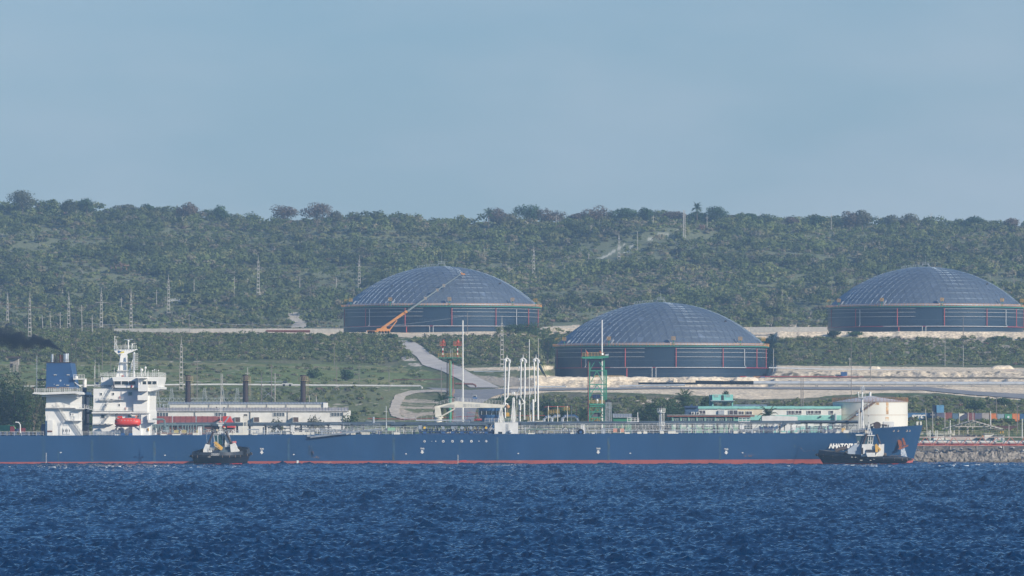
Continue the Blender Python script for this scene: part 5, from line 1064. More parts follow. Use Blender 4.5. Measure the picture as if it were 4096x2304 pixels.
# ================================================================== STORAGE TANKS WITH DOMED ROOFS
SHELL = mat('tank_shell_steel', (.022, .046, .078), .31, .3, var=.10, scale=.12, stretch=(1, 1, .25))
DOMEM = mat('dome_aluminium', (.36, .40, .44), .46, .7, var=.07, scale=.25, attr='Col')
BATTEN = mat('dome_batten', (.42, .48, .54), .36, 1.0, var=.1)
GREENP = mat('green_wind_girder', (.03, .22, .17), .5)
ORAIL = mat('orange_brown_rail', (.62, .30, .08), .6)
WPIPE = mat('white_pipe', (.52, .53, .53), .5, var=.12)
def domed_tank(label, cx, Y, zb, rot=0, crane_side=False):
    X = (cx - 2048) / F * Y; O = Vector((X, Y, zb)); R = 39.4; Hs = 12.4; rise = 15.9; t = thing('domed_tank', label, 'storage tank', O, 'domed storage tanks')
    ring = lambda r, z, a0=0, a1=360, n=120: [O + Vector((math.sin(R_(a)) * r, -math.cos(R_(a)) * r, z)) for a in [a0 + (a1 - a0) * i / n for i in range(n + 1)]]
    mb = MB(); n = 128; lo = ring(R, -1, n=n)[:-1]; hi = ring(R, Hs, n=n)[:-1]
    mb.add(lo + hi, [(i, (i + 1) % n, n + (i + 1) % n, n + i) for i in range(n)]); mb.build('shell', SHELL, t, smooth=True)
    mb = MB()
    for z in (2.4, 4.9, 7.3): mb.tube(ring(R + .02, z), .06, 4)
    mb.build('shell_seam', mat('shell_seam_steel', (.08, .11, .15), .5), t)
    # dome: six-sided triangulated lattice on a spherical cap
    Rd = R * .985; Rs = (Rd * Rd + rise * rise) / (2 * rise); K = 14; pts = []; idx = {}
    for k in range(K + 1):
        for j in range(max(1, 6 * k)):
            r = Rd * k / K; s, f = divmod(j / max(k, 1), 1) if k else (0, 0)
            a = (s + f) * 60 + 12
            z = Hs + .9 + math.sqrt(Rs * Rs - r * r) - (Rs - rise); idx[(k, j)] = len(pts); pts.append(O + Vector((math.sin(R_(a)) * r, -math.cos(R_(a)) * r, z)))
    tris = []
    for k in range(1, K + 1):
        for s in range(6):
            for f in range(k):
                a = idx[(k, s * k + f)]; b = idx[(k, (s * k + f + 1) % (6 * k))]; c = idx[(k - 1, (s * (k - 1) + f) % max(1, 6 * (k - 1)))] 
                tris.append((a, b, c))
                if f < k - 1: d = idx[(k - 1, (s * (k - 1) + f + 1) % (6 * (k - 1)))]; tris.append((b, d, c))
    rs = np.random.RandomState(int(cx)); V = []; Cc = []
    for q in tris:
        v = [np.array(pts[i]) for i in q]; tl = rs.uniform(-.014, .014, 3); tn = rs.uniform(.95, 1.05); 
        if rs.rand() < .012: tn = 1.35
        for w, dz in zip(v, tl): V.append(w + np.array((0, 0, dz))); Cc.append(np.array((.235, .285, .335)) * tn)
    npmesh('dome', np.array(V), np.arange(len(V)).reshape(-1, 3), DOMEM, t, col=np.array(Cc), org=O)
    E = set()
    for q in tris:
        for i in range(3): E.add(tuple(sorted((q[i], q[(i + 1) % 3]))))
    mb = MB()
    for a, b in E:
        p, q = pts[a], pts[b]; d = (q - p) * .06; mb.tube([p + d + Vector((0, 0, .07)), q - d + Vector((0, 0, .05))], .042, 4)
    mb.build('dome_batten', BATTEN, t)
    mb = MB(); mb.tube(ring(R - .4, Hs + .75), .42, 6); mb.build('dome_edge', mat('pale_edge_metal', (.45, .5, .55), .4, .5), t)
    mb = MB(); a = ring(R + .1, Hs - .05, n=n)[:-1]; b = ring(R + 1.0, Hs - .05, n=n)[:-1]; a2 = [p + Vector((0, 0, .3)) for p in a]; b2 = [p + Vector((0, 0, .3)) for p in b]
    mb.add(a + b + a2 + b2, [f for i in range(n) for f in ((i, n + i, n + (i + 1) % n, (i + 1) % n), (2 * n + i, 2 * n + (i + 1) % n, 3 * n + (i + 1) % n, 3 * n + i), (n + i, 3 * n + i, 3 * n + (i + 1) % n, n + (i + 1) % n))]); mb.build('wind_girder', GREENP, t)
    mb = MB()
    for z in (.65, 1.2): mb.tube(ring(R + .95, Hs + z), .075, 4)
    for p in ring(R + .95, Hs + .2, n=200)[:-1]: mb.tube([p, p + Vector((0, 0, 1.05))], .07, 4)
    mb.build('girder_railing', ORAIL, t)
    for z in (-.75, -2.1, -3.8):
        mb = MB(); mb.tube(ring(R + .35, Hs + z, 6, 350, 110), .065, 5); mb.build('ring_pipe', WPIPE, t)
    mb = MB(); mb.tube(ring(R + .45, Hs - 7.75), .13, 5); mb.build('fire_water_ring', mat('ring_pipe_red', (.40, .05, .06), .5), t)
    mb = MB(); mb.tube(ring(R + .75, Hs - 7.7, -29, -6), .12, 5); mb.tube(ring(R + .75, Hs - 7.7, -4, 50), .12, 5)
    for a in (-6, -4): p = ring(R + .75, 0, a, a, 1)[0]; mb.tube([p + Vector((0, 0, Hs - 7.7)), p - Vector((0, 0, .5))], .13, 5)
    for a in (-45, 49): p = ring(R + .6, 0, a, a, 1)[0]; mb.tube([p + Vector((0, 0, Hs - .9)), p + Vector((0, 0, Hs - 6.9)), p + Vector((.6 if a > 0 else -.3, 0, Hs - 7.6))], .15, 5)
    mb.build('foam_pipe', WPIPE, t)
    for a in (-76, -48.5, -20.5, 6.6, 33.5, 61.3, 77, 120, 160, 200, 240):
        p = ring(R + .5, 0, a, a, 1)[0]; mb = MB(); mb.tube([p + Vector((0, 0, Hs - .6)), p + Vector((0, 0, Hs - 7.6))], .17, 6); 
        if a == -20.5: p = ring(R + .6, 0, -19.6, -19.6, 1)[0]; mb.tube([p + Vector((0, 0, Hs - 8)), p + Vector((0, 0, -.5))], .22, 6)
        mb.build('fire_water_riser', REDP, t)
    for a in (-66, -30.3, 5.3, 46.3, 73, 114, 150, 186, 222, 258):
        c = ring(R + .1, Hs + .2, a, a, 1)[0]; mb = MB(); mb.tube([c, c + Vector((0, 0, 2.2))], .18, 5); mb.tube([c + Vector((-.5, 0, .8)), c + Vector((.5, 0, .8))], .12, 4); s = mb.build('platform_post', GREENP, t)
        mb = MB()
        for dx in (-.65, -.2, .25, .65):
            for dy in (-.6, .6): mb.box(c + Vector((dx - .05, dy - .03, 2.1)), c + Vector((dx + .05, dy + .03, 3.4)))
        for z in (2.1, 2.5, 2.95, 3.35): mb.box(c + Vector((-.68, -.63, z)), c + Vector((.68, .63, z + .07)))
        mb.build('yellow_cage', YELLOW, s)
        k = 1 if math.sin(R_(a)) < -.2 else -1; mb = MB(); mb.tube([c + Vector((.8 * k, .4, .9)), c + Vector((1.9 * k, .4, 2.4))], .22, 6); mb.build('foam_chamber', LGREY, s)
    for a, r in ((-60, .9), (62, .9)): pass
    top = O + Vector((0, 0, Hs + .9 + rise)); mb = MB()
    for s in (-1, 1):
        for y in (-1, 1): mb.tube([top + Vector((s * 1.9, y, -.1)), top + Vector((s * 1.1, y, 1.3))], .06, 4); mb.tube([top + Vector((s * 1.1, y, -.1)), top + Vector((s * 1.1, y, 2.1 - .8))], .05, 4)
    mb.box(top + Vector((-1.4, -1.1, 1.0)), top + Vector((1.4, 1.1, 1.1)))
    for z in (1.45, 1.9): mb.rail(top + Vector((-1.4, -1, 1)), top + Vector((1.4, -1, 1)), z - 1, 1, 1, .05)
    mb.tube([top, top + Vector((0, 0, 4.6))], .05, 4); cp_ = mb.build('top_platform', LGREY, t)
    mb = MB(); pr = None
    for i in range(9):
        x = -2.4 - i * .95; r = abs(x); z = Hs + .9 + math.sqrt(Rs * Rs - r * r) - (Rs - rise); p = O + Vector((x, -.4, z)); mb.tube([p, p + Vector((.3, 0, 1.0))], .05, 4); mb.tube([p + Vector((.6, 0, 0)), p + Vector((.3, 0, 1.0))], .05, 4)
        q = p + Vector((.3, 0, 1.0))
        if pr: mb.tube([pr, q], .04, 4)
        pr = q
    mb.build('dome_stair_railing', LGREY, t)
    mb = MB()
    for (x, r) in ((-20, 30), (23, 28)):
        y = -math.sqrt(r * r - x * x); z = Hs + .9 + math.sqrt(Rs * Rs - r * r) - (Rs - rise); p = O + Vector((x, y, z)); mb.add([p, p + Vector((1.1, .1, .1)), p + Vector((.9, .5, .9)), p + Vector((.1, .6, .5))], [(0, 1, 2), (0, 2, 3), (1, 0, 3), (2, 1, 3)])
    mb.build('roof_hatch', DARK, t)
    return t
domed_tank('blue-grey domed tank on the upper terrace behind the orange crane, leftmost of the three', 1766, 2322, 42.1)
domed_tank('blue-grey domed tank in the middle, nearest of the three, behind the green tower', 2643, 2150, 24.5)
domed_tank('blue-grey domed tank cut off by the right edge, rightmost of the three', 3703, 2331, 42.1)
# ------------------------------------------------------------------ mobile crane
def crane():
    Y = 2274; b = hit(1510, 1330); zb = P(1510, 1329, Y).z; t = thing('mobile_crane', 'orange mobile crane with long telescopic boom reaching over the left tank', 'crane', (P(1510, 0, Y).x, Y, zb))
    mb = MB(); mb.pbox(Z3, 480, 922, 745, 938, Y - 1.3, Y + 1.3); mb.pbox(Z3, 500, 925, 548, 942, Y - 1.3, Y + 1.3); mb.ppoly(Z3, [(590, 925), (592, 900), (640, 895), (740, 905), (740, 930), (600, 935)], Y - 1.2, Y + 1.2); mb.ppoly(Z3, [(650, 900), (700, 880), (712, 905), (660, 925)], Y - 1, Y + 1); mb.build('carrier', ORANGE, t)
    for x in (500, 528, 560, 625, 660, 695, 725): p = Z3(x, 940, Y - 1.3); mb = MB(); mb.tube([p, p + Vector((0, 2.6, 0))], .5, 10); mb.build('wheel', BLACK, t)
    mb = MB(); mb.ppoly(Z3, [(650, 915), (640, 890), (925, 690), (945, 712)], Y - .6, Y + .6); mb.ppoly(Z3, [(905, 700), (935, 690), (948, 715), (925, 725)], Y - .9, Y + .9); bm = mb.build('main_boom', ORANGE, t)
    mb = MB(); mb.tube([Z3(728, 930, Y), Z3(825, 805, Y)], .30, 6, .2); mb.build('luffing_cylinder', ORANGE, t)
    mb = MB(); pts = [(940, 703, Y), (1150, 553, Y + 6), (1285, 458, Y + 12), (1360, 408, Y + 16), (1555, 277, Y + 26)]
    for i in range(4): mb.tube([Z3(*pts[i]), Z3(*pts[i + 1])],   .42 - .06 * i, 6, .38 - .06 * i)
    mb.build('telescopic_boom', mat('boom_grey_green', (.15, .18, .18), .5), bm)
    mb = MB()
    for q in pts[1:4]: p = Z3(*q); mb.box(p - Vector((.55, .6, .6)), p + Vector((.55, .6, .6)))
    mb.build('boom_collar', mat('collar_brown', (.25, .22, .18), .6), bm)
    mb = MB(); mb.ppoly(Z3, [(1552, 250), (1568, 262), (1606, 272), (1604, 285), (1575, 284), (1558, 278)], Y + 25.5, Y + 26.5); mb.build('boom_head', ORANGE, bm)
    mb = MB(); mb.tube([Z3(1578, 280, Y + 26), Z3(1578, 370, Y + 26)], .05, 4); mb.ball(Z3(1580, 374, Y + 26), .75, 8, 6, (1, .6, 1.1)); mb.build('hook_block', mat('hook_dull_orange', (.42, .28, .14), .6), bm)
    for x in (470, 552): mb = MB(); mb.pbox(Z3, x, 923, x + 25, 940, Y - 1.25, Y + 1.25); mb.build('driver_cab', LGREY if x < 500 else ORANGE, t)
crane()
# ------------------------------------------------------------------ walls, containers on the upper terrace
mb = MB(); rs = random.Random(3)
def wallseg(x0, x1, yt, yb, Y, fn=6):
    a = P(x0, yb, Y); b = P(x1, yt, Y); n = max(1, int((b.x - a.x) / fn))
    for i in range(n): mb.box((a.x + (b.x - a.x) * i / n, Y, a.z), (a.x + (b.x - a.x) * (i + 1) / n - .06, Y + .3, b.z + rs.uniform(-.04, .04)))
wallseg(455, 1375, 1314, 1338, 2300)
W1 = tag(mb.build('concrete_wall', CONC), 'long pale concrete wall on the terrace left of the left tank', 'wall'); 
mb = MB(); wallseg(3000, 3310, 1308, 1330, 2300); tag(mb.build('concrete_wall', CONC), 'pale concrete wall on the terrace left of the right tank', 'wall')
mb = MB(); wallseg(2150, 2300, 1307, 1325, 2345); tag(mb.build('concrete_wall', CONC), 'pale concrete wall between the left and the middle tank', 'wall')
mb = MB(); wallseg(1372, 1374, 1313, 1330, 2300)
def container(label, fr, x0, y0, x1, y1, Y, m, depth=6, ribs=True, group='shipping containers', name='shipping_container'):
    a = fr(x0, y1, Y); b = fr(x1, y0, Y); c = thing(name, label, 'container', ((a.x + b.x) / 2, Y, a.z), group)
    mb = MB(); mb.box((a.x, Y, a.z), (b.x, Y + depth, b.z)); k = mb.build('body', m, c)
    mb = MB(); n = max(3, int((b.x - a.x) / .32))
    for i in range(n): x = a.x + (b.x - a.x) * (i + .5) / n; mb.box((x - .06, Y - .05, a.z + .12), (x + .06, Y - .001, b.z - .12))
    for z0, z1 in ((a.z, a.z + .12), (b.z - .12, b.z)): mb.box((a.x, Y - .07, z0), (b.x, Y - .001, z1))
    mb.build('corrugation', m, c); return c
CMAT = {}
def cm(n, c, wear=(.25, .15, .09)): 
    return mat('container_' + n, c, .6, var=.15, scale=.8, wear=wear, wscale=.8, wamt=.68)
container('rust-red container in front of the concrete wall on the left terrace', Q2, 1955, 1068, 2282, 1092, 2300, cm('rust_red', (.26, .08, .06)), 2.4)
container('pale grey stacked frames container beside the rust-red one on the terrace', Q2, 2298, 1066, 2445, 1090, 2301, cm('pale_grey', (.38, .38, .36)), 2.4)
container('low blue container on the dirt terrace right of the middle tank', Z7, 1815, 122, 1895, 192, 2074, cm('deep_blue', (.04, .11, .28)), 2.4, name='shipping_container')
container('dark container end on the bank right of the middle tank', Z7, 600, 172, 690, 192, 2053, cm('grey_blue', (.12, .17, .22)), 2.4)
container('orange-brown container end on the bank right of the middle tank', Z7, 690, 175, 772, 240, 2050, cm('orange_brown', (.36, .20, .10)), 2.4)
container('blue container end on the bank at the middle tank right foot', Z7, 780, 180, 835, 240, 2049, cm('mid_blue', (.06, .13, .27)), 2.4)
# dirt mounds along the bank in front of the middle tank
SANDM = mat('limestone_spoil', (.76, .65, .49), .95, var=.25, scale=.8, bump=.5)
def mound(label, x0, x1, yt, yb, Y, D=3, seed=0):
    a = P(x0, yb, Y); b = P(x1, yt, Y); n = max(8, int((b.x - a.x) / .8)); m = 8; V = []; 
    for i in range(n + 1):
        x = a.x + (b.x - a.x) * i / n; e = min(1, min(i, n - i) / (n * .12 + 1)) ** .5
        for j in range(m + 1):
            an = math.pi * j / m; r = 1 + .12 * (vnoise(np.array(x / 1.3 + seed), np.array(j * .9), 4) - .5) * 2
            V.append((x, Y + D * .5 - math.cos(an) * D * .5 * (.4 + .6 * e), a.z - .3 + (b.z - a.z + .3) * math.sin(an) ** .6 * (e * .85 + .15) * float(r)))
    Fc = [(i * (m + 1) + j, (i + 1) * (m + 1) + j, (i + 1) * (m + 1) + j + 1, i * (m + 1) + j + 1) for i in range(n) for j in range(m)]
    mb = MB(); mb.add(V, Fc); o = mb.build('dirt_mound', SANDM, None, True); tag(o, label, 'mound', 'dirt mounds beside the tanks'); return o
mound('long flat-topped sandy mound at the left foot of the middle tank', 2140, 2650, 1507, 1530, 2043, 4)
mound('sandy mound with rounded ends in the middle below the middle tank', 2735, 2895, 1507, 1528, 2040, 4)
mound('small pale rock heap between the two rounded mounds', 2690, 2708, 1509, 1528, 2038, 2)
mound('irregular pale spoil heap right of the rounded mounds', 2927, 3040, 1507, 1528, 2040, 4, 3)
mound('low spoil heap on the cut bank edge at the far right', 3960, 4060, 1462, 1476, 2110, 4, 5); mound('small pinkish spoil heap on the dirt terrace', 3475, 3525, 1465, 1475, 2108, 3, 6)
mb = MB(); a = Z5(505, 888, 2050); b = Z5(850, 865, 2050)
n = 40
for i in range(n): x = a.x + (b.x - a.x) * i / n; mb.box((x, 2050, a.z), (x + (b.x - a.x) / n * .7, 2050.1, b.z))
mb.box((a.x, 2050.1, b.z - .2), (b.x, 2050.2, b.z)); tag(mb.build('fence', mat('ochre_fence', (.5, .36, .16), .7)), 'ochre slatted fence at the foot of the middle tank', 'fence')
# ------------------------------------------------------------------ pipelines
def pipeline(label, pts, r, m, name='pipeline', sup=None, lift=0, n=10, caps=None):
    mb = MB(); V = []
    for (x, y, Y) in pts: V.append(P(x, y, Y))
    mb.tube(V, r, n); c = V[0]; t = thing(name, label, 'pipe', c); mb.build('pipe', m, t, smooth=True)
    if sup:
        for i in range(len(V) - 1):
            k = max(1, int((V[i + 1] - V[i]).length / sup))
            for j in range(k):
                p = V[i].lerp(V[i + 1], (j + .5) / k); z = float(H(p.x, p.y)); 
                if .05 < p.z - z < 1.6:
                    s = MB(); s.box((p.x - .5, p.y - .6, z - .3), (p.x + .5, p.y + .6, p.z - r * .6)); s.build('support', CONCD, t)
    return t
pipeline('long white pipeline across the green meadow, ending in a bend', [(90, 1547, 1898), (300, 1543, 1898), (600, 1540, 1899), (900, 1538, 1900), (1200, 1541, 1899), (1500, 1543, 1898), (1680, 1544, 1897), (1689, 1551, 1896)], .32, mat('pipeline_white', (.62, .61, .57), .5), sup=25)
pipeline('long grey pipeline on low supports beside the paved road', [(3014, 1531, 1996), (3200, 1532, 1996), (3600, 1533.5, 1996), (4300, 1534, 1996)], .62, mat('pipeline_grey', (.40, .43, .46), .45, var=.12), sup=9)
pipeline('black pipe in front of the middle tank bank, upper right length', [(2782, 1529, 1999), (2900, 1531, 1999), (3014, 1531, 1999)], .62, BLACK, sup=9)
pipeline('black pipe lying left of and below the upper black length', [(2553, 1533.5, 1994), (2790, 1534, 1994)], .36, BLACK)
pipeline('pale grey pipe length on the ground below the black pipes', [(2478, 1545, 1990), (2600, 1542, 1990), (2740, 1540, 1990)], .30, LGREY, sup=20)
pipeline('short pale grey pipe left of the green tower', [(2135, 1547, 1990), (2265, 1546, 1990)], .26, LGREY)
pipeline('thin white pipe along the top of the cut bank', [(3075, 1471, 2104), (3300, 1477, 2103), (3700, 1480, 2103), (4300, 1482, 2103)], .28, WPIPE, sup=14)
pipeline('thin rusty-red pipe on the dirt terrace under the cut bank', [(2960, 1506, 2058), (3200, 1506, 2058), (3455, 1508, 2058)], .14, REDP, n=5); pipeline('short red pipe on the bank top at the far right', [(4010, 1481, 2098), (4090, 1482, 2098)], .14, REDP, n=5)
pipeline('rusty pipe crossing the meadow left of the green mast', [(1572, 1518.5, 1960), (1700, 1518, 1960), (1775, 1517, 1960)], .13, RUST, n=5)
pipeline('rusty red pipe with valve at the foot of the hill road', [(1820, 1535, 1940), (1890, 1536, 1940), (1900, 1540, 1940), (1904, 1548, 1940)], .3, RUST)
pipeline('pale pipe beside the dirt road right of the tall white pole', [(1895, 1485.5, 2050), (2000, 1485, 2050), (2035, 1483, 2050)], .16, LGREY, n=5)
pipeline('thin red pipe running behind the deck crane and loading arms', [(1470, 1674, 1610), (1650, 1677, 1610), (1900, 1664, 1600), (2180, 1662, 1600)], .08, REDP, n=5)
# ------------------------------------------------------------------ pylons and poles
def pylon(x, yt, yb, w, label, Y=None, arm=None):
    b = hit(x, yb) if Y is None else Vector(((x - 2048) / F * Y, Y, P(x, yb, Y).z)); Y = b.y; k = Y / F; h = (yb - yt) * k; wb = w * k * .5
    t = thing('concrete_pylon', label, 'pylon', b, 'ladder-like concrete pylons'); mb = MB()
    wt = wb * .38
    for s in (-1, 1): mb.tube([b + Vector((s * wb, 0, -1)), b + Vector((s * wt, 0, h * .86))], .16 + .035 * s, 4, .1)
    mb.tube([b + Vector((0, 0, h * .84)), b + Vector((0, 0, h))], .16, 4, .06); mb.build('column', CONC, t)
    mb = MB(); n = max(5, int(h / 1.9))
    for i in range(n):
        z = h * .86 * (i + .3) / n; ww = wb + (wt - wb) * z / (h * .86); mb.box(b + Vector((-ww, -.12, z)), b + Vector((ww, .12, z + .45))); mb.build('rung', CONC, t); mb = MB()
    if arm:
        mb = MB(); mb.tube([b + Vector((-arm * k, 0, h * .66)), b + Vector((arm * k, 0, h * .66))], .11, 4); mb.build('crossarm', RUST if arm > 25 else CONC, t)
PY = [(30, 1167, 1315, 10, 35), (119, 1168, 1352, 13, 62), (275, 1165, 1318, 12, 12), (405, 1148, 1330, 13, 24), (524, 1147, 1345, 13, 26), (674, 1096, 1258, 12, 12), (1033, 1018, 1190, 13, 14), (1437, 1020, 1155, 11, 10), (2135, 980, 1108, 11, 10), (2476, 925, 1075, 12, 0), (725, 1345, 1560, 16, 0), (2008, 1262, 1485, 16, 14)]
for i, (x, yt, yb, w, arm) in enumerate(PY):
    lab = {0: 'at the far left edge above the smoke', 1: 'second from the left, above the funnel smoke', 2: 'above the gap right of the funnel, with grey rungs', 3: 'left of the one above the radar mast', 4: 'directly above the radar mast', 5: 'on the wooded slope above the first chimney', 6: 'on the wooded slope, taller, above the second chimney', 7: 'on the slope immediately left of the left dome', 8: 'on the slope between left and middle domes', 9: 'beside the pale track up the hill', 10: 'behind the power station, beside the leftmost chimney', 11: 'standing in front of the left tank, left of the loading arms'}[i]
    pylon(x, yt, yb, w, 'pale concrete pylon ' + lab, arm=arm)
t = thing('concrete_pylon', 'tall twin-legged tan post on the hill below the ridge palm', 'pylon', hit(2737, 975), 'ladder-like concrete pylons'); b = Vector(t.location); k = b.y / F; mb = MB()
for s in (-1, 1): mb.tube([b + Vector((s * .5, 0, -1)), b + Vector((s * .35, 0, 134 * k))], .28, 4)
mb.build('column', CONC, t); mb = MB(); mb.box(b + Vector((-.9, -.8, -1)), b + Vector((.9, .8, 1.2))); mb.build('footing', CONC, t)
def pole(x, yt, yb, label, m=WOODP, arm=12, r=.14, Y=None, x2=None):
    b = hit(x, yb) if Y is None else Vector(((x - 2048) / F * Y, Y, P(x, yb, Y).z)); k = b.y / F; h = (yb - yt) * k
    t = thing('utility_pole', label, 'pole', b, 'utility poles'); dx = ((x2 or x) - x) * k; mb = MB(); mb.tube([b - Vector((0, 0, .8)), b + Vector((dx, 0, h))], r, 5, r * .7); mb.build('post', m, t)
    if arm:
        mb = MB(); z = h * .82; mb.tube([b + Vector((-arm * k + dx * .8, 0, z)), b + Vector((arm * k + dx * .8, 0, z))], .07, 4)
        for s in (-1, -.5, .5, 1): p = b + Vector((s * arm * k + dx * .8, 0, z)); mb.tube([p, p + Vector((0, 0, .35))], .07, 4)
        mb.build('crossarm', m, t)
UPW = [(172, 1262, 1320, 168, 10), (205, 1254, 1322, 199, 12), (241, 1248, 1324, 240, 10), (328, 1220, 1340, 326, 10), (370, 1262, 1342, 368, 8), (485, 1190, 1238, 0, 6), (626, 1160, 1228, 0, 11), (776, 1118, 1198, 0, 0), (937, 1105, 1180, 0, 10), (1064, 1106, 1153, 0, 0), (1199, 1108, 1168, 0, 11), (1345, 1110, 1155, 0, 11), (1460, 1112, 1140, 0, 11), (2035, 1064, 1110, 0, 6), (2225, 860, 910, 0, 9), (2355, 1010, 1065, 0, 5), (2250, 1050, 1082, 0, 0), (2550, 925, 1000, 0, 0), (2613, 862, 902, 0, 9), (2828, 862, 922, 0, 6), (3325, 852, 935, 0, 7), (2415, 850, 888, 0, 0)]
for i, (x, yt, yb, x2, arm) in enumerate(sorted(UPW)): pole(x, yt, yb, f'thin pale pole on the upper slope, {nth(i)} of the hillside poles', CONC, arm, .17, x2=x2 or None)
LOW = [(147, 1420, 1570, 5, 'thin pole at the left of the blue funnel'), (409, 1368, 1480, 11, 'grey pole on the slope left of the radar mast'), (443, 1408, 1490, 8, 'faint pole just right of the first pole left of the radar mast'), (788, 1420, 1608, 18, 'dark pole between first and second chimneys, nearest the first'), (1337, 1375, 1462, 0, 'grey pole upper one of the pair right of the third chimney'), (1346, 1456, 1545, 8, 'grey double pole right of the third chimney'), (1436, 1455, 1546, 12, 'grey pole in the meadow above the white pipeline'), (1556, 1462, 1565, 9, 'grey pole below the pipeline near the dirt track'), (757, 1255, 1345, 0, 'dark pole above the concrete wall'), (1010, 1290, 1345, 6, 'short dark pole left of the left tank'),
       (1765, 1470, 1600, 0, 'dark slender pole left of the green mast'), (1870, 1250, 1335, 12, 'dark pole in front of the left tank'), (3853, 1262, 1345, 0, 'dark pole in front of the right tank'), (3780, 1360, 1465, 0, 'pale pole on the scrub slope below the right tank, left one'), (3853, 1382, 1467, 0, 'pale pole on the scrub slope below the right tank, right one'), (3924, 1432, 1455, 0, 'short pale stump pole on the scrub slope'), (3094, 1395, 1490, 0, 'pale metal pole at the right side of the middle tank'), (3405, 1360, 1588, 5, 'rusty thin lattice mast crossing the terrace'), (3482, 1410, 1520, 0, 'thin dark pole on the cut bank'), (3399, 1430, 1468, 5, 'short pale lattice post on the terrace edge')]
for x, yt, yb, arm, lab in LOW: pole(x, yt, yb, lab, WOODP if 'pale' not in lab else CONC, arm, .13)
SHP = [(3204, 1508, 1628, 1640, 'twin dark leaning post over the turquoise building, left leg'), (3212, 1508, 1628, 1641, 'twin dark leaning post over the turquoise building, right leg'), (3709, 1637, 1735, 1620, 'leaning grey pole right of the ship bow, nearest it'), (3730, 1645, 1735, 1625, 'grey pole with bracket second from the bow'), (3779, 1650, 1735, 1622, 'grey pole rising in front of the maroon container'), (3836, 1650, 1732, 1623, 'grey pole in front of the cream tarpaulin container'), (3872, 1650, 1732, 1624, 'left one of two close grey poles behind the shed ridge'), (3891, 1650, 1732, 1625, 'right one of two close grey poles behind the shed ridge'), (3962, 1645, 1732, 1626, 'grey pole in front of the rusty white container'), (3985, 1590, 1660, 1700, 'dark thin pole above the orange container'), (4069, 1624, 1735, 1640, 'thin pole with crossarm in front of the orange container'), (4088, 1675, 1742, 1600, 'white pole at the right edge'), (3800, 1680, 1738, 1605, 'short white pole left of the shed roof'), (4035, 1698, 1735, 1606, 'short pale pole at the right end of the shed'), (1851, 1282, 1690, 1556, 'very tall slender white mast right of the green mast'), (2117, 1358, 1562, 1700, 'slender white pole between the loading arms'), (2153, 1352, 1560, 1702, 'slender grey pole above the right loading arm'), (2408, 1280, 1720, 1556, 'tall white mast standing in the green tower'), (990, 1470, 1610, 1680, 'grey H-frame pole between the chimneys, left leg'), (1086, 1458, 1608, 1681, 'brown H-frame pole between the chimneys, middle leg'), (1100, 1492, 1608, 1682, 'grey H-frame pole between the chimneys, right leg'), (1046, 1495, 1608, 1683, 'dark braced pole left of the brown H-frame leg'), (884, 1496, 1610, 1675, 'pale concrete post pair behind the power station, left one'), (890, 1496, 1610, 1676, 'pale concrete post pair behind the power station, right one'), (1237, 1582, 1608, 1672, 'short pale post behind the power station roof, left one'), (1265, 1585, 1608, 1673, 'short pale post behind the power station roof, right one')]
for x, yt, yb, Y, lab in SHP:
    w = 'white' in lab; pole(x, yt, yb, lab, WHITE if w else (CONC if 'pale' in lab or 'grey' in lab else WOODP), 8 if 'crossarm' in lab or 'bracket' in lab or 'H-frame' in lab else 0, .26 if x in (1851, 2408) else .15, Y, x2=x - 8 if 'leaning grey' in lab else None)
mb = MB(); mb.tube([P(1020, 1527, 1681), P(1130, 1527, 1681)], .09, 4); mb.tube([P(1046, 1553, 1682), P(1100, 1598, 1682)], .08, 4); mb.tube([P(1100, 1553, 1683), P(1046, 1598, 1683)], .08, 4); tag(mb.build('pole_bracing', GREYP), 'crossed grey braces between the H-frame poles', 'bracing')
# lattice tower behind the funnel
t = thing('lattice_tower', 'dark thin lattice tower behind and right of the funnel', 'tower', Vector(((296 - 2048) / F * 1760, 1760, float(H((296 - 2048) / F * 1760, 1760))))); mb = MB()
for s, (xt, xb) in ((-1, (284, 286)), (1, (302, 308))):
    for d in (0, 1.2): mb.tube([P(xb, 1560, 1760 + d), P(xt, 1252, 1760 + d)], .09, 4)
for i in range(16): y = 1255 + i * 19; mb.tube([P(284, y, 1760), P(303, y + 19, 1760)], .05, 4); mb.tube([P(303, y, 1761), P(284, y + 19, 1761)], .05, 4)
mb.tube([P(272, 1278, 1760), P(300, 1278, 1760)], .08, 4); mb.build('lattice', mat('dark_lattice', (.07, .07, .075), .7), t)
# wires
mb = MB()
for a, b, s in (((328, 1290, 1990), (757, 1275, 2200), 1.5), ((757, 1258, 2200), (1010, 1296, 2250), 1.5), ((1010, 1293, 2250), (1870, 1262, 2250), 3), ((-60, 1221, 2380), (119, 1226, 2260), .3)):
    p, q = P(*a), P(*b); mb.tube([p.lerp(q, i / 12) - Vector((0, 0, s * 4 * (i / 12) * (1 - i / 12))) for i in range(13)], .045, 3)
tag(mb.build('power_line', GREYP), 'thin power lines strung between the poles left of the left tank', 'power line')
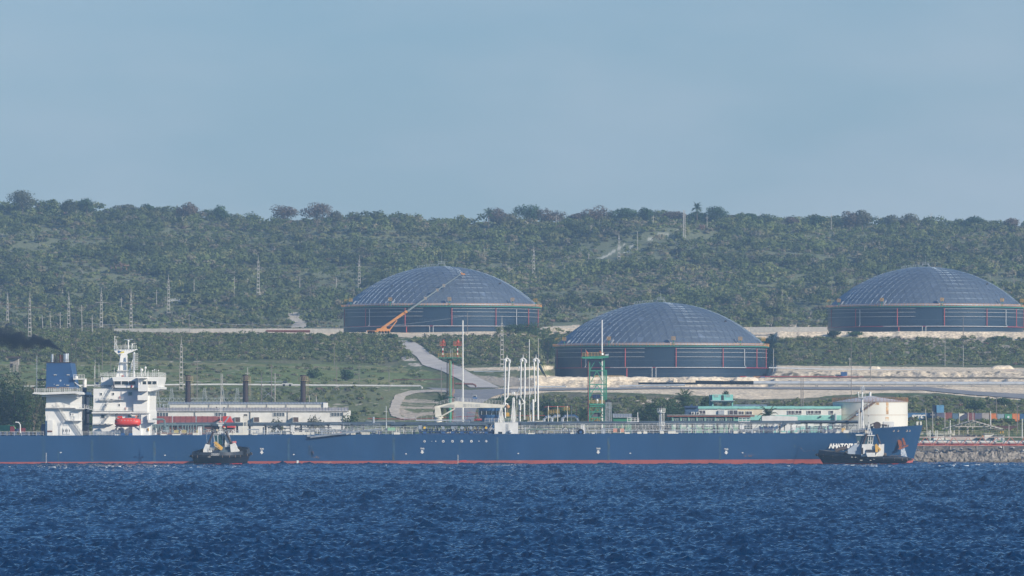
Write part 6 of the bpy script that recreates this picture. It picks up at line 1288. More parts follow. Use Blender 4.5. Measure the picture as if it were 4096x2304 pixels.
# watch hut on the slope at the left
t = thing('watch_hut', 'weathered grey plank hut with dark flat roof on the left slope', 'hut', T1(265, 1110, 1840)); mb = MB(); mb.pbox(T1, 185, 855, 345, 985, 1840, 1843)
for x in (190, 235, 262, 295, 335): mb.pbox(T1, x - 6, 985, x + 6, 1115, 1840, 1840.4)
for i in range(9): mb.pbox(T1, 188 + i * 18, 858, 200 + i * 18, 983 + (i > 5) * 120, 1839.9, 1840)
mb.build('wall', mat('grey_planks', (.36, .33, .30), .85, var=.3, scale=2), t); mb = MB(); mb.ppoly(T1, [(110, 850), (120, 822), (380, 818), (390, 838), (340, 856)], 1838.5, 1844.5); mb.build('roof', mat('dark_roofing', (.06, .045, .045), .85), t)
mb = MB(); mb.pbox(T1, 190, 955, 232, 1030, 1839.8, 1839.95); mb.build('dark_opening', DARK, t); mb = MB(); mb.tube([T1(374, 1200, 1838), T1(374, 870, 1838)], .1, 4); mb.build('side_post', WOODP, t)
# vehicles on the slope and road
def vehicle(label, fr, x0, x1, yt, yb, Y, body, front=False):
    a = fr(x0, yb, Y); b = fr(x1, yt, Y); w = b.x - a.x; h = b.z - a.z; t = thing('truck' if front else 'pickup_truck', label, 'truck', ((a.x + b.x) / 2, Y, a.z)); z0 = a.z + h * .2; D = 4.6 if front else 1.8
    mb = MB(); 
    if front: mb.box((a.x, Y, z0), (b.x, Y + D, a.z + h * .55))
    else: mb.prism(*[[Vector((a.x + w * u, yy, a.z + h * v)) for u, v in ((0, .2), (0, .55), (.12, .6), (.5, .6), (.98, .62), (1, .5), (1, .2))] for yy in (Y, Y + D)])
    mb.build('body', body, t); mb = MB()
    if front: mb.prism(*[[Vector((a.x + w * u, yy, a.z + h * v)) for u, v in ((.05, .55), (.12, 1), (.88, 1), (.95, .55))] for yy in (Y + .2, Y + 2.2)])
    else: mb.prism(*[[Vector((a.x + w * u, yy, a.z + h * v)) for u, v in ((.08, .6), (.14, 1), (.46, 1), (.58, .6))] for yy in (Y + .1, Y + D - .1)])
    c = mb.build('cab', mat('cab_dark', (.10, .12, .13), .4) if not front else WHITE, t)
    mb = MB(); mb.box((a.x + w * (.16 if front else .16), Y + (.05 if front else .03), a.z + h * .64), (a.x + w * (.84 if front else .44), Y + .28, a.z + h * .92)); mb.build('window', GLASS, c)
    for u in ((.1, .82) if front else (.2, .78)):
        mb = MB()
        if front: mb.box((a.x + w * u - .02, Y + .1, a.z), (a.x + w * (u + .14), Y + .9, a.z + h * .3))
        else: mb.tube([(a.x + w * u, Y - .03, a.z + h * .22), (a.x + w * u, Y + .25, a.z + h * .22)], h * .22, 12)
        mb.build('wheel', BLACK, t)
vehicle('dark and white pickup parked on the white pipeline road between chimneys', Z2, 1528, 1650, 360, 422, 1893, mat('pale_truck_paint', (.5, .5, .48), .4))
p = Z4(1607, 478, 1900); q = hit(p.x / 1900 * F + 2048, 1599); vehicle('small blue and white truck coming down the paved road', Z4, 1580, 1636, 420, 480, q.y, BLUE, True)
# ================================================================== SHORE BUILDINGS AND JETTY
ROOFC = mat('corrugated_grey_roof', (.42, .40, .38), .8, var=.3, scale=.7, stretch=(1, 1, 1))
WALLW = mat('peeling_white_wall', (.74, .72, .67), .8, wear=(.34, .40, .42), wscale=.35, wamt=.63)
def bldg(name, label, fr, x0, yb, Y, cat='building', zb=None):
    p = fr(x0, yb, Y); return thing(name, label, cat, (p.x, Y, float(H(p.x, Y)) if zb is None else zb))
def wall(t, fr, x0, y0, x1, y1, Y0, Y1, m, name='wall', down=True):
    a = fr(x0, y1, Y0); b = fr(x1, y0, Y0); z = min(a.z, float(H((a.x + b.x) / 2, Y0)) - .3) if down else a.z
    mb = MB(); mb.box((a.x, Y0, z), (b.x, Y1, b.z)); return mb.build(name, m, t)
def ribroof(t, fr, x0, x1, yb, yt, Yf, Yb, m, name='roof', step=.9):
    a = fr(x0, yb, Yf); b = fr(x1, yb, Yf); c = fr(x0, yt, Yb); d = fr(x1, yt, Yb); th = Vector((0, 0, .12)); mb = MB()
    mb.add([a, b, d, c, a - th, b - th, d - th, c - th], [(0, 1, 2, 3), (4, 7, 6, 5), (0, 4, 5, 1), (1, 5, 6, 2), (3, 2, 6, 7), (0, 3, 7, 4)]); n = max(2, int((b.x - a.x) / step))
    for i in range(n + 1): mb.tube([a.lerp(b, i / n) + Vector((0, 0, .05)), c.lerp(d, i / n) + Vector((0, 0, .05))], .07, 4)
    return mb.build(name, m, t)
def win(t, fr, x0, y0, x1, y1, Y, n=3, m=GLASS, fm=WHITE):
    a = fr(x0, y1, Y); b = fr(x1, y0, Y); mb = MB(); f = .1
    for q in ((a.x - f, a.z - f, b.x + f, a.z), (a.x - f, b.z, b.x + f, b.z + f)): mb.box((q[0], Y - .1, q[1]), (q[2], Y + .03, q[3]))
    for i in range(n + 1): x = a.x + (b.x - a.x) * i / n; mb.box((x - f / 2, Y - .1, a.z), (x + f / 2, Y + .03, b.z))
    w = mb.build('window', fm, t); mb = MB(); mb.box((a.x, Y - .04, a.z), (b.x, Y + .02, b.z)); mb.build('pane', m, w)
# power station
PS = bldg('power_station', 'long white building with peeling paint and grey corrugated roof under the chimneys', Z2, 700, 860, 1640)
wall(PS, Z2, -450, 703, 2294, 870, 1640, 1668, WALLW)
ribroof(PS, Z2, -470, 2298, 707, 667, 1639.6, 1650, ROOFC)
wall(PS, Z2, 232, 622, 2030, 672, 1650, 1662, mat('clerestory_cream', (.60, .59, .51), .8, var=.1), 'clerestory', False)
ribroof(PS, Z2, 212, 2042, 625, 605, 1649.8, 1656, mat('clerestory_roof', (.28, .32, .36), .7), 'upper_roof'); wall(PS, Z2, 2008, 612, 2046, 668, 1649.5, 1662, WHITE, 'end_panel', False)
for x in (460, 685, 910, 1130, 1355, 1580, 1803): wall(PS, Z2, x - 3, 625, x + 3, 668, 1649.8, 1650.1, CONCD, 'clerestory_post', False)
for x0, x1 in ((-230, -140), (76, 212), (755, 886), (1430, 1560), (2098, 2232)): win(PS, Z2, x0, 727, x1, 768, 1639.95, 4, mat('grey_window_glass', (.10, .12, .14), .2, var=.3, scale=1))
for x0, x1, a in ((985, 1046, 780), (1203, 1266, 780), (1658, 1722, 780)):
    win(PS, Z2, x0, a, x1, 835, 1638.6, 1, mat('brown_louvre', (.11, .07, .055), .7)); wall(PS, Z2, x0 - 2, a - 4, x1 + 2, 838, 1638.7, 1640, CONC, 'vent_hood', False)
for x in (522, 1163, 1598, 2238): mb = MB(); mb.ptube(Z2, [(x, 703), (x, 860)], 1639.8, .09, 5); mb.build('downpipe', CONCD, PS)
# red-roofed shed
RSH = bldg('red_roofed_shed', 'shed with long dull red roof and bright red gable in front of the power station', Z2, 500, 860, 1600)
wall(RSH, Z2, -200, 855, 960, 940, 1598, 1612, RUST)
ribroof(RSH, Z2, -215, 925, 858, 768, 1597, 1604, mat('dull_red_tiles', (.30, .085, .07), .85, var=.25, scale=1.5, stretch=(1, 1, 3)), step=1.5)
mb = MB(); mb.ppoly(Z2, [(845, 768), (920, 768), (985, 900), (845, 900)], 1596, 1603); mb.build('gable', BRED, RSH); mb = MB(); mb.ppoly(Z2, [(905, 770), (925, 770), (870, 850), (850, 850)], 1595.9, 1596); mb.build('gable_patch', GREYP, RSH)
for x in (258, 533): mb = MB(); mb.ptube(Z2, [(x, 945), (x, 770)], 1590, .12, 5); mb.ball(Z2(x, 768, 1590), .22); mb.build('standpipe', LGREY, RSH)
# chimneys
STK = mat('rusty_chimney', (.045, .03, .03), .8, var=.3, scale=.6, stretch=(1, 1, 3))
for i, (x, lab) in enumerate(((440, 'rusty brown chimney with ringed platform, leftmost of three above the power station'), (1108, 'rusty brown chimney with ringed platform, middle one of three above the power station'), (1774, 'rusty brown chimney with ringed platform, rightmost of three above the power station'))):
    Y = 1672; c = Z2(x, 605, Y); zb = 6; t = thing('chimney', lab, 'chimney', (c.x, Y, zb), 'chimneys of the power station'); top = Z2(x, 292, Y).z; r = 31 * .3451 * Y / F; mb = MB()
    mb.tube([(c.x, Y, zb), (c.x, Y, Z2(x, 550, Y).z)], r * 1.08, 18); mb.tube([(c.x, Y, Z2(x, 550, Y).z), (c.x, Y, top)], r * .98, 18); mb.tube([(c.x, Y, Z2(x, 312, Y).z), (c.x, Y, top + .05)], r * 1.12, 18); mb.build('stack', STK, t, smooth=True)
    mb = MB()
    for yy in (400, 450, 500, 550): z = Z2(x, yy, Y).z; mb.tube([(c.x, Y, z), (c.x, Y, z + .12)], r * 1.04, 18)
    mb.build('band', DARK, t)
    cage(Z2, x - 56, x + 60, 308, 350, Y, t, mat('faded_ochre', (.36, .28, .16), .7))
    mb = MB(); mb.ptube(Z2, [(x - 62, 350), (x - 28, 385)], Y - r, .07, 4); mb.ptube(Z2, [(x + 60, 350), (x + 28, 385)], Y - r, .07, 4)
    for s in (42, 60): mb.ptube(Z2, [(x + s, 350), (x + s, 555)], Y - .5, .05, 4)
    for j in range(16): mb.ptube(Z2, [(x + 42, 355 + j * 12), (x + 60, 355 + j * 12)], Y - .5, .04, 4)
    mb.build('ladder', mat('faded_ochre', (.36, .28, .16), .7), t)
# substation gantries
LATT = mat('galvanised_lattice', (.36, .40, .40), .6)
t = thing('substation_gantry', 'galvanised lattice gantry with pyramid peaks left of the second chimney', 'gantry', (Z2(500, 660, 1690).x, 1690, 4)); mb = MB()
for y in (557, 600): mb.ptube(Z2, [(-280, y), (1038, y)], 1690, .1, 4); mb.ptube(Z2, [(-280, y), (1038, y)], 1692, .08, 4)
n = 56
for i in range(n): x = -280 + 1318 * i / n; mb.ptube(Z2, [(x, 600 if i % 2 else 557), (x + 1318 / n, 557 if i % 2 else 600)], 1690, .06, 4)
mb.build('truss_beam', LATT, t)
for x, yt in ((85, 460), (250, 442), (632, 440), (838, 440), (1012, 440)):
    mb = MB()
    for s in (-1, 1):
        for d in (0, 1.6): mb.ptube(Z2, [(x + s * 24, 557, 1690 + d), (x + s * 9, yt, 1690.8)], 1690, .08, 4)
        mb.ptube(Z2, [(x + s * 24, 557), (x + s * 24, 720)], 1690, .1, 4)
    for j in range(5): mb.ptube(Z2, [(x - 24 + j * 3, 557 - j * 22), (x + 21 - j * 3, 535 - j * 22)], 1690, .05, 4); mb.ptube(Z2, [(x + 24 - j * 3, 557 - j * 22), (x - 21 + j * 3, 535 - j * 22)], 1690, .05, 4)
    mb.ptube(Z2, [(x - 24, 600), (x - 90, 660)], 1690, .06, 4); mb.build('lattice_peak', LATT, t)
mb = MB(); rs = random.Random(6)
for i in range(22): x = rs.uniform(-200, 240); y = rs.uniform(625, 650); mb.ptube(Z2, [(x, 668), (x, y)], 1688, .1, 5); mb.ball(Z2(x, y, 1688), .22, 6, 4)
mb.build('insulator', LATT, t)
# control cabin
t = thing('control_cabin', 'rounded dark blue control cabin with a band of windows under the crane jib', 'cabin', (Z4(1795, 745, 1552).x, 1552, 4)); mb = MB(); c = Z4(1790, 750, 1558); r = (Z4(1925, 0, 1558).x - c.x)
z0, z1 = Z4(0, 760, 1552).z, Z4(0, 588, 1552).z; CB = mat('cabin_blue', (.025, .09, .21), .3, var=.25, scale=.6)
mb.tube([(c.x, 1558, z0), (c.x, 1558, Z4(0, 690, 1552).z)], r * .9, 20, r * 1.0); mb.tube([(c.x, 1558, Z4(0, 690, 1552).z), (c.x, 1558, z1)], r, 20); mb.tube([(c.x, 1558, z1 - .5), (c.x, 1558, z1)], r * 1.05, 20); mb.tube([(c.x, 1558, 2), (c.x, 1558, z0)], r * .6, 12); mb.build('wall', CB, t, smooth=True)
mb = MB(); mb.tube([(c.x, 1558, Z4(0, 672, 1552).z), (c.x, 1558, Z4(0, 625, 1552).z)], r * 1.02, 20); w = mb.build('window_band', GLASS, t)
mb = MB()
for a in range(-70, 71, 28): p = Vector((c.x + math.sin(R_(a)) * r * 1.03, 1558 - math.cos(R_(a)) * r * 1.03, 0)); mb.tube([p + Vector((0, 0, Z4(0, 674, 1552).z)), p + Vector((0, 0, Z4(0, 622, 1552).z))], .09, 4)
mb.build('mullion', LGREY, w)
# jetty platform carrying arms and towers
t = thing('jetty', 'concrete loading jetty deck behind the ship with railings and red pipes', 'jetty', (0, 1550, 3)); a = P(1480, 0, 1545).x; b = P(2560, 0, 1545).x
mb = MB(); mb.box((a, 1543.5, 4.6), (b, 1566, 5.6)); mb.build('deck', CONC, t)
for i in range(14):
    x = a + (b - a) * (i + .5) / 14; mb = MB(); mb.tube([(x, 1546, -4), (x, 1546, 4.6)], .5, 8); mb.tube([(x, 1562, -1), (x, 1562, 4.6)], .5, 8); mb.build('pile', CONCD, t)
mb = MB(); mb.rail(P(1900, 0, 1545) * 0 + Vector((P(1900, 0, 1545).x, 1545, 7.2)), Vector((P(2210, 0, 1545).x, 1545, 7.2)), 1.1, 1.2, 2, .05); mb.rail(Vector((P(1860, 0, 1545).x, 1546, 8.2)), Vector((P(1920, 0, 1545).x, 1546, 8.2)), 1.1, .9, 3, .06); mb.stair(Vector((P(1938, 0, 1545).x, 1546, 6.4)), Vector((P(1905, 0, 1545).x, 1546, 9.0)), .8, 9, .05); mb.build('yellow_railing', mat('ochre_rail', (.50, .34, .10), .6), t)
mb = MB(); mb.ptube(Z4, [(1508, 740), (1508, 648), (1642, 648), (1642, 740)], 1550, .07, 4); mb.ptube(Z4, [(1600, 740), (1700, 735)], 1550, .3, 6); mb.build('red_pipe_frame', REDP, t)
mb = MB(); mb.ptube(Z4, [(1490, 580), (1700, 735)], 1549, .07, 4); mb.ptube(Z4, [(1535, 600), (1680, 700)], 1549, .06, 4)
for x in (850, 915, 990, 1062, 1490, 1440, 1350): mb.ptube(Z4, [(x, 740), (x, 688)], 1550, .09, 5)
mb.build('mooring_line_post', CONCD, t)
# green mast with red monitors
t = thing('monitor_tower', 'slender green mast with yellow ladder carrying two red fire monitors', 'tower', (T2(447, 1290, 1553).x, 1553, 5.6)); Y = 1553; mb = MB()
mb.ptube(T2, [(447, 1340), (447, 385)], Y, 22 * .2693 * Y / F, 12); mb.ptube(T2, [(470, 400), (500, 430), (540, 428), (580, 385)], Y, .1, 5); mb.ptube(T2, [(425, 400), (400, 428), (345, 425), (320, 385)], Y, .1, 5); mb.pbox(T2, 285, 372, 625, 382, Y - 1.2, Y + 1.2); mb.ptube(T2, [(447, 965), (447, 955)], Y, .9, 12); mb.build('mast', GREEN, t)
mb = MB(); mb.prail(T2, 272, 372, 622, 372, Y - 1.1, 1.15, .75, 3, .05); mb.prail(T2, 272, 372, 622, 372, Y + 1.1, 1.15, .75, 3, .05)
for x in (437, 458): mb.ptube(T2, [(x, 960), (x, 395)], Y - .55, .045, 4)
for i in range(28): mb.ptube(T2, [(437, 400 + i * 20), (458, 400 + i * 20)], Y - .55, .04, 4)
mb.ptube(T2, [(485, 1285), (485, 1190)], Y, .05, 4); mb.ptube(T2, [(520, 1285), (520, 1190)], Y, .05, 4); mb.prail(T2, 480, 955, 515, 905, Y, 1.1, .6, 3, .04); mb.build('yellow_ladder', mat('ochre_rail', (.50, .34, .10), .6), t)
for x in (338, 556):
    mb = MB(); mb.ptube(T2, [(x, 370), (x, 195)], Y, .16, 8); s = mb.build('monitor_post', REDP, t)
    mb = MB(); mb.ptube(T2, [(x, 335), (x, 300)], Y, .18, 8); mb.ptube(T2, [(x, 265), (x, 235)], Y, .18, 8); mb.build('white_band', WHITE, s)
    mb = MB(); w = 42 if x < 400 else 60; mb.pbox(T2, x - w, 182, x + w - 2, 196, Y - .8, Y + .8); mb.prail(T2, x - w, 182, x + w - 4, 182, Y - .7, .85, .4, 3, .05); mb.ptube(T2, [(x, 185), (x + 2, 120), (x + 22, 102)], Y, .17, 6); mb.ball(T2(x + 8, 140, Y), .4, 8, 6); mb.build('fire_monitor', mat('faded_red', (.45, .10, .06), .6), s)
for x, m, y0 in ((403, RUST, 430), (490, REDP, 430)):
    mb = MB(); mb.ptube(T2, [(x, 1330), (x, y0)], Y + .6, .12 if x == 403 else .09, 6); mb.build('riser_pipe', m, t)
for x in (455, 478): mb = MB(); mb.ptube(T2, [(x, 370), (x, 250)], Y, .07, 4); mb.build('lightning_rod', LGREY, t)
# loading arms
def arm(label, pts_in, pts_out, Y, base, top):
    t = thing('loading_arm', label, 'loading arm', (T3(base, 1240, Y).x, Y, 5.6), 'white marine loading arms'); mb = MB(); mb.ptube(T3, pts_out, Y, .25, 10); o = mb.build('outer_arm', WHITE, t, smooth=True)
    mb = MB(); mb.ptube(T3, pts_in, Y - .5, .20, 10); mb.build('inner_arm', WHITE, t, smooth=True)
    x, y = top; mb = MB(); mb.ptube(T3, [(x - 45, y + 55), (x - 40, y + 15), (x - 10, y - 5), (x + 20, y), (x + 40, y + 25), (x + 45, y + 70)], Y, .26, 8); mb.ball(T3(x - 22, y + 30, Y), .42, 8, 6); mb.ball(T3(x + 38, y + 30, Y), .36, 8, 6); mb.ptube(T3, [(x + 2, y), (x - 2, y - 75)], Y, .14, 5, .05); mb.pbox(T3, x + 40, y + 15, x + 66, y + 70, Y - .3, Y + .3); mb.build('swivel_joint', WHITE, t)
    mb = MB()
    for q in (280, 480, 640, 900): mb.ptube(T3, [(base - 26, q), (base - 26, q + 34)], Y - .4, .17, 6)
    mb.prail(T3, base - 60, 820, base - 10, 820, Y, .8, .5, 2, .05); mb.ptube(T3, [(base - 62, 850), (base - 62, 760), (base - 30, 720)], Y, .07, 4); mb.build('counterweight_fitting', LGREY, t)
    mb = MB(); mb.ball(T3(base - 5, 1040, Y - .3), .45, 8, 6); mb.build('coupler', DARK, t)
arm('white loading arm on the left, beside the crane jib end', [(178, 190), (170, 500), (168, 830), (175, 1160)], [(245, 190), (232, 480), (218, 800), (160, 860), (165, 910), (215, 925), (215, 960)], 1550, 170, (205, 150))
arm('white loading arm in the middle of the three, with S-shaped pipe', [(447, 200), (440, 500), (440, 810), (495, 880), (490, 910), (435, 930), (428, 1040), (425, 1240)], [(510, 180), (508, 600), (500, 1000), (506, 1190)], 1551, 435, (480, 150))
arm('white loading arm on the right, nearest the silver pipe bends', [(668, 200), (675, 560), (685, 880), (625, 910), (610, 960), (625, 1020)], [(730, 175), (732, 600), (735, 1190)], 1552, 650, (700, 150))
mb = MB(); mb.ptube(T3, [(650, 840), (652, 1240)], 1551, .3, 8); mb.ptube(T3, [(418, 840), (420, 1240)], 1551, .28, 8); mb.ptube(T3, [(610, 1100), (600, 1240)], 1550, .1, 5)
for x in (385, 605): mb.ptube(T3, [(x - 15, 830), (x - 15, 780), (x + 10, 700), (x + 40, 700)], 1550, .12, 5); mb.ptube(T3, [(x - 12, 860), (x - 12, 1150)], 1550, .07, 4)
tag(mb.build('jetty_riser_pipe', WHITE), 'white riser columns standing between the loading arms', 'pipe')
# silver pipe bends
t = thing('pipe_manifold', 'big silver pipe bends with yellow valve platforms on the jetty', 'pipework', (Z6(460, 770, 1556).x, 1556, 5.6)); Y = 1556
for pts in ([(245, 780), (248, 730), (270, 705), (330, 700)], [(345, 770), (350, 710), (380, 690), (455, 688)], [(480, 780), (485, 720), (515, 690), (640, 688), (675, 710), (686, 780)], [(500, 775), (600, 772)]):
    mb = MB(); mb.ptube(Z6, pts, Y, .42, 12); mb.build('silver_pipe', SILVER, t, smooth=True)
mb = MB(); mb.prail(Z6, 300, 668, 440, 660, Y - 1, 1.1, .6, 3, .06); mb.prail(Z6, 505, 625, 600, 625, Y - 1, 1.1, .5, 3, .06); mb.prail(Z6, 0, 750, 85, 750, Y - 3, 1.0, .6, 2, .06); mb.build('valve_platform', mat('ochre_rail', (.50, .34, .10), .6), t)
mb = MB(); mb.ptube(Z6, [(250, 575), (300, 568), (600, 568), (665, 572), (662, 670)], Y, .08, 5); mb.build('red_header', REDP, t)
mb = MB()
for x in (545, 600, 300, 420): mb.ptube(Z6, [(x, 770), (x, 560)], Y - .5, .12, 6)
mb.ptube(Z6, [(30, 765), (240, 762)], Y - 3, .25, 6); mb.pbox(Z6, 300, 760, 700, 772, Y - 1, Y + 1); mb.build('valve_stem', CREAM, t)
# green loading tower
t = thing('green_tower', 'tall green steel gangway tower with top platform and white pipe', 'tower', (T4(350, 1250, 1552).x, 1552, 5.6)); Y = 1552; mb = MB(); YB = Y + 4
for x in (235, 468): 
    for d in (0, 4): mb.tube([T4(x, 1330, Y + d), T4(x, 215, Y + d)], .22, 4)
for x in (495, 507): mb.ptube(T4, [(x, 990), (x, 400)], Y + 1, .16, 4)
for y in (415, 635, 722, 815, 1078, 1165, 1250):
    for d in (0, 4): mb.tube([T4(235, y, Y + d), T4(500 if y < 900 else 470, y, Y + d)], .17, 4)
for (x0, y0, x1, y1) in ((320, 265, 245, 395), (385, 265, 465, 385), (350, 420, 262, 590), (355, 420, 445, 590), (350, 640, 250, 800), (360, 645, 455, 800), (370, 1000, 245, 1160), (375, 1010, 460, 1150), (240, 1250, 350, 1170), (465, 1250, 370, 1170)):
    mb.ptube(T4, [(x0, y0), (x1, y1)], Y, .14, 4); mb.ptube(T4, [(x0, y0, YB), (x1, y1, YB)], Y, .08, 4)
mb.build('frame', GREEN, t); mb = MB(); mb.ppoly(T4, [(90, 205), (120, 190), (540, 172), (545, 200), (400, 222), (130, 218)], Y - 1.5, YB + 1.5); mb.pbox(T4, 232, 945, 470, 965, Y - .8, YB); mb.pbox(T4, 235, 975, 490, 995, Y - .5, YB); mb.build('platform', GREEN, t)
mb = MB(); mb.prail(T4, 118, 195, 470, 182, Y - 1.4, 1.1, .8, 3, .05); mb.prail(T4, 118, 195, 470, 182, YB + 1.3, 1.1, .8, 3, .05); mb.prail(T4, 233, 945, 470, 945, Y - .7, .9, .8, 3, .06); mb.prail(T4, 260, 620, 430, 620, Y + 1, .9, .8, 2, .04); mb.prail(T4, 240, 1245, 400, 1245, Y, 1.1, .6, 2, .05); mb.build('platform_railing', mat('ochre_rail', (.50, .34, .10), .6), t)
mb = MB(); mb.ptube(T4, [(212, 1260), (212, 240), (420, 238)], Y - .5, .16, 6); 
for y in (658, 1013): mb.ptube(T4, [(185, y), (235, y)], Y - .5, .1, 4)
mb.build('brown_riser', mat('riser_brown', (.18, .04, .04), .6), t)
for x in (195, 415): mb = MB(); mb.ptube(T4, [(x, 190), (x, 120), (x - 18, 95)], Y, .2, 6); mb.ball(T4(x, 130, Y), .35, 8, 6); mb.build('fire_monitor', mat('faded_red', (.45, .10, .06), .6), t)
mb = MB(); mb.ppoly(T4, [(480, 150), (545, 140), (540, 175), (490, 180)], Y - 1, Y); mb.ball(T4(435, 150, Y), .5, 8, 6); mb.ball(T4(355, 910, Y), .45, 8, 6, (1, 1, 2)); mb.build('floodlight', LGREY, t)
mb = MB(); mb.pbox(T4, 290, 797, 345, 860, Y - .4, Y - .3); mb.pbox(T4, 350, 797, 408, 860, Y - .4, Y - .3); mb.build('solar_panel', mat('solar_blue', (.03, .05, .11), .2), t)
mb = MB(); mb.pbox(T4, 280, 1090, 400, 1160, Y + .5, Y + 3); mb.build('tower_cabinet', mat('cabinet_grey_brown', (.13, .11, .12), .6), t)
t = thing('gangway_ladder', 'grey enclosed gangway standing upright beside the green tower', 'gangway', (T4(540, 1250, 1553).x, 1553, 5.6)); mb = MB()
for x0, x1 in ((500, 490), (555, 560), (575, 590)): mb.ptube(T4, [(x0, 920), (x1, 1250)], 1551, .09, 4); mb.ptube(T4, [(x0, 920, 1553), (x1, 1250, 1553)], 1553, .08, 4)
for i in range(22): mb.ptube(T4, [(498, 925 + i * 15), (558, 925 + i * 15)], 1551, .06, 4); mb.ptube(T4, [(565, 925 + i * 15), (590, 930 + i * 15)], 1552, .05, 4)
mb.build('frame', LGREY, t); mb = MB(); mb.pbox(T4, 515, 875, 575, 925, 1551, 1553); mb.build('gangway_head', DARK, t)
# green hut
t = bldg('green_hut', 'small green hut with grey corrugated roof right of the green tower', Z6, 1250, 850, 1575); wall(t, Z6, 1137, 700, 1372, 865, 1575, 1582, mat('hut_green', (.03, .20, .10), .7, var=.15)); ribroof(t, Z6, 1132, 1376, 704, 660, 1574.5, 1580, mat('hut_roof_grey', (.33, .35, .36), .6), step=.7)
mb = MB(); mb.prail(Z6, 1150, 850, 1310, 850, 1572, 1.1, 1, 2, .05); mb.build('yellow_railing', mat('ochre_rail', (.50, .34, .10), .6), t)
# low building with red eaves
t = bldg('workshop_building', 'low teal and white building with red-edged flat roof', T8, 1500, 900, 1612); TEAL = mat('teal_wall', (.13, .36, .30), .75, var=.15)
wall(t, T8, 1115, 610, 2790, 700, 1612, 1628, TEAL, 'upper_wall', False); wall(t, T8, 1115, 700, 2790, 790, 1612, 1628, mat('hall_white', (.60, .60, .55), .8), 'middle_wall', False); wall(t, T8, 1115, 790, 2790, 860, 1612.02, 1628, mat('pale_green_dado', (.22, .36, .26), .8), 'lower_wall')
mb = MB(); mb.pbox(T8, 1015, 545, 2890, 572, 1611.2, 1629); mb.build('roof', mat('roof_edge_red', (.32, .10, .07), .7), t); mb = MB(); mb.pbox(T8, 1005, 532, 2890, 545, 1611.0, 1629.2); mb.build('roof_sheet', mat('roof_sheet_grey', (.36, .35, .32), .8), t); wall(t, T8, 1060, 572, 2800, 612, 1612.5, 1628, TEAL, 'frieze', False)
for x in (1130, 1305, 1475, 1650, 1825, 2045, 2275, 2450): wall(t, T8, x - 14, 572, x + 14, 860, 1611.6, 1612, mat('pillar_green', (.20, .38, .30), .7), 'pillar')
for x0, x1 in ((1150, 1290), (1322, 1460), (1492, 1636), (1668, 1812), (1842, 2030), (2062, 2112), (2125, 2262), (2292, 2438)): win(t, T8, x0, 622, x1, 690, 1611.95, 3, mat('hall_glass', (.07, .11, .12), .2, var=.4, scale=1.5), mat('hall_frame', (.45, .5, .46), .6))
# long turquoise two-storey building
t = bldg('office_building', 'long two-storey white and turquoise building with scalloped turquoise roof', T5, 1500, 1040, 1640); OW = mat('office_white', (.74, .72, .66), .75, var=.08)
wall(t, T8, 1690, 390, 2560, 560, 1640, 1652, OW, 'upper_wall', False); wall(t, T5, -20, 480, 3000, 660, 1640.0 + .01, 1652, OW, 'upper_wall', False); wall(t, T5, -20, 650, 3000, 775, 1639.9, 1652, TURQ, 'turquoise_band', False); wall(t, T5, 500, 770, 3000, 1060, 1640.3, 1652, OW, 'lower_wall')
wall(t, T5, 330, 490, 960, 650, 1639.93, 1640.05, mat('cream_panel', (.66, .57, .42), .8), 'cream_panel', False)
mb = MB(); xs = [T8.px(1672, 0)[0]] + [T5.px(x, 0)[0] for x in (-130, 340, 780, 1290, 1800, 2300, 2990)]
for a, b in zip(xs[:-1], xs[1:]):
    p = [P(a + .5, y, 1638.4) for y in (1628.5, 1626, 1633, 1636)]; q = [P(b - .5, y, 1638.4) for y in (1626, 1626, 1633, 1635.2)]
    mb.prism([P(a, 1627, 1639.6), P(b, 1625.5, 1639.6), P(b, 1632.5, 1639.6), P(b - 3, 1634.8, 1639.6), P(a + 4, 1634.8, 1639.6), P(a, 1633.5, 1639.6)], [P(a, 1625, 1653), P(b, 1623.5, 1653), P(b, 1632.5, 1653), P(b - 3, 1634.8, 1653), P(a + 4, 1634.8, 1653), P(a, 1633.5, 1653)])
mb.build('roof', TURQ, t)
for fr, x0, y0, x1, y1, n in ((T8, 1695, 440, 1835, 510, 2), (T5, 105, 525, 320, 632, 2), (T5, 350, 553, 485, 630, 2), (T5, 540, 553, 697, 630, 2), (T5, 1625, 535, 1778, 618, 2), (T5, 1815, 535, 1972, 612, 2), (T5, 2130, 535, 2280, 612, 2), (T5, 2315, 535, 2475, 612, 2), (T5, 2700, 535, 2790, 612, 1), (T5, 1830, 812, 1978, 860, 2), (T5, 2070, 815, 2140, 868, 1), (T5, 2320, 820, 2480, 872, 2), (T5, 2680, 820, 2790, 872, 2)): win(t, fr, x0, y0, x1, y1, 1639.85 if y0 < 700 else 1640.2, n, mat('brown_tinted_glass', (.09, .075, .08), .2, var=.3, scale=1))
wall(t, T8, 2110, 435, 2240, 525, 1639.5, 1640.02, LGREY, 'roller_shutter', False)
for x in (1568, 1675): 
    c = thing('air_conditioner', 'white air conditioner on the red-eaved roof, %s one' % ('left' if x < 1600 else 'right'), 'air conditioner', T8(x, 525, 1634), 'air conditioners on the roof'); mb = MB(); mb.pbox(T8, x - 38, 472, x + 38, 525, 1634, 1634.6); mb.build('casing', WHITE, c); mb = MB(); p = T8(x, 498, 1633.9); mb.tube([p, p + Vector((0, .1, 0))], .28, 12); mb.build('fan', DARK, c)
for x in (2455, 2740): mb = MB(); mb.ball(T5(x, 690, 1639.5), .35, 8, 5, (1, .5, .7)); mb.ptube(T5, [(x, 690), (x - 40, 712)], 1639.5, .05, 4); mb.build('wall_lamp', DARK, t)
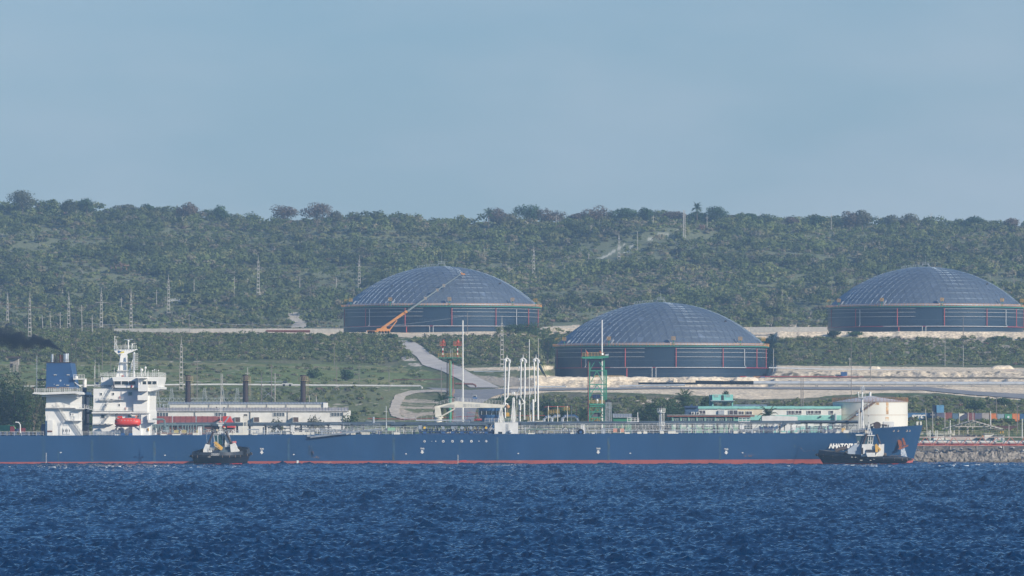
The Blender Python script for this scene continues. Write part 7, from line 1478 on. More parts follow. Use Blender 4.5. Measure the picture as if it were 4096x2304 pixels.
mb = MB(); wall(t, T5, 880, 940, 2800, 1060, 1639.6, 1640.2, mat('turquoise_dado', (.20, .50, .44), .8), 'dado', True)
t = bldg('blue_shed', 'small dark blue shed at the left end of the turquoise building', T8, 1540, 520, 1638); wall(t, T8, 1398, 375, 1680, 525, 1634.5, 1639.5, mat('shed_dark_blue', (.04, .085, .16), .6, var=.15), 'wall'); wall(t, T8, 1388, 340, 1675, 378, 1633.8, 1640, NAVY, 'parapet', False); wall(t, T8, 1515, 312, 1560, 345, 1635, 1637, NAVY, 'roof_tank', False)
t = bldg('raised_block', 'turquoise raised block on pillars with perforated screens above the offices', T8, 2200, 340, 1662); TL = mat('light_turquoise', (.22, .55, .48), .7, var=.1, scale=1)
wall(t, T8, 1980, 97, 2428, 222, 1662, 1668, TL, 'upper_box', False); wall(t, T8, 1930, 100, 1982, 340, 1662.6, 1670, mat('turquoise_side', (.10, .30, .30), .7), 'side_wall', False); wall(t, T8, 1948, 222, 2468, 236, 1660.8, 1669, LGREY, 'floor_slab', False); wall(t, T8, 1965, 236, 2440, 262, 1661.5, 1668, TL, 'beam', False)
for x in (1995, 2415): wall(t, T8, x - 13, 262, x + 13, 400, 1662, 1663, TL, 'pillar')
wall(t, T8, 2178, 112, 2230, 218, 1661.9, 1662.1, DARK, 'door_opening', False)
for cx in (2070, 2325):
    mb = MB()
    for i in range(3):
        for j in range(3): mb.pbox(T8, cx - 42 + i * 32, 106 + j * 17, cx - 20 + i * 32, 115 + j * 17, 1661.85, 1662.05)
    mb.build('screen_opening', mat('screen_white', (.6, .66, .62), .7), t)
mb = MB(); mb.ptube(T8, [(2210, 222), (2210, 340)], 1663, .07, 4); mb.build('drain_pipe', CREAM, t)
t = bldg('flat_roof_shed', 'low blue-grey roofed shed behind the turquoise building', T5, 600, 410, 1672); wall(t, T5, 215, 372, 1080, 415, 1672, 1680, mat('faded_blue_roof', (.16, .22, .30), .7, var=.2), 'roof', False)
wall(t, T5, 230, 400, 1060, 450, 1673, 1679, CONC, 'wall')
t = thing('white_tank_shed', 'plain white box-like store in front of the turquoise building', 'building', (T5(1400, 1040, 1606).x, 1606, 5)); mb = MB(); mb.ppoly(T5, [(955, 675), (1200, 662), (1850, 685), (1870, 700), (1870, 775), (1820, 850), (955, 850)], 1606, 1612); mb.pbox(T5, 1000, 840, 1810, 1040, 1606.5, 1612); mb.build('wall', mat('store_white', (.70, .69, .66), .6), t)
# rusty white storage tank
def oldtank():
    Y = 1652; c = S6(1130, 600, Y); r = 603 * .2485 * Y / F; z1 = S6(0, 272, Y - r).z; t = thing('rusty_tank', 'white storage tank with conical roof and rust streaks behind the bow', 'storage tank', (c.x, Y, 7)); n = 64
    RT = mat('rusty_white_steel', (.68, .66, .60), .5, var=.06, scale=.15, wear=(.50, .27, .12), wscale=.42, wamt=.64, wstretch=(1, 1, .28))
    ring = lambda q, z: [Vector((c.x + math.sin(2 * math.pi * i / n) * q, Y - math.cos(2 * math.pi * i / n) * q, z)) for i in range(n)]
    mb = MB(); a = ring(r, 3) + ring(r, z1); mb.add(a, [(i, (i + 1) % n, n + (i + 1) % n, n + i) for i in range(n)]); mb.build('shell', RT, t, smooth=True)
    za = S6(0, 172, Y).z; mb = MB(); mb.add(ring(r * 1.01, z1) + [Vector((c.x, Y, za))], [(i, (i + 1) % n, n) for i in range(n)]); mb.build('conical_roof', mat('roof_white', (.55, .56, .57), .5), t)
    mb = MB(); mb.tube([Vector((c.x, Y, za - .3)), Vector((c.x, Y, za + 1.1))], .35, 8); mb.build('roof_vent', WHITE, t)
    mb = MB(); zz = S6(0, 482, Y - r).z; mb.tube(ring(r + .02, zz) + [ring(r + .02, zz)[0]], .07, 4); mb.tube(ring(r + .05, z1) + [ring(r + .05, z1)[0]], .12, 4); mb.build('seam_band', mat('rusty_band', (.40, .28, .18), .7), t)
    mb = MB(); R2 = ring(r + .1, z1)
    for k in range(3): q = [p + Vector((0, 0, .4 * (k + 1))) for p in R2]; mb.tube(q + [q[0]], .05, 4)
    for p in R2: mb.tube([p, p + Vector((0, 0, 1.2))], .05, 4)
    mb.build('roof_railing', mat('rust_rail', (.36, .16, .07), .8), t)
    mb = MB(); A = []
    for i in range(13):
        f = i / 12; x = S6(715 + (1210 - 715) * f, 0, Y - r).x - c.x; an = math.asin(max(-.99, min(.99, x / (r + .6)))); A.append(Vector((c.x + math.sin(an) * (r + .6), Y - math.cos(an) * (r + .6), S6(0, 620 - 350 * f, Y - r).z)))
    mb.tube(A, .16, 4); mb.tube([p + Vector((0, 0, 1.0)) for p in A], .05, 4)
    for p in A: mb.tube([p, p + Vector((0, 0, 1))], .05, 4); mb.box(p - Vector((.5, .3, .1)), p + Vector((.5, .3, .02)))
    mb.build('spiral_stair', mat('stair_rust', (.30, .17, .10), .8), t)
    mb = MB(); mb.tube([S6(570, 660, Y - r - 2), S6(570, 460, Y - r - 2)], .35, 8); mb.build('standpipe', LGREY, t)
    for x0, x1, y0, y1 in ((1385, 1425, 280, 470), (1375, 1430, 515, 570), (1205, 1270, 285, 320)):
        V = []
        for x, y in ((x0, y0), (x1, y0), (x1, y1), (x0, y1)):
            p = S6(x, y, Y - r * .9); dx = p.x - c.x; V.append(Vector((p.x, Y - math.sqrt(r * r - dx * dx) - .03, p.z)))
        mb = MB(); mb.prism(V, [v + Vector((0, .02, 0)) for v in V]); mb.build('rust_stain', mat('orange_rust_stain', (.55, .33, .16), .8, var=.35, scale=.9, wear=(.66, .62, .52), wscale=.8, wamt=.5), t)
    mb = MB(); mb.tube([S6(1722, 640, Y - 2), S6(1722, 470, Y - 2)], .25, 6); mb.pbox(S6, 1705, 560, 1725, 660, Y - 3, Y - 2); mb.build('side_pipe', CREAM, t)
oldtank()
# containers
t = container('long blue container with big white letters right of the rusty tank', T6, -60, 178, 492, 330, 1716, cm('line_blue', (.06, .17, .33)), 2.4); text('container_lettering', 'SITC', T6(28, 300, 1715.85), 1.02, WHITE, t, shear=.25, bold=.09, sx=1.42)
CT = [('dark navy container end beside the long lettered one', 500, 178, 608, 345, (.04, .06, .11)), ('grey-purple container under the single stacked blue one', 610, 178, 783, 350, (.14, .14, .20)), ('maroon-red container right of the grey-purple one', 790, 175, 950, 350, (.28, .09, .07)), ('slate blue container right of the maroon-red one', 957, 192, 1095, 357, (.11, .19, .27)), ('dark container with a cream tarpaulin corner', 1100, 192, 1292, 355, (.09, .10, .15)), ('brown-red container behind two close poles', 1295, 178, 1462, 345, (.25, .09, .09)), ('purple-grey container with a pale stripe', 1466, 186, 1625, 350, (.15, .15, .21)), ('pale container streaked with rust', 1628, 180, 1790, 345, (.42, .38, .35)), ('orange container left of the pale blue one', 1820, 192, 1966, 345, (.68, .22, .06)), ('pale grey-blue container between orange and green', 1972, 202, 2128, 345, (.30, .38, .43)), ('bright green container with a white round mark', 2146, 205, 2302, 368, (.10, .36, .21)), ('orange container right of the green one', 2310, 196, 2476, 372, (.70, .24, .08)), ('blue container at the right edge', 2484, 200, 2640, 375, (.05, .14, .30)), ('sky blue container standing alone on top of the row', 600, 2, 768, 173, (.13, .33, .52)), ('faded blue container far beyond the right frame edge group', 2650, 200, 2800, 375, (.1, .2, .3))]
for lab, x0, y0, x1, y1, c in CT[:-1]:
    t = container(lab, T6, x0, y0, x1, y1, 1714, cm(lab.split()[0] + '%d' % x0, c), 12)
    if 'green container' in lab: mb = MB(); p = T6(2222, 272, 1713.9); mb.tube([p, p + Vector((0, .06, 0))], .34, 14); mb.build('round_mark', mat('mark_white', (.7, .7, .7), .6), t)
    if 'tarpaulin' in lab: mb = MB(); mb.ppoly(T6, [(1105, 190), (1240, 195), (1118, 268)], 1713.8, 1713.93); mb.build('tarpaulin', CREAM, t)
t = container('dark end panel beside the stacked sky blue container', T6, 566, 2, 600, 170, 1715, NAVY, 11)
t = container('long brown container behind the right end of the ruined shed', T6, 1900, 472, 2412, 628, 1660, cm('dark_brown', (.13, .055, .05)), 2.4)
mb = MB(); mb.pbox(T6, 510, 566, 1900, 640, 1662, 1662.4); tag(mb.build('boundary_wall', mat('maroon_wall', (.14, .065, .06), .8, var=.2)), 'low maroon sheet wall behind the ruined shed frame', 'wall')
# ruined shed
t = thing('ruined_shed', 'roofless shed frame with bare gable trusses on the right shore', 'shed', (T6(1400, 640, 1622).x, 1622, 6)); FRM = mat('pale_timber_frame', (.46, .43, .38), .85, var=.2, scale=1.5)
for k, d in enumerate((0, 5, 10)):
    mb = MB(); Y = 1620 + d; o = k * 0
    mb.ptube(T6, [(740, 545), (1410, 352), (2090, 545)], Y, .27, 4); mb.ptube(T6, [(960, 488), (1860, 488)], Y, .19, 4)
    for i in range(8): x = 1040 + i * 105; yt = 545 - 193 * (1 - abs(x - 1410) / 680); mb.ptube(T6, [(x, 488), (x, yt)], Y, .09, 4); mb.ptube(T6, [(x, 488), (x + 60, yt + (15 if x > 1410 else -15))], Y, .06, 4)
    mb.build('gable_truss', FRM, t)
mb = MB()
for i in range(9):
    f = i / 8
    for s in (0, 1): x = 740 + 670 * f if s == 0 else 2090 - 680 * f; y = 545 - 193 * f; mb.tube([T6(x, y - 4, 1619), T6(x, y - 4, 1632)], .16, 4)
mb.build('purlin', FRM, t)
mb = MB(); a = [T6(720, 540, 1624), T6(1400, 340, 1624), T6(1400, 335, 1632), T6(720, 535, 1632)]; a = [T6(1000, 455, 1624), T6(1400, 338, 1624), T6(1400, 335, 1631), T6(1000, 450, 1631)]; mb.prism(a, [p - Vector((0, 0, .1)) for p in a]); mb.build('roof_remnant', DARK, t)
for x, y0 in ((1000, 500), (1300, 488), (870, 560), (1755, 490), (1820, 560), (1875, 560), (935, 570), (1110, 490), (1420, 488), (1690, 570)):
    mb = MB(); mb.pbox(T6, x - 14, y0, x + 12, 690, 1621, 1621.5); mb.build('column', FRM, t)
mb = MB(); mb.prism([T6(1410, 585, 1618), T6(1850, 520, 1618), T6(2200, 585, 1618), T6(1850, 535, 1618)], [T6(1410, 585, 1622), T6(1850, 520, 1622), T6(2200, 585, 1622), T6(1850, 535, 1622)]); mb.build('sagging_canopy', CONCD, t)
# low white sheds behind the pier truss
for lab, x0, y0, x1, y1, Y, m in (('low white hut at the left behind the truss', 535, 682, 782, 800, 1606, OW), ('pinkish patched low wall behind the truss centre', 800, 690, 1515, 800, 1608, mat('pink_patched_wall', (.52, .44, .40), .85, wear=(.62, .60, .56), wscale=.6, wamt=.5)), ('white hut with pipe hoop in front', 1685, 650, 1895, 800, 1605, OW), ('lower white hut beside the hoop hut', 1910, 680, 2135, 810, 1604, OW)):
    t = bldg('service_hut', lab, T6, (x0 + x1) / 2, y1, Y); wall(t, T6, x0, y0, x1, y1, Y, Y + 6, m); wall(t, T6, x0 - 5, y0 - 9, x1 + 5, y0, Y - .4, Y + 6.4, CONC if 'pink' not in lab else CONCD, 'roof', False)
    if 'hoop' in lab: mb = MB(); mb.tube([T6(1760 + 50 * (1 - math.cos(a)), 805 - 52 * math.sin(a), Y - .5) for a in [i * math.pi / 10 for i in range(11)]], .1, 5); mb.build('hose_hoop', DARK, t)
    if 'pink' in lab:
        for x in (1285, 1410): wall(t, T6, x, 678, x + 65, 705, Y - .45, Y, DARK, 'window', False)
t = thing('shore_railing', 'long pale railing with cream canopy strip behind the pier truss', 'railing', (T6(600, 690, 1601).x, 1601, 6)); mb = MB(); mb.prail(T6, 215, 690, 1010, 690, 1601, 1.0, 2, 3, .06); mb.pbox(T6, 215, 632, 1010, 645, 1601, 1602); mb.pbox(T6, 780, 655, 1010, 685, 1602, 1603); mb.build('pale_rail', CREAM, t); mb = MB(); mb.prail(T6, 1010, 690, 2600, 690, 1602, 1.3, 2.2, 3, .05); mb.build('ochre_rail', mat('dull_ochre', (.38, .34, .16), .7), t)
for x in (430, 460, 580, 615): mb = MB(); mb.ptube(T6, [(x, 800), (x, 570)], 1600, .11, 5); mb.build('short_post', WHITE, t)
mb = MB(); mb.pbox(T6, 2035, 600, 2062, 640, 1603, 1604); mb.pbox(T6, 2092, 590, 2115, 640, 1603, 1604); mb.build('yellow_fitting', YELLOW, t); mb = MB(); mb.pbox(T6, 1625, 690, 1668, 735, 1600, 1601); mb.build('orange_box', ORANGE, t)
# pier truss with pipes
PINK = mat('faded_red_truss', (.50, .17, .12), .7, var=.2, scale=.6, wear=(.52, .42, .38), wscale=.4, wamt=.55)
t = thing('pier_truss', 'faded red zigzag truss bridge of the pier along the rocky shore', 'truss', (T6(1300, 900, 1549).x, 1549, 4)); b1 = 3300
for Y in (1549, 1551.5):
    mb = MB(); mb.ptube(T6, [(60, 727), (b1, 727)], Y, .17, 4); mb.build('top_chord', mat('rusty_pale_chord', (.50, .40, .35), .7, var=.25, scale=.8, wear=(.45, .2, .14), wscale=.3, wamt=.55), t); mb = MB(); mb.ptube(T6, [(40, 912), (b1, 912)], Y, .17, 4); mb.build('chord', PINK, t)
    x = 195; i = 0
    while x < b1 - 300:
        mb = MB(); mb.ptube(T6, [(x, 905), (x + 140, 735)], Y, .11, 4); mb.ptube(T6, [(x + 160, 735), (x + 300, 905)], Y, .11, 4); mb.build('diagonal', PINK, t); x += 322
mb = MB(); mb.pbox(T6, 40, 745, 60, 750, 1549, 1551)
x = 200
for i in range(10): mb.tube([T6(100 + i * 322, 730, 1549), T6(100 + i * 322, 730, 1551.5)], .1, 4)
mb.build('cross_member', PINK, t)
pipeline('thick white pipe running inside the pier truss', [(3640, 1768, 1550.3), (4300, 1770, 1550.3)], .50, mat('pipeline_white', (.70, .69, .65), .5), n=12); pipeline('red pipe below the white one in the pier truss', [(3638, 1775.5, 1550.2), (4300, 1777.5, 1550.2)], .20, mat('pipe_crimson', (.45, .05, .07), .5)); pipeline('thin green pipe above the white one in the pier truss', [(3660, 1761, 1551), (4300, 1764, 1551)], .08, GREEN, n=5)
mb = MB(); mb.ppoly(T6, [(1930, 840), (1990, 808), (2050, 800), (2120, 835)], 1548.6, 1548.8); tag(mb.build('green_net', mat('net_green', (.05, .17, .10), .9)), 'dark green netting draped over the pier pipes', 'net')
mb = MB(); 
for x in (300, 900, 1500, 2100): mb.pbox(T6, x, 915, x + 30, 1010, 1549, 1552)
tag(mb.build('pier_support', CONCD), 'concrete footings under the pier truss', 'support')
# boulders
def boulder(label, fr, x, yb, w, h, Y, seed, m):
    rs = random.Random(seed); c = fr(x, yb, Y); r = w * fr.o[2] * Y / F * .5; hz = h * fr.o[2] * Y / F * .5; bm = bmesh.new(); bmesh.ops.create_icosphere(bm, subdivisions=2, radius=1)
    cuts = [Vector((rs.uniform(-1, 1), rs.uniform(-1, 1), rs.uniform(-.4, 1))).normalized() for _ in range(7)]
    for v in bm.verts:
        for q in cuts:
            d = v.co.dot(q) - .68
            if d > 0: v.co -= q * d
        v.co += Vector((rs.uniform(-1, 1), rs.uniform(-1, 1), rs.uniform(-1, 1))) * .05; v.co = Vector((v.co.x * r * 1.25, v.co.y * r * 1.1, v.co.z * hz * 1.25))
    me = bpy.data.meshes.new('boulder'); bm.to_mesh(me); bm.free(); me.materials.append(m); o = bpy.data.objects.new('boulder', me); COL.objects.link(o); o.location = c + Vector((0, 0, hz * .7)); tag(o, label, 'boulder', 'boulders on the rocky shore')
import bmesh
RK = mat('grey_limestone_rock', (.34, .33, .31), .9, var=.3, scale=.9, bump=.25, wear=(.42, .30, .20), wscale=.7, wamt=.62); RKW = mat('pale_rock', (.48, .46, .42), .9, var=.25, scale=1, bump=.2)
BL = [(590, 1065, 120, 90, 1), (720, 1060, 90, 50, 1), (1410, 1100, 90, 85, 0), (1530, 1105, 110, 100, 1), (1620, 1095, 90, 70, 0), (1745, 1095, 130, 110, 0), (1900, 1095, 200, 140, 0), (2050, 985, 100, 60, 1), (2190, 1110, 80, 60, 0), (2300, 1000, 130, 60, 1), (2420, 1095, 120, 80, 0), (2540, 1080, 90, 90, 1), (2110, 1090, 110, 80, 0), (170, 1040, 100, 50, 1), (1155, 1010, 60, 50, 1), (1060, 1080, 80, 40, 0), (860, 1110, 120, 60, 0), (300, 1090, 110, 60, 0), (990, 1010, 70, 40, 1), (1350, 1010, 90, 50, 0), (460, 1110, 90, 50, 0)]
for i, (x, y, w, h, k) in enumerate(sorted(BL)): boulder(f'{"pale" if k else "grey"} boulder on the shore below the pier truss, {nth(i)} of the boulders', T6, x, y, w, h, 1551.5 if y > 1050 else 1556, i, RKW if k else RK)
def rockshore():
    U = np.linspace(P(3600, 0, 1548).x, P(5000, 0, 1548).x, 600); Sx = np.linspace(0, 1, 46); UU, SS = np.meshgrid(U, Sx)
    z = -1.2 + 3.9 * SS; n = fbm(UU / 1.3, SS * 3.2, 4, 61); n2 = fbm(UU / 4, SS * 1.4, 3, 62)
    Y = 1545.2 + SS * 3.4 - (n - .5) * 2.0 - (n2 - .5) * 2.4; z = z + (fbm(UU / .9, SS * 5, 3, 63) - .5) * .9 * (.3 + SS); Y[-1] += 3
    V = np.stack([UU, Y, z], -1).reshape(-1, 3); nx = len(U); i = np.arange(len(Sx) - 1)[:, None] * nx + np.arange(nx - 1)[None]
    n3 = fbm(UU / .7, SS * 7, 3, 64); col = np.array((.235, .21, .18))[None, None] * (.6 + .8 * n3[..., None]); low = SS < .42; col[low] = np.array((.16, .13, .085)) * (.7 + .6 * n3[low])[:, None]
    o = npmesh('rocky_shore', V, np.stack([i, i + 1, i + nx + 1, i + nx], -1).reshape(-1, 4), mat('shore_rock', (0, 0, 0), .9, var=.35, scale=1.5, bump=.3, attr='Col'), col=np.clip(col, 0, 1).reshape(-1, 3)); tag(o, kind='structure')
rockshore()
# ================================================================== TUGS
TH = mat('tug_black_hull', (.010, .014, .022), .6, var=.3, scale=.8, spec=.25); TG = mat('tug_grey_bulwark', (.028, .036, .048), .6, var=.2)
TGL = mat('tug_window_glass', (.02, .07, .075), .12, var=.3, scale=2)
def tughull(t, cx, cy, Lh, Bh, yaw, zs_, zb_, red=.35):
    """hull about (cx,cy); stern at -x, bow at +x, turned by yaw"""
    def pt(s, w, z): 
        x = s * Lh; y = w; return Vector((cx + x * math.cos(yaw) - y * math.sin(yaw), cy + x * math.sin(yaw) + y * math.cos(yaw), z))
    N = 40; lv = [(-1.0, .80), (red, .84), (red + .001, .84), (1.0, .90), (1.6, .97), (2.0, 1.0)]
    def outline(f, zf, side_scale):
        out = []
        for i in range(N):
            a = 2 * math.pi * i / N; s = math.cos(a); w = math.sin(a); s2 = math.copysign(abs(s) ** .55, s) * .5; w2 = math.copysign(abs(w) ** (.62 if s < 0 else .8), w) * Bh * .5
            top = zs_ + (zb_ - zs_) * (s2 + .5) ** 1.6; z = zf(top); out.append(pt(s2 * side_scale * (1 if f else 1), w2 * side_scale, z))
        return out
    def loft(name, rings, m, cap=False, sm=True):
        mb = MB(); V = [v for r in rings for v in r]; mb.add(V, [(k * N + i, k * N + (i + 1) % N, (k + 1) * N + (i + 1) % N, (k + 1) * N + i) for k in range(len(rings) - 1) for i in range(N)] + ([tuple(range((len(rings) - 1) * N, len(rings) * N))] if cap else [])); return mb.build(name, m, t, smooth=sm)
    loft('red_underbody', [outline(1, lambda T: -1.2, .80), outline(1, lambda T: red, .88)], BRED)
    loft('hull', [outline(1, lambda T: red, .88), outline(1, lambda T: red + (T - red) * .35, .94), outline(1, lambda T: red + (T - red) * .62, 1.0)], TH)
    loft('bulwark', [outline(1, lambda T: red + (T - red) * .62, .985), outline(1, lambda T: T, .95), outline(1, lambda T: T, .92), outline(1, lambda T: T - .8, .92)], TG, True)
    rg = outline(1, lambda T: red + (T - red) * .62, 1.01); mb = MB(); mb.tube(rg + [rg[0]], .30, 7); fe = mb.build('fender', BLACK, t)
    for i in range(0, N, 1):
        if i % 2 == 0: p = rg[i]; o = (p - Vector((cx, cy, p.z))).normalized() * .3; mb = MB(); mb.tube([p + o + Vector((0, 0, -.3)), p + o + Vector((0, 0, .3))], .05, 4); mb.build('fender_strap', mat('tan_strap', (.42, .30, .22), .7), fe)
    return pt
def tugparts(t, fr, Y): pass
# ---- tug at the left, seen from its stern
TA = thing('tugboat', 'black-hulled tug seen end-on with yellow crane arm, by the ship left of midships', 'tugboat', (S5(820, 1250, 1485).x, 1485, 0), 'tugs beside the tanker')
c = S5(822, 1250, 1484); ptA = tughull(TA, c.x + .3, 1485.5, 22, 13.2, R_(78), 3.25, 4.6)
Y = 1481
mb = MB(); mb.ppoly(S5, [(480, 990), (480, 930), (505, 870), (530, 805), (612, 825), (590, 930), (575, 990)], Y - 1, Y + 3); mb.build('funnel_casing', WHITE, TA)
mb = MB(); mb.ppoly(S5, [(1052, 990), (1036, 820), (1130, 782), (1190, 900), (1225, 935), (1225, 1008)], Y - 1, Y + 3); mb.build('funnel_casing', WHITE, TA)
for a, b in (((590, 800), (690, 548)), ((1062, 795), (945, 540))):
    mb = MB(); mb.tube([S5(a[0], a[1], Y + .5), S5(b[0], b[1], Y + .5)], .30, 10); e = mb.build('exhaust_pipe', mat('exhaust_brown_black', (.05, .035, .035), .6), TA, smooth=True)
    mb = MB(); p = S5(a[0], a[1], Y + .5); mb.ball(p, .52, 10, 6, (1, 1, .6)); mb.build('exhaust_collar', DARK, e)
mb = MB(); mb.ppoly(S5, [(690, 610), (935, 600), (920, 860), (720, 860)], Y + 1.5, Y + 5.5); wh = mb.build('wheelhouse', mat('wheelhouse_white', (.70, .72, .72), .4), TA)
for x0, x1, q0, q1 in ((712, 775, 735, 780), (795, 875, 800, 875), (893, 932, 888, 925)):
    mb = MB(); mb.ppoly(S5, [(x0, 628), (x1, 628), (q1, 845), (q0, 845)], Y + 1.42, Y + 1.6); mb.build('window', TGL, wh)
mb = MB(); mb.ppoly(S5, [(905, 600), (1000, 610), (1055, 760), (1030, 870), (918, 865), (940, 700)], Y + .8, Y + 4); mb.prail(S5, 940, 870, 1040, 870, Y + .2, 1.0, .5); mb.build('side_house', WHITE, TA)
mb = MB(); mb.pbox(S5, 680, 590, 945, 604, Y + 1.2, Y + 5.8); mb.prail(S5, 775, 590, 940, 590, Y + 1.4, .5, .5, 2, .035); mb.ptube(S5, [(780, 600), (800, 570), (880, 570), (900, 600)], Y + 1.2, .05, 4); mb.build('wheelhouse_roof', WHITE, wh)
mb = MB()
for a, b in (((800, 590), (838, 400)), ((885, 590), (850, 400)), ((815, 560), (870, 560)), ((822, 500), (864, 500)), ((795, 540), (885, 540))): mb.ptube(S5, [a, b], Y + 2.5, .07, 4)
mb.ptube(S5, [(838, 590), (838, 0), (835, -120)], Y + 2.5, .09, 5, .04); mb.ptube(S5, [(870, 400), (870, 60)], Y + 2.5, .04, 4); mb.ptube(S5, [(755, 55), (800, 75), (838, 110), (880, 75), (915, 55)], Y + 2.5, .05, 4); mb.ptube(S5, [(755, 235), (875, 235)], Y + 2.5, .04, 4); mb.pbox(S5, 760, 375, 905, 390, Y + 2, Y + 3); mb.ppoly(S5, [(800, 445), (870, 445), (880, 400), (790, 400)], Y + 2.2, Y + 2.9)
mb.prail(S5, 765, 375, 900, 375, Y + 2, .35, .4, 2, .03); tm = mb.build('mast', WHITE, TA)
mb = MB()
for x, y in ((752, 50), (912, 52), (840, 178), (762, 470)): p = S5(x, y, Y + 2.4); mb.box(p - Vector((.14, .1, .16)), p + Vector((.14, .1, .16)))
mb.build('navigation_lamp', DARK, tm)
mb = MB(); p = S5(830, 350, Y + 2.5); mb.ball(p, .42, 8, 6, (1.2, 1, .8)); mb.build('red_pennant_light', mat('pale_red', (.6, .16, .14), .6), tm)
mb = MB(); mb.pbox(S5, 752, 500, 790, 540, Y + 2.5, Y + 3); mb.pbox(S5, 905, 455, 948, 480, Y + 2.5, Y + 3); mb.build('searchlight', mat('lamp_cream', (.6, .5, .35), .5), wh)
mb = MB(); mb.ppoly(S5, [(690, 775), (745, 755), (890, 880), (865, 935)], Y - 1.2, Y - .7); mb.ppoly(S5, [(705, 815), (860, 935), (850, 942), (700, 830)], Y - 1.3, Y - .6); ca = mb.build('yellow_crane_arm', mat('crane_yellow', (.72, .42, .08), .45), TA)
mb = MB(); mb.ptube(S5, [(735, 910), (800, 905)], Y - .5, .2, 8); mb.ball(S5(735, 912, Y - .5), .3); mb.build('crane_cylinder', mat('crane_yellow', (.72, .42, .08), .45), ca)
mb = MB(); mb.pbox(S5, 665, 870, 715, 930, Y - .5, Y + 1); mb.pbox(S5, 590, 940, 660, 985, Y - 1, Y + 1)
for i in range(6): mb.pbox(S5, 612, 880 + i * 17, 660, 886 + i * 17, Y - .9, Y - .6)
mb.prail(S5, 590, 960, 700, 960, Y - 1.2, .8, .5, 2, .03); mb.build('aft_deck_house', WHITE, TA)
mb = MB(); mb.pbox(S5, 880, 870, 1055, 1000, Y, Y + 3); mb.pbox(S5, 790, 930, 1055, 1000, Y - .4, Y + 3); mb.build('winch_house', mat('tug_slate', (.09, .13, .16), .6), TA)
mb = MB(); mb.ppoly(S5, [(1175, 870), (1240, 855), (1260, 890), (1350, 920), (1380, 950), (1360, 1020), (1240, 1010)], Y + 1, Y + 4); mb.ppoly(S5, [(420, 930), (480, 910), (485, 990), (390, 1000)], Y + 1, Y + 4); mb.build('side_fender_block', BLACK, TA)
mb = MB(); mb.pbox(S5, 1085, 748, 1160, 790, Y + 1, Y + 2.5); mb.build('life_raft', mat('pale_red', (.6, .16, .14), .6), TA)
mb = MB(); mb.ptube(S5, [(540, 590), (565, 790)], Y, .05, 4); mb.ptube(S5, [(700, 640), (745, 790)], Y, .03, 4); mb.ptube(S5, [(655, 700), (655, 960)], Y, .04, 4); mb.ptube(S5, [(1108, 750), (1150, 830)], Y - .5, .08, 4); mb.build('whip_antenna', LGREY, TA)
for body, x, y in (('HURACAN 1', 648, 1020), ('LA HABANA', 640, 1046)): text('name_lettering', body, S5(x, y, 1474.35), .26, WHITE, TA, sx=1.05, bold=.01)
mb = MB(); mb.pbox(S5, 575, 1072, 635, 1080, 1474.0, 1474.4); mb.build('name_strip', WHITE, TA)
# ---- tug at the bow
TB = thing('tugboat', 'low black tug lying alongside the tanker bow, half in shadow', 'tugboat', (S6(1150, 1270, 1489).x, 1489, 0), 'tugs beside the tanker')
c = S6(1180, 1270, 1488); ptB = tughull(TB, P(3452, 0, 1490.5).x, 1490.6, 25, 8.6, R_(180 - 22), 1.9, 3.75)
Y = 1487
mb = MB(); mb.ppoly(S6, [(765, 1100), (770, 1040), (840, 990), (880, 960), (990, 965), (990, 1120), (780, 1110)], Y - 1, Y + 4); mb.build('fore_deckhouse', mat('bow_house_painted_shade', (.42, .48, .54), .5), TB)  # shade is put into this house's blue-grey colour
mb = MB(); mb.ppoly(S6, [(985, 1150), (1000, 955), (1090, 950), (1210, 965), (1210, 1150)], Y - 2, Y + 2.5); mb.build('deckhouse', WHITE, TB)
mb = MB(); mb.pbox(S6, 1068, 1040, 1205, 1088, Y - 2.3, Y - 1.95); mb.pbox(S6, 985, 1010, 1018, 1110, Y - 2.1, Y - 1.98); mb.pbox(S6, 1000, 1120, 1050, 1130, Y - 2.1, Y - 1.98); mb.build('dark_recess', DARK, TB)
mb = MB(); mb.ppoly(S6, [(1062, 1090), (1210, 1090), (1205, 1155), (1085, 1155)], Y - 3.2, Y - 2); mb.build('winch_guard', WHITE, TB)
mb = MB(); mb.ppoly(S6, [(905, 815), (1180, 815), (1180, 950), (940, 955)], Y - 1, Y + 2.5); wh = mb.build('wheelhouse', mat('wheelhouse_teal_dark', (.05, .10, .12), .3), TB)
for a, b in (((1090, 950), (1105, 815)), ((1165, 955), (1180, 815)), ((1088, 950), (1165, 955)), ((985, 955), (1040, 815)), ((1135, 955), (1140, 815)), ((1090, 900), (1175, 900))):
    mb = MB(); mb.ptube(S6, [a, b], Y - 1.1, .11, 4); mb.build('window_post', WHITE, wh)
mb = MB(); mb.pbox(S6, 900, 795, 1010, 815, Y - 1.2, Y + 2.8); mb.pbox(S6, 1080, 805, 1215, 820, Y - 1.5, Y + 2.8); mb.build('wheelhouse_roof', WHITE, wh)
mb = MB(); mb.ppoly(S6, [(1210, 1150), (1240, 1080), (1275, 945), (1300, 960), (1355, 950), (1350, 1120), (1330, 1145)], Y - 2, Y + 1.5); mb.build('funnel_casing', WHITE, TB)
for a, b, r in (((1290, 945), (1235, 795), .28), ((1020, 950), (1075, 780), .3)):
    mb = MB(); mb.ptube(S6, [a, b], Y - 1.6, r, 10); mb.build('exhaust_pipe', mat('exhaust_brown_black', (.05, .035, .035), .6), TB, smooth=True)
mb = MB()
for a, b in (((1075, 800), (1105, 640)), ((1155, 800), (1112, 640)), ((1085, 760), (1145, 760)), ((1095, 700), (1128, 700)), ((1040, 770), (1060, 730)), ((1010, 840), (1040, 760))): mb.ptube(S6, [a, b], Y, .1, 4)
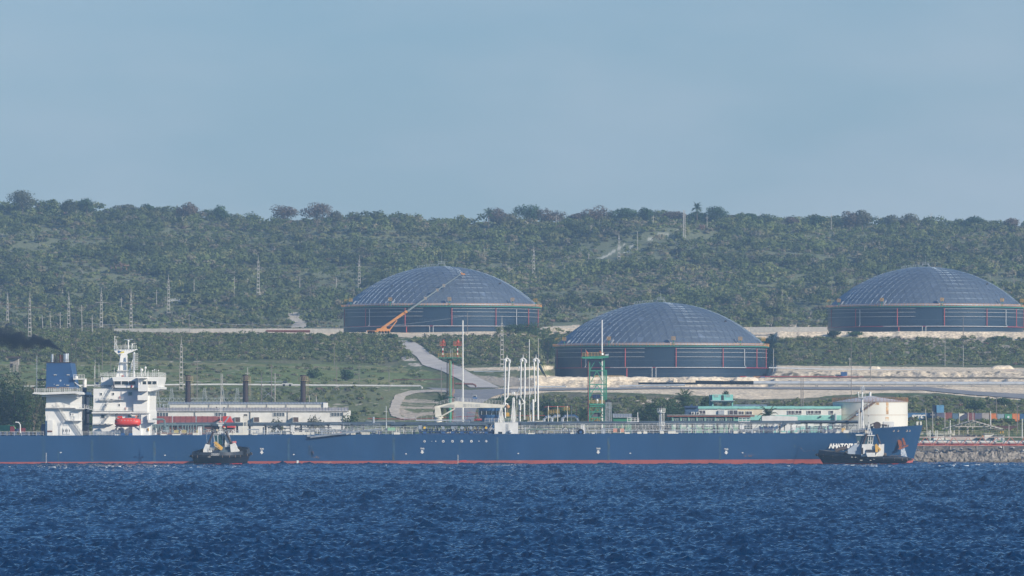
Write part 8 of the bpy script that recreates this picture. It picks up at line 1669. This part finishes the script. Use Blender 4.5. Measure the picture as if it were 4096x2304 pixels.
mb.ptube(S6, [(1108, 800), (1106, 340)], Y, .09, 5, .05); mb.ptube(S6, [(1060, 660), (1160, 660)], Y, .05, 4); mb.prail(S6, 1050, 800, 1160, 800, Y - 1, .8, .5, 2, .04); mb.ptube(S6, [(940, 900), (955, 960), (915, 1010)], Y - 1, .06, 4); mb.ptube(S6, [(940, 900), (900, 960)], Y - 1, .05, 4); tm = mb.build('mast', WHITE, TB)
mb = MB(); mb.pbox(S6, 1048, 730, 1078, 765, Y - .5, Y); mb.build('searchlight', mat('lamp_cream', (.6, .5, .35), .5), tm)
mb = MB(); mb.ppoly(S6, [(1208, 960), (1235, 945), (1262, 990), (1300, 1030), (1292, 1065), (1255, 1020), (1255, 1075), (1215, 1085)], Y - 2.6, Y - 2.2); mb.build('yellow_crane_arm', mat('crane_yellow', (.72, .42, .08), .45), TB)
mb = MB(); mb.ball(S6(1365, 1120, Y - 1), .5, 10, 8)
mb.build('rope_reel', mat('deck_gear_brown', (.10, .075, .06), .7), TB)
for x in (1480, 1540, 1600): mb = MB(); mb.ptube(S6, [(x - 30, 1150), (x, 1128), (x + 30, 1150)], Y - 1, .12, 5); mb.build('tow_arch', mat('deck_gear_brown', (.10, .075, .06), .7), TB)
mb = MB(); mb.ptube(S6, [(700, 1130), (760, 1060)], Y, .3, 6); mb.build('bollard', BLACK, TB); mb = MB(); mb.ptube(S6, [(570, 1060), (640, 1030), (760, 1010)], Y + 1, .5, 7); mb.build('deck_gear', mat('deck_gear_brown', (.10, .075, .06), .7), TB)
for x, y, w in ((690, 1050, 12), (738, 1078, 12), (830, 1160, 25), (888, 1162, 22), (980, 1210, 40), (1185, 1195, 14), (1130, 1212, 26)):
    X = S6(x, y, Y - 4); p = X; mb = MB(); mb.box(p + Vector((-w * .008, -1.6, -.05)), p + Vector((w * .008, -1.2, .07))); mb.build('hull_mark', CREAM, TB)
# ------------------------------------------------------------------ haze
def haze():
    mb = MB(); mb.box((-420, -30, -12), (420, 3960, 190))
    m = bpy.data.materials.new('haze_air'); m.use_nodes = True; t = m.node_tree; t.nodes.remove(t.nodes['Principled BSDF'])
    v = nd(t, 'ShaderNodeVolumePrincipled'); v.inputs['Density'].default_value = HAZE_D; v.inputs['Color'].default_value = (.44, .70, 1.0, 1); v.inputs['Anisotropy'].default_value = 0.0
    t.links.new(v.outputs[0], t.nodes['Material Output'].inputs['Volume'])
    o = mb.build('haze', m); tag(o, kind='stuff')
HAZE_D = 1.22e-4
haze()
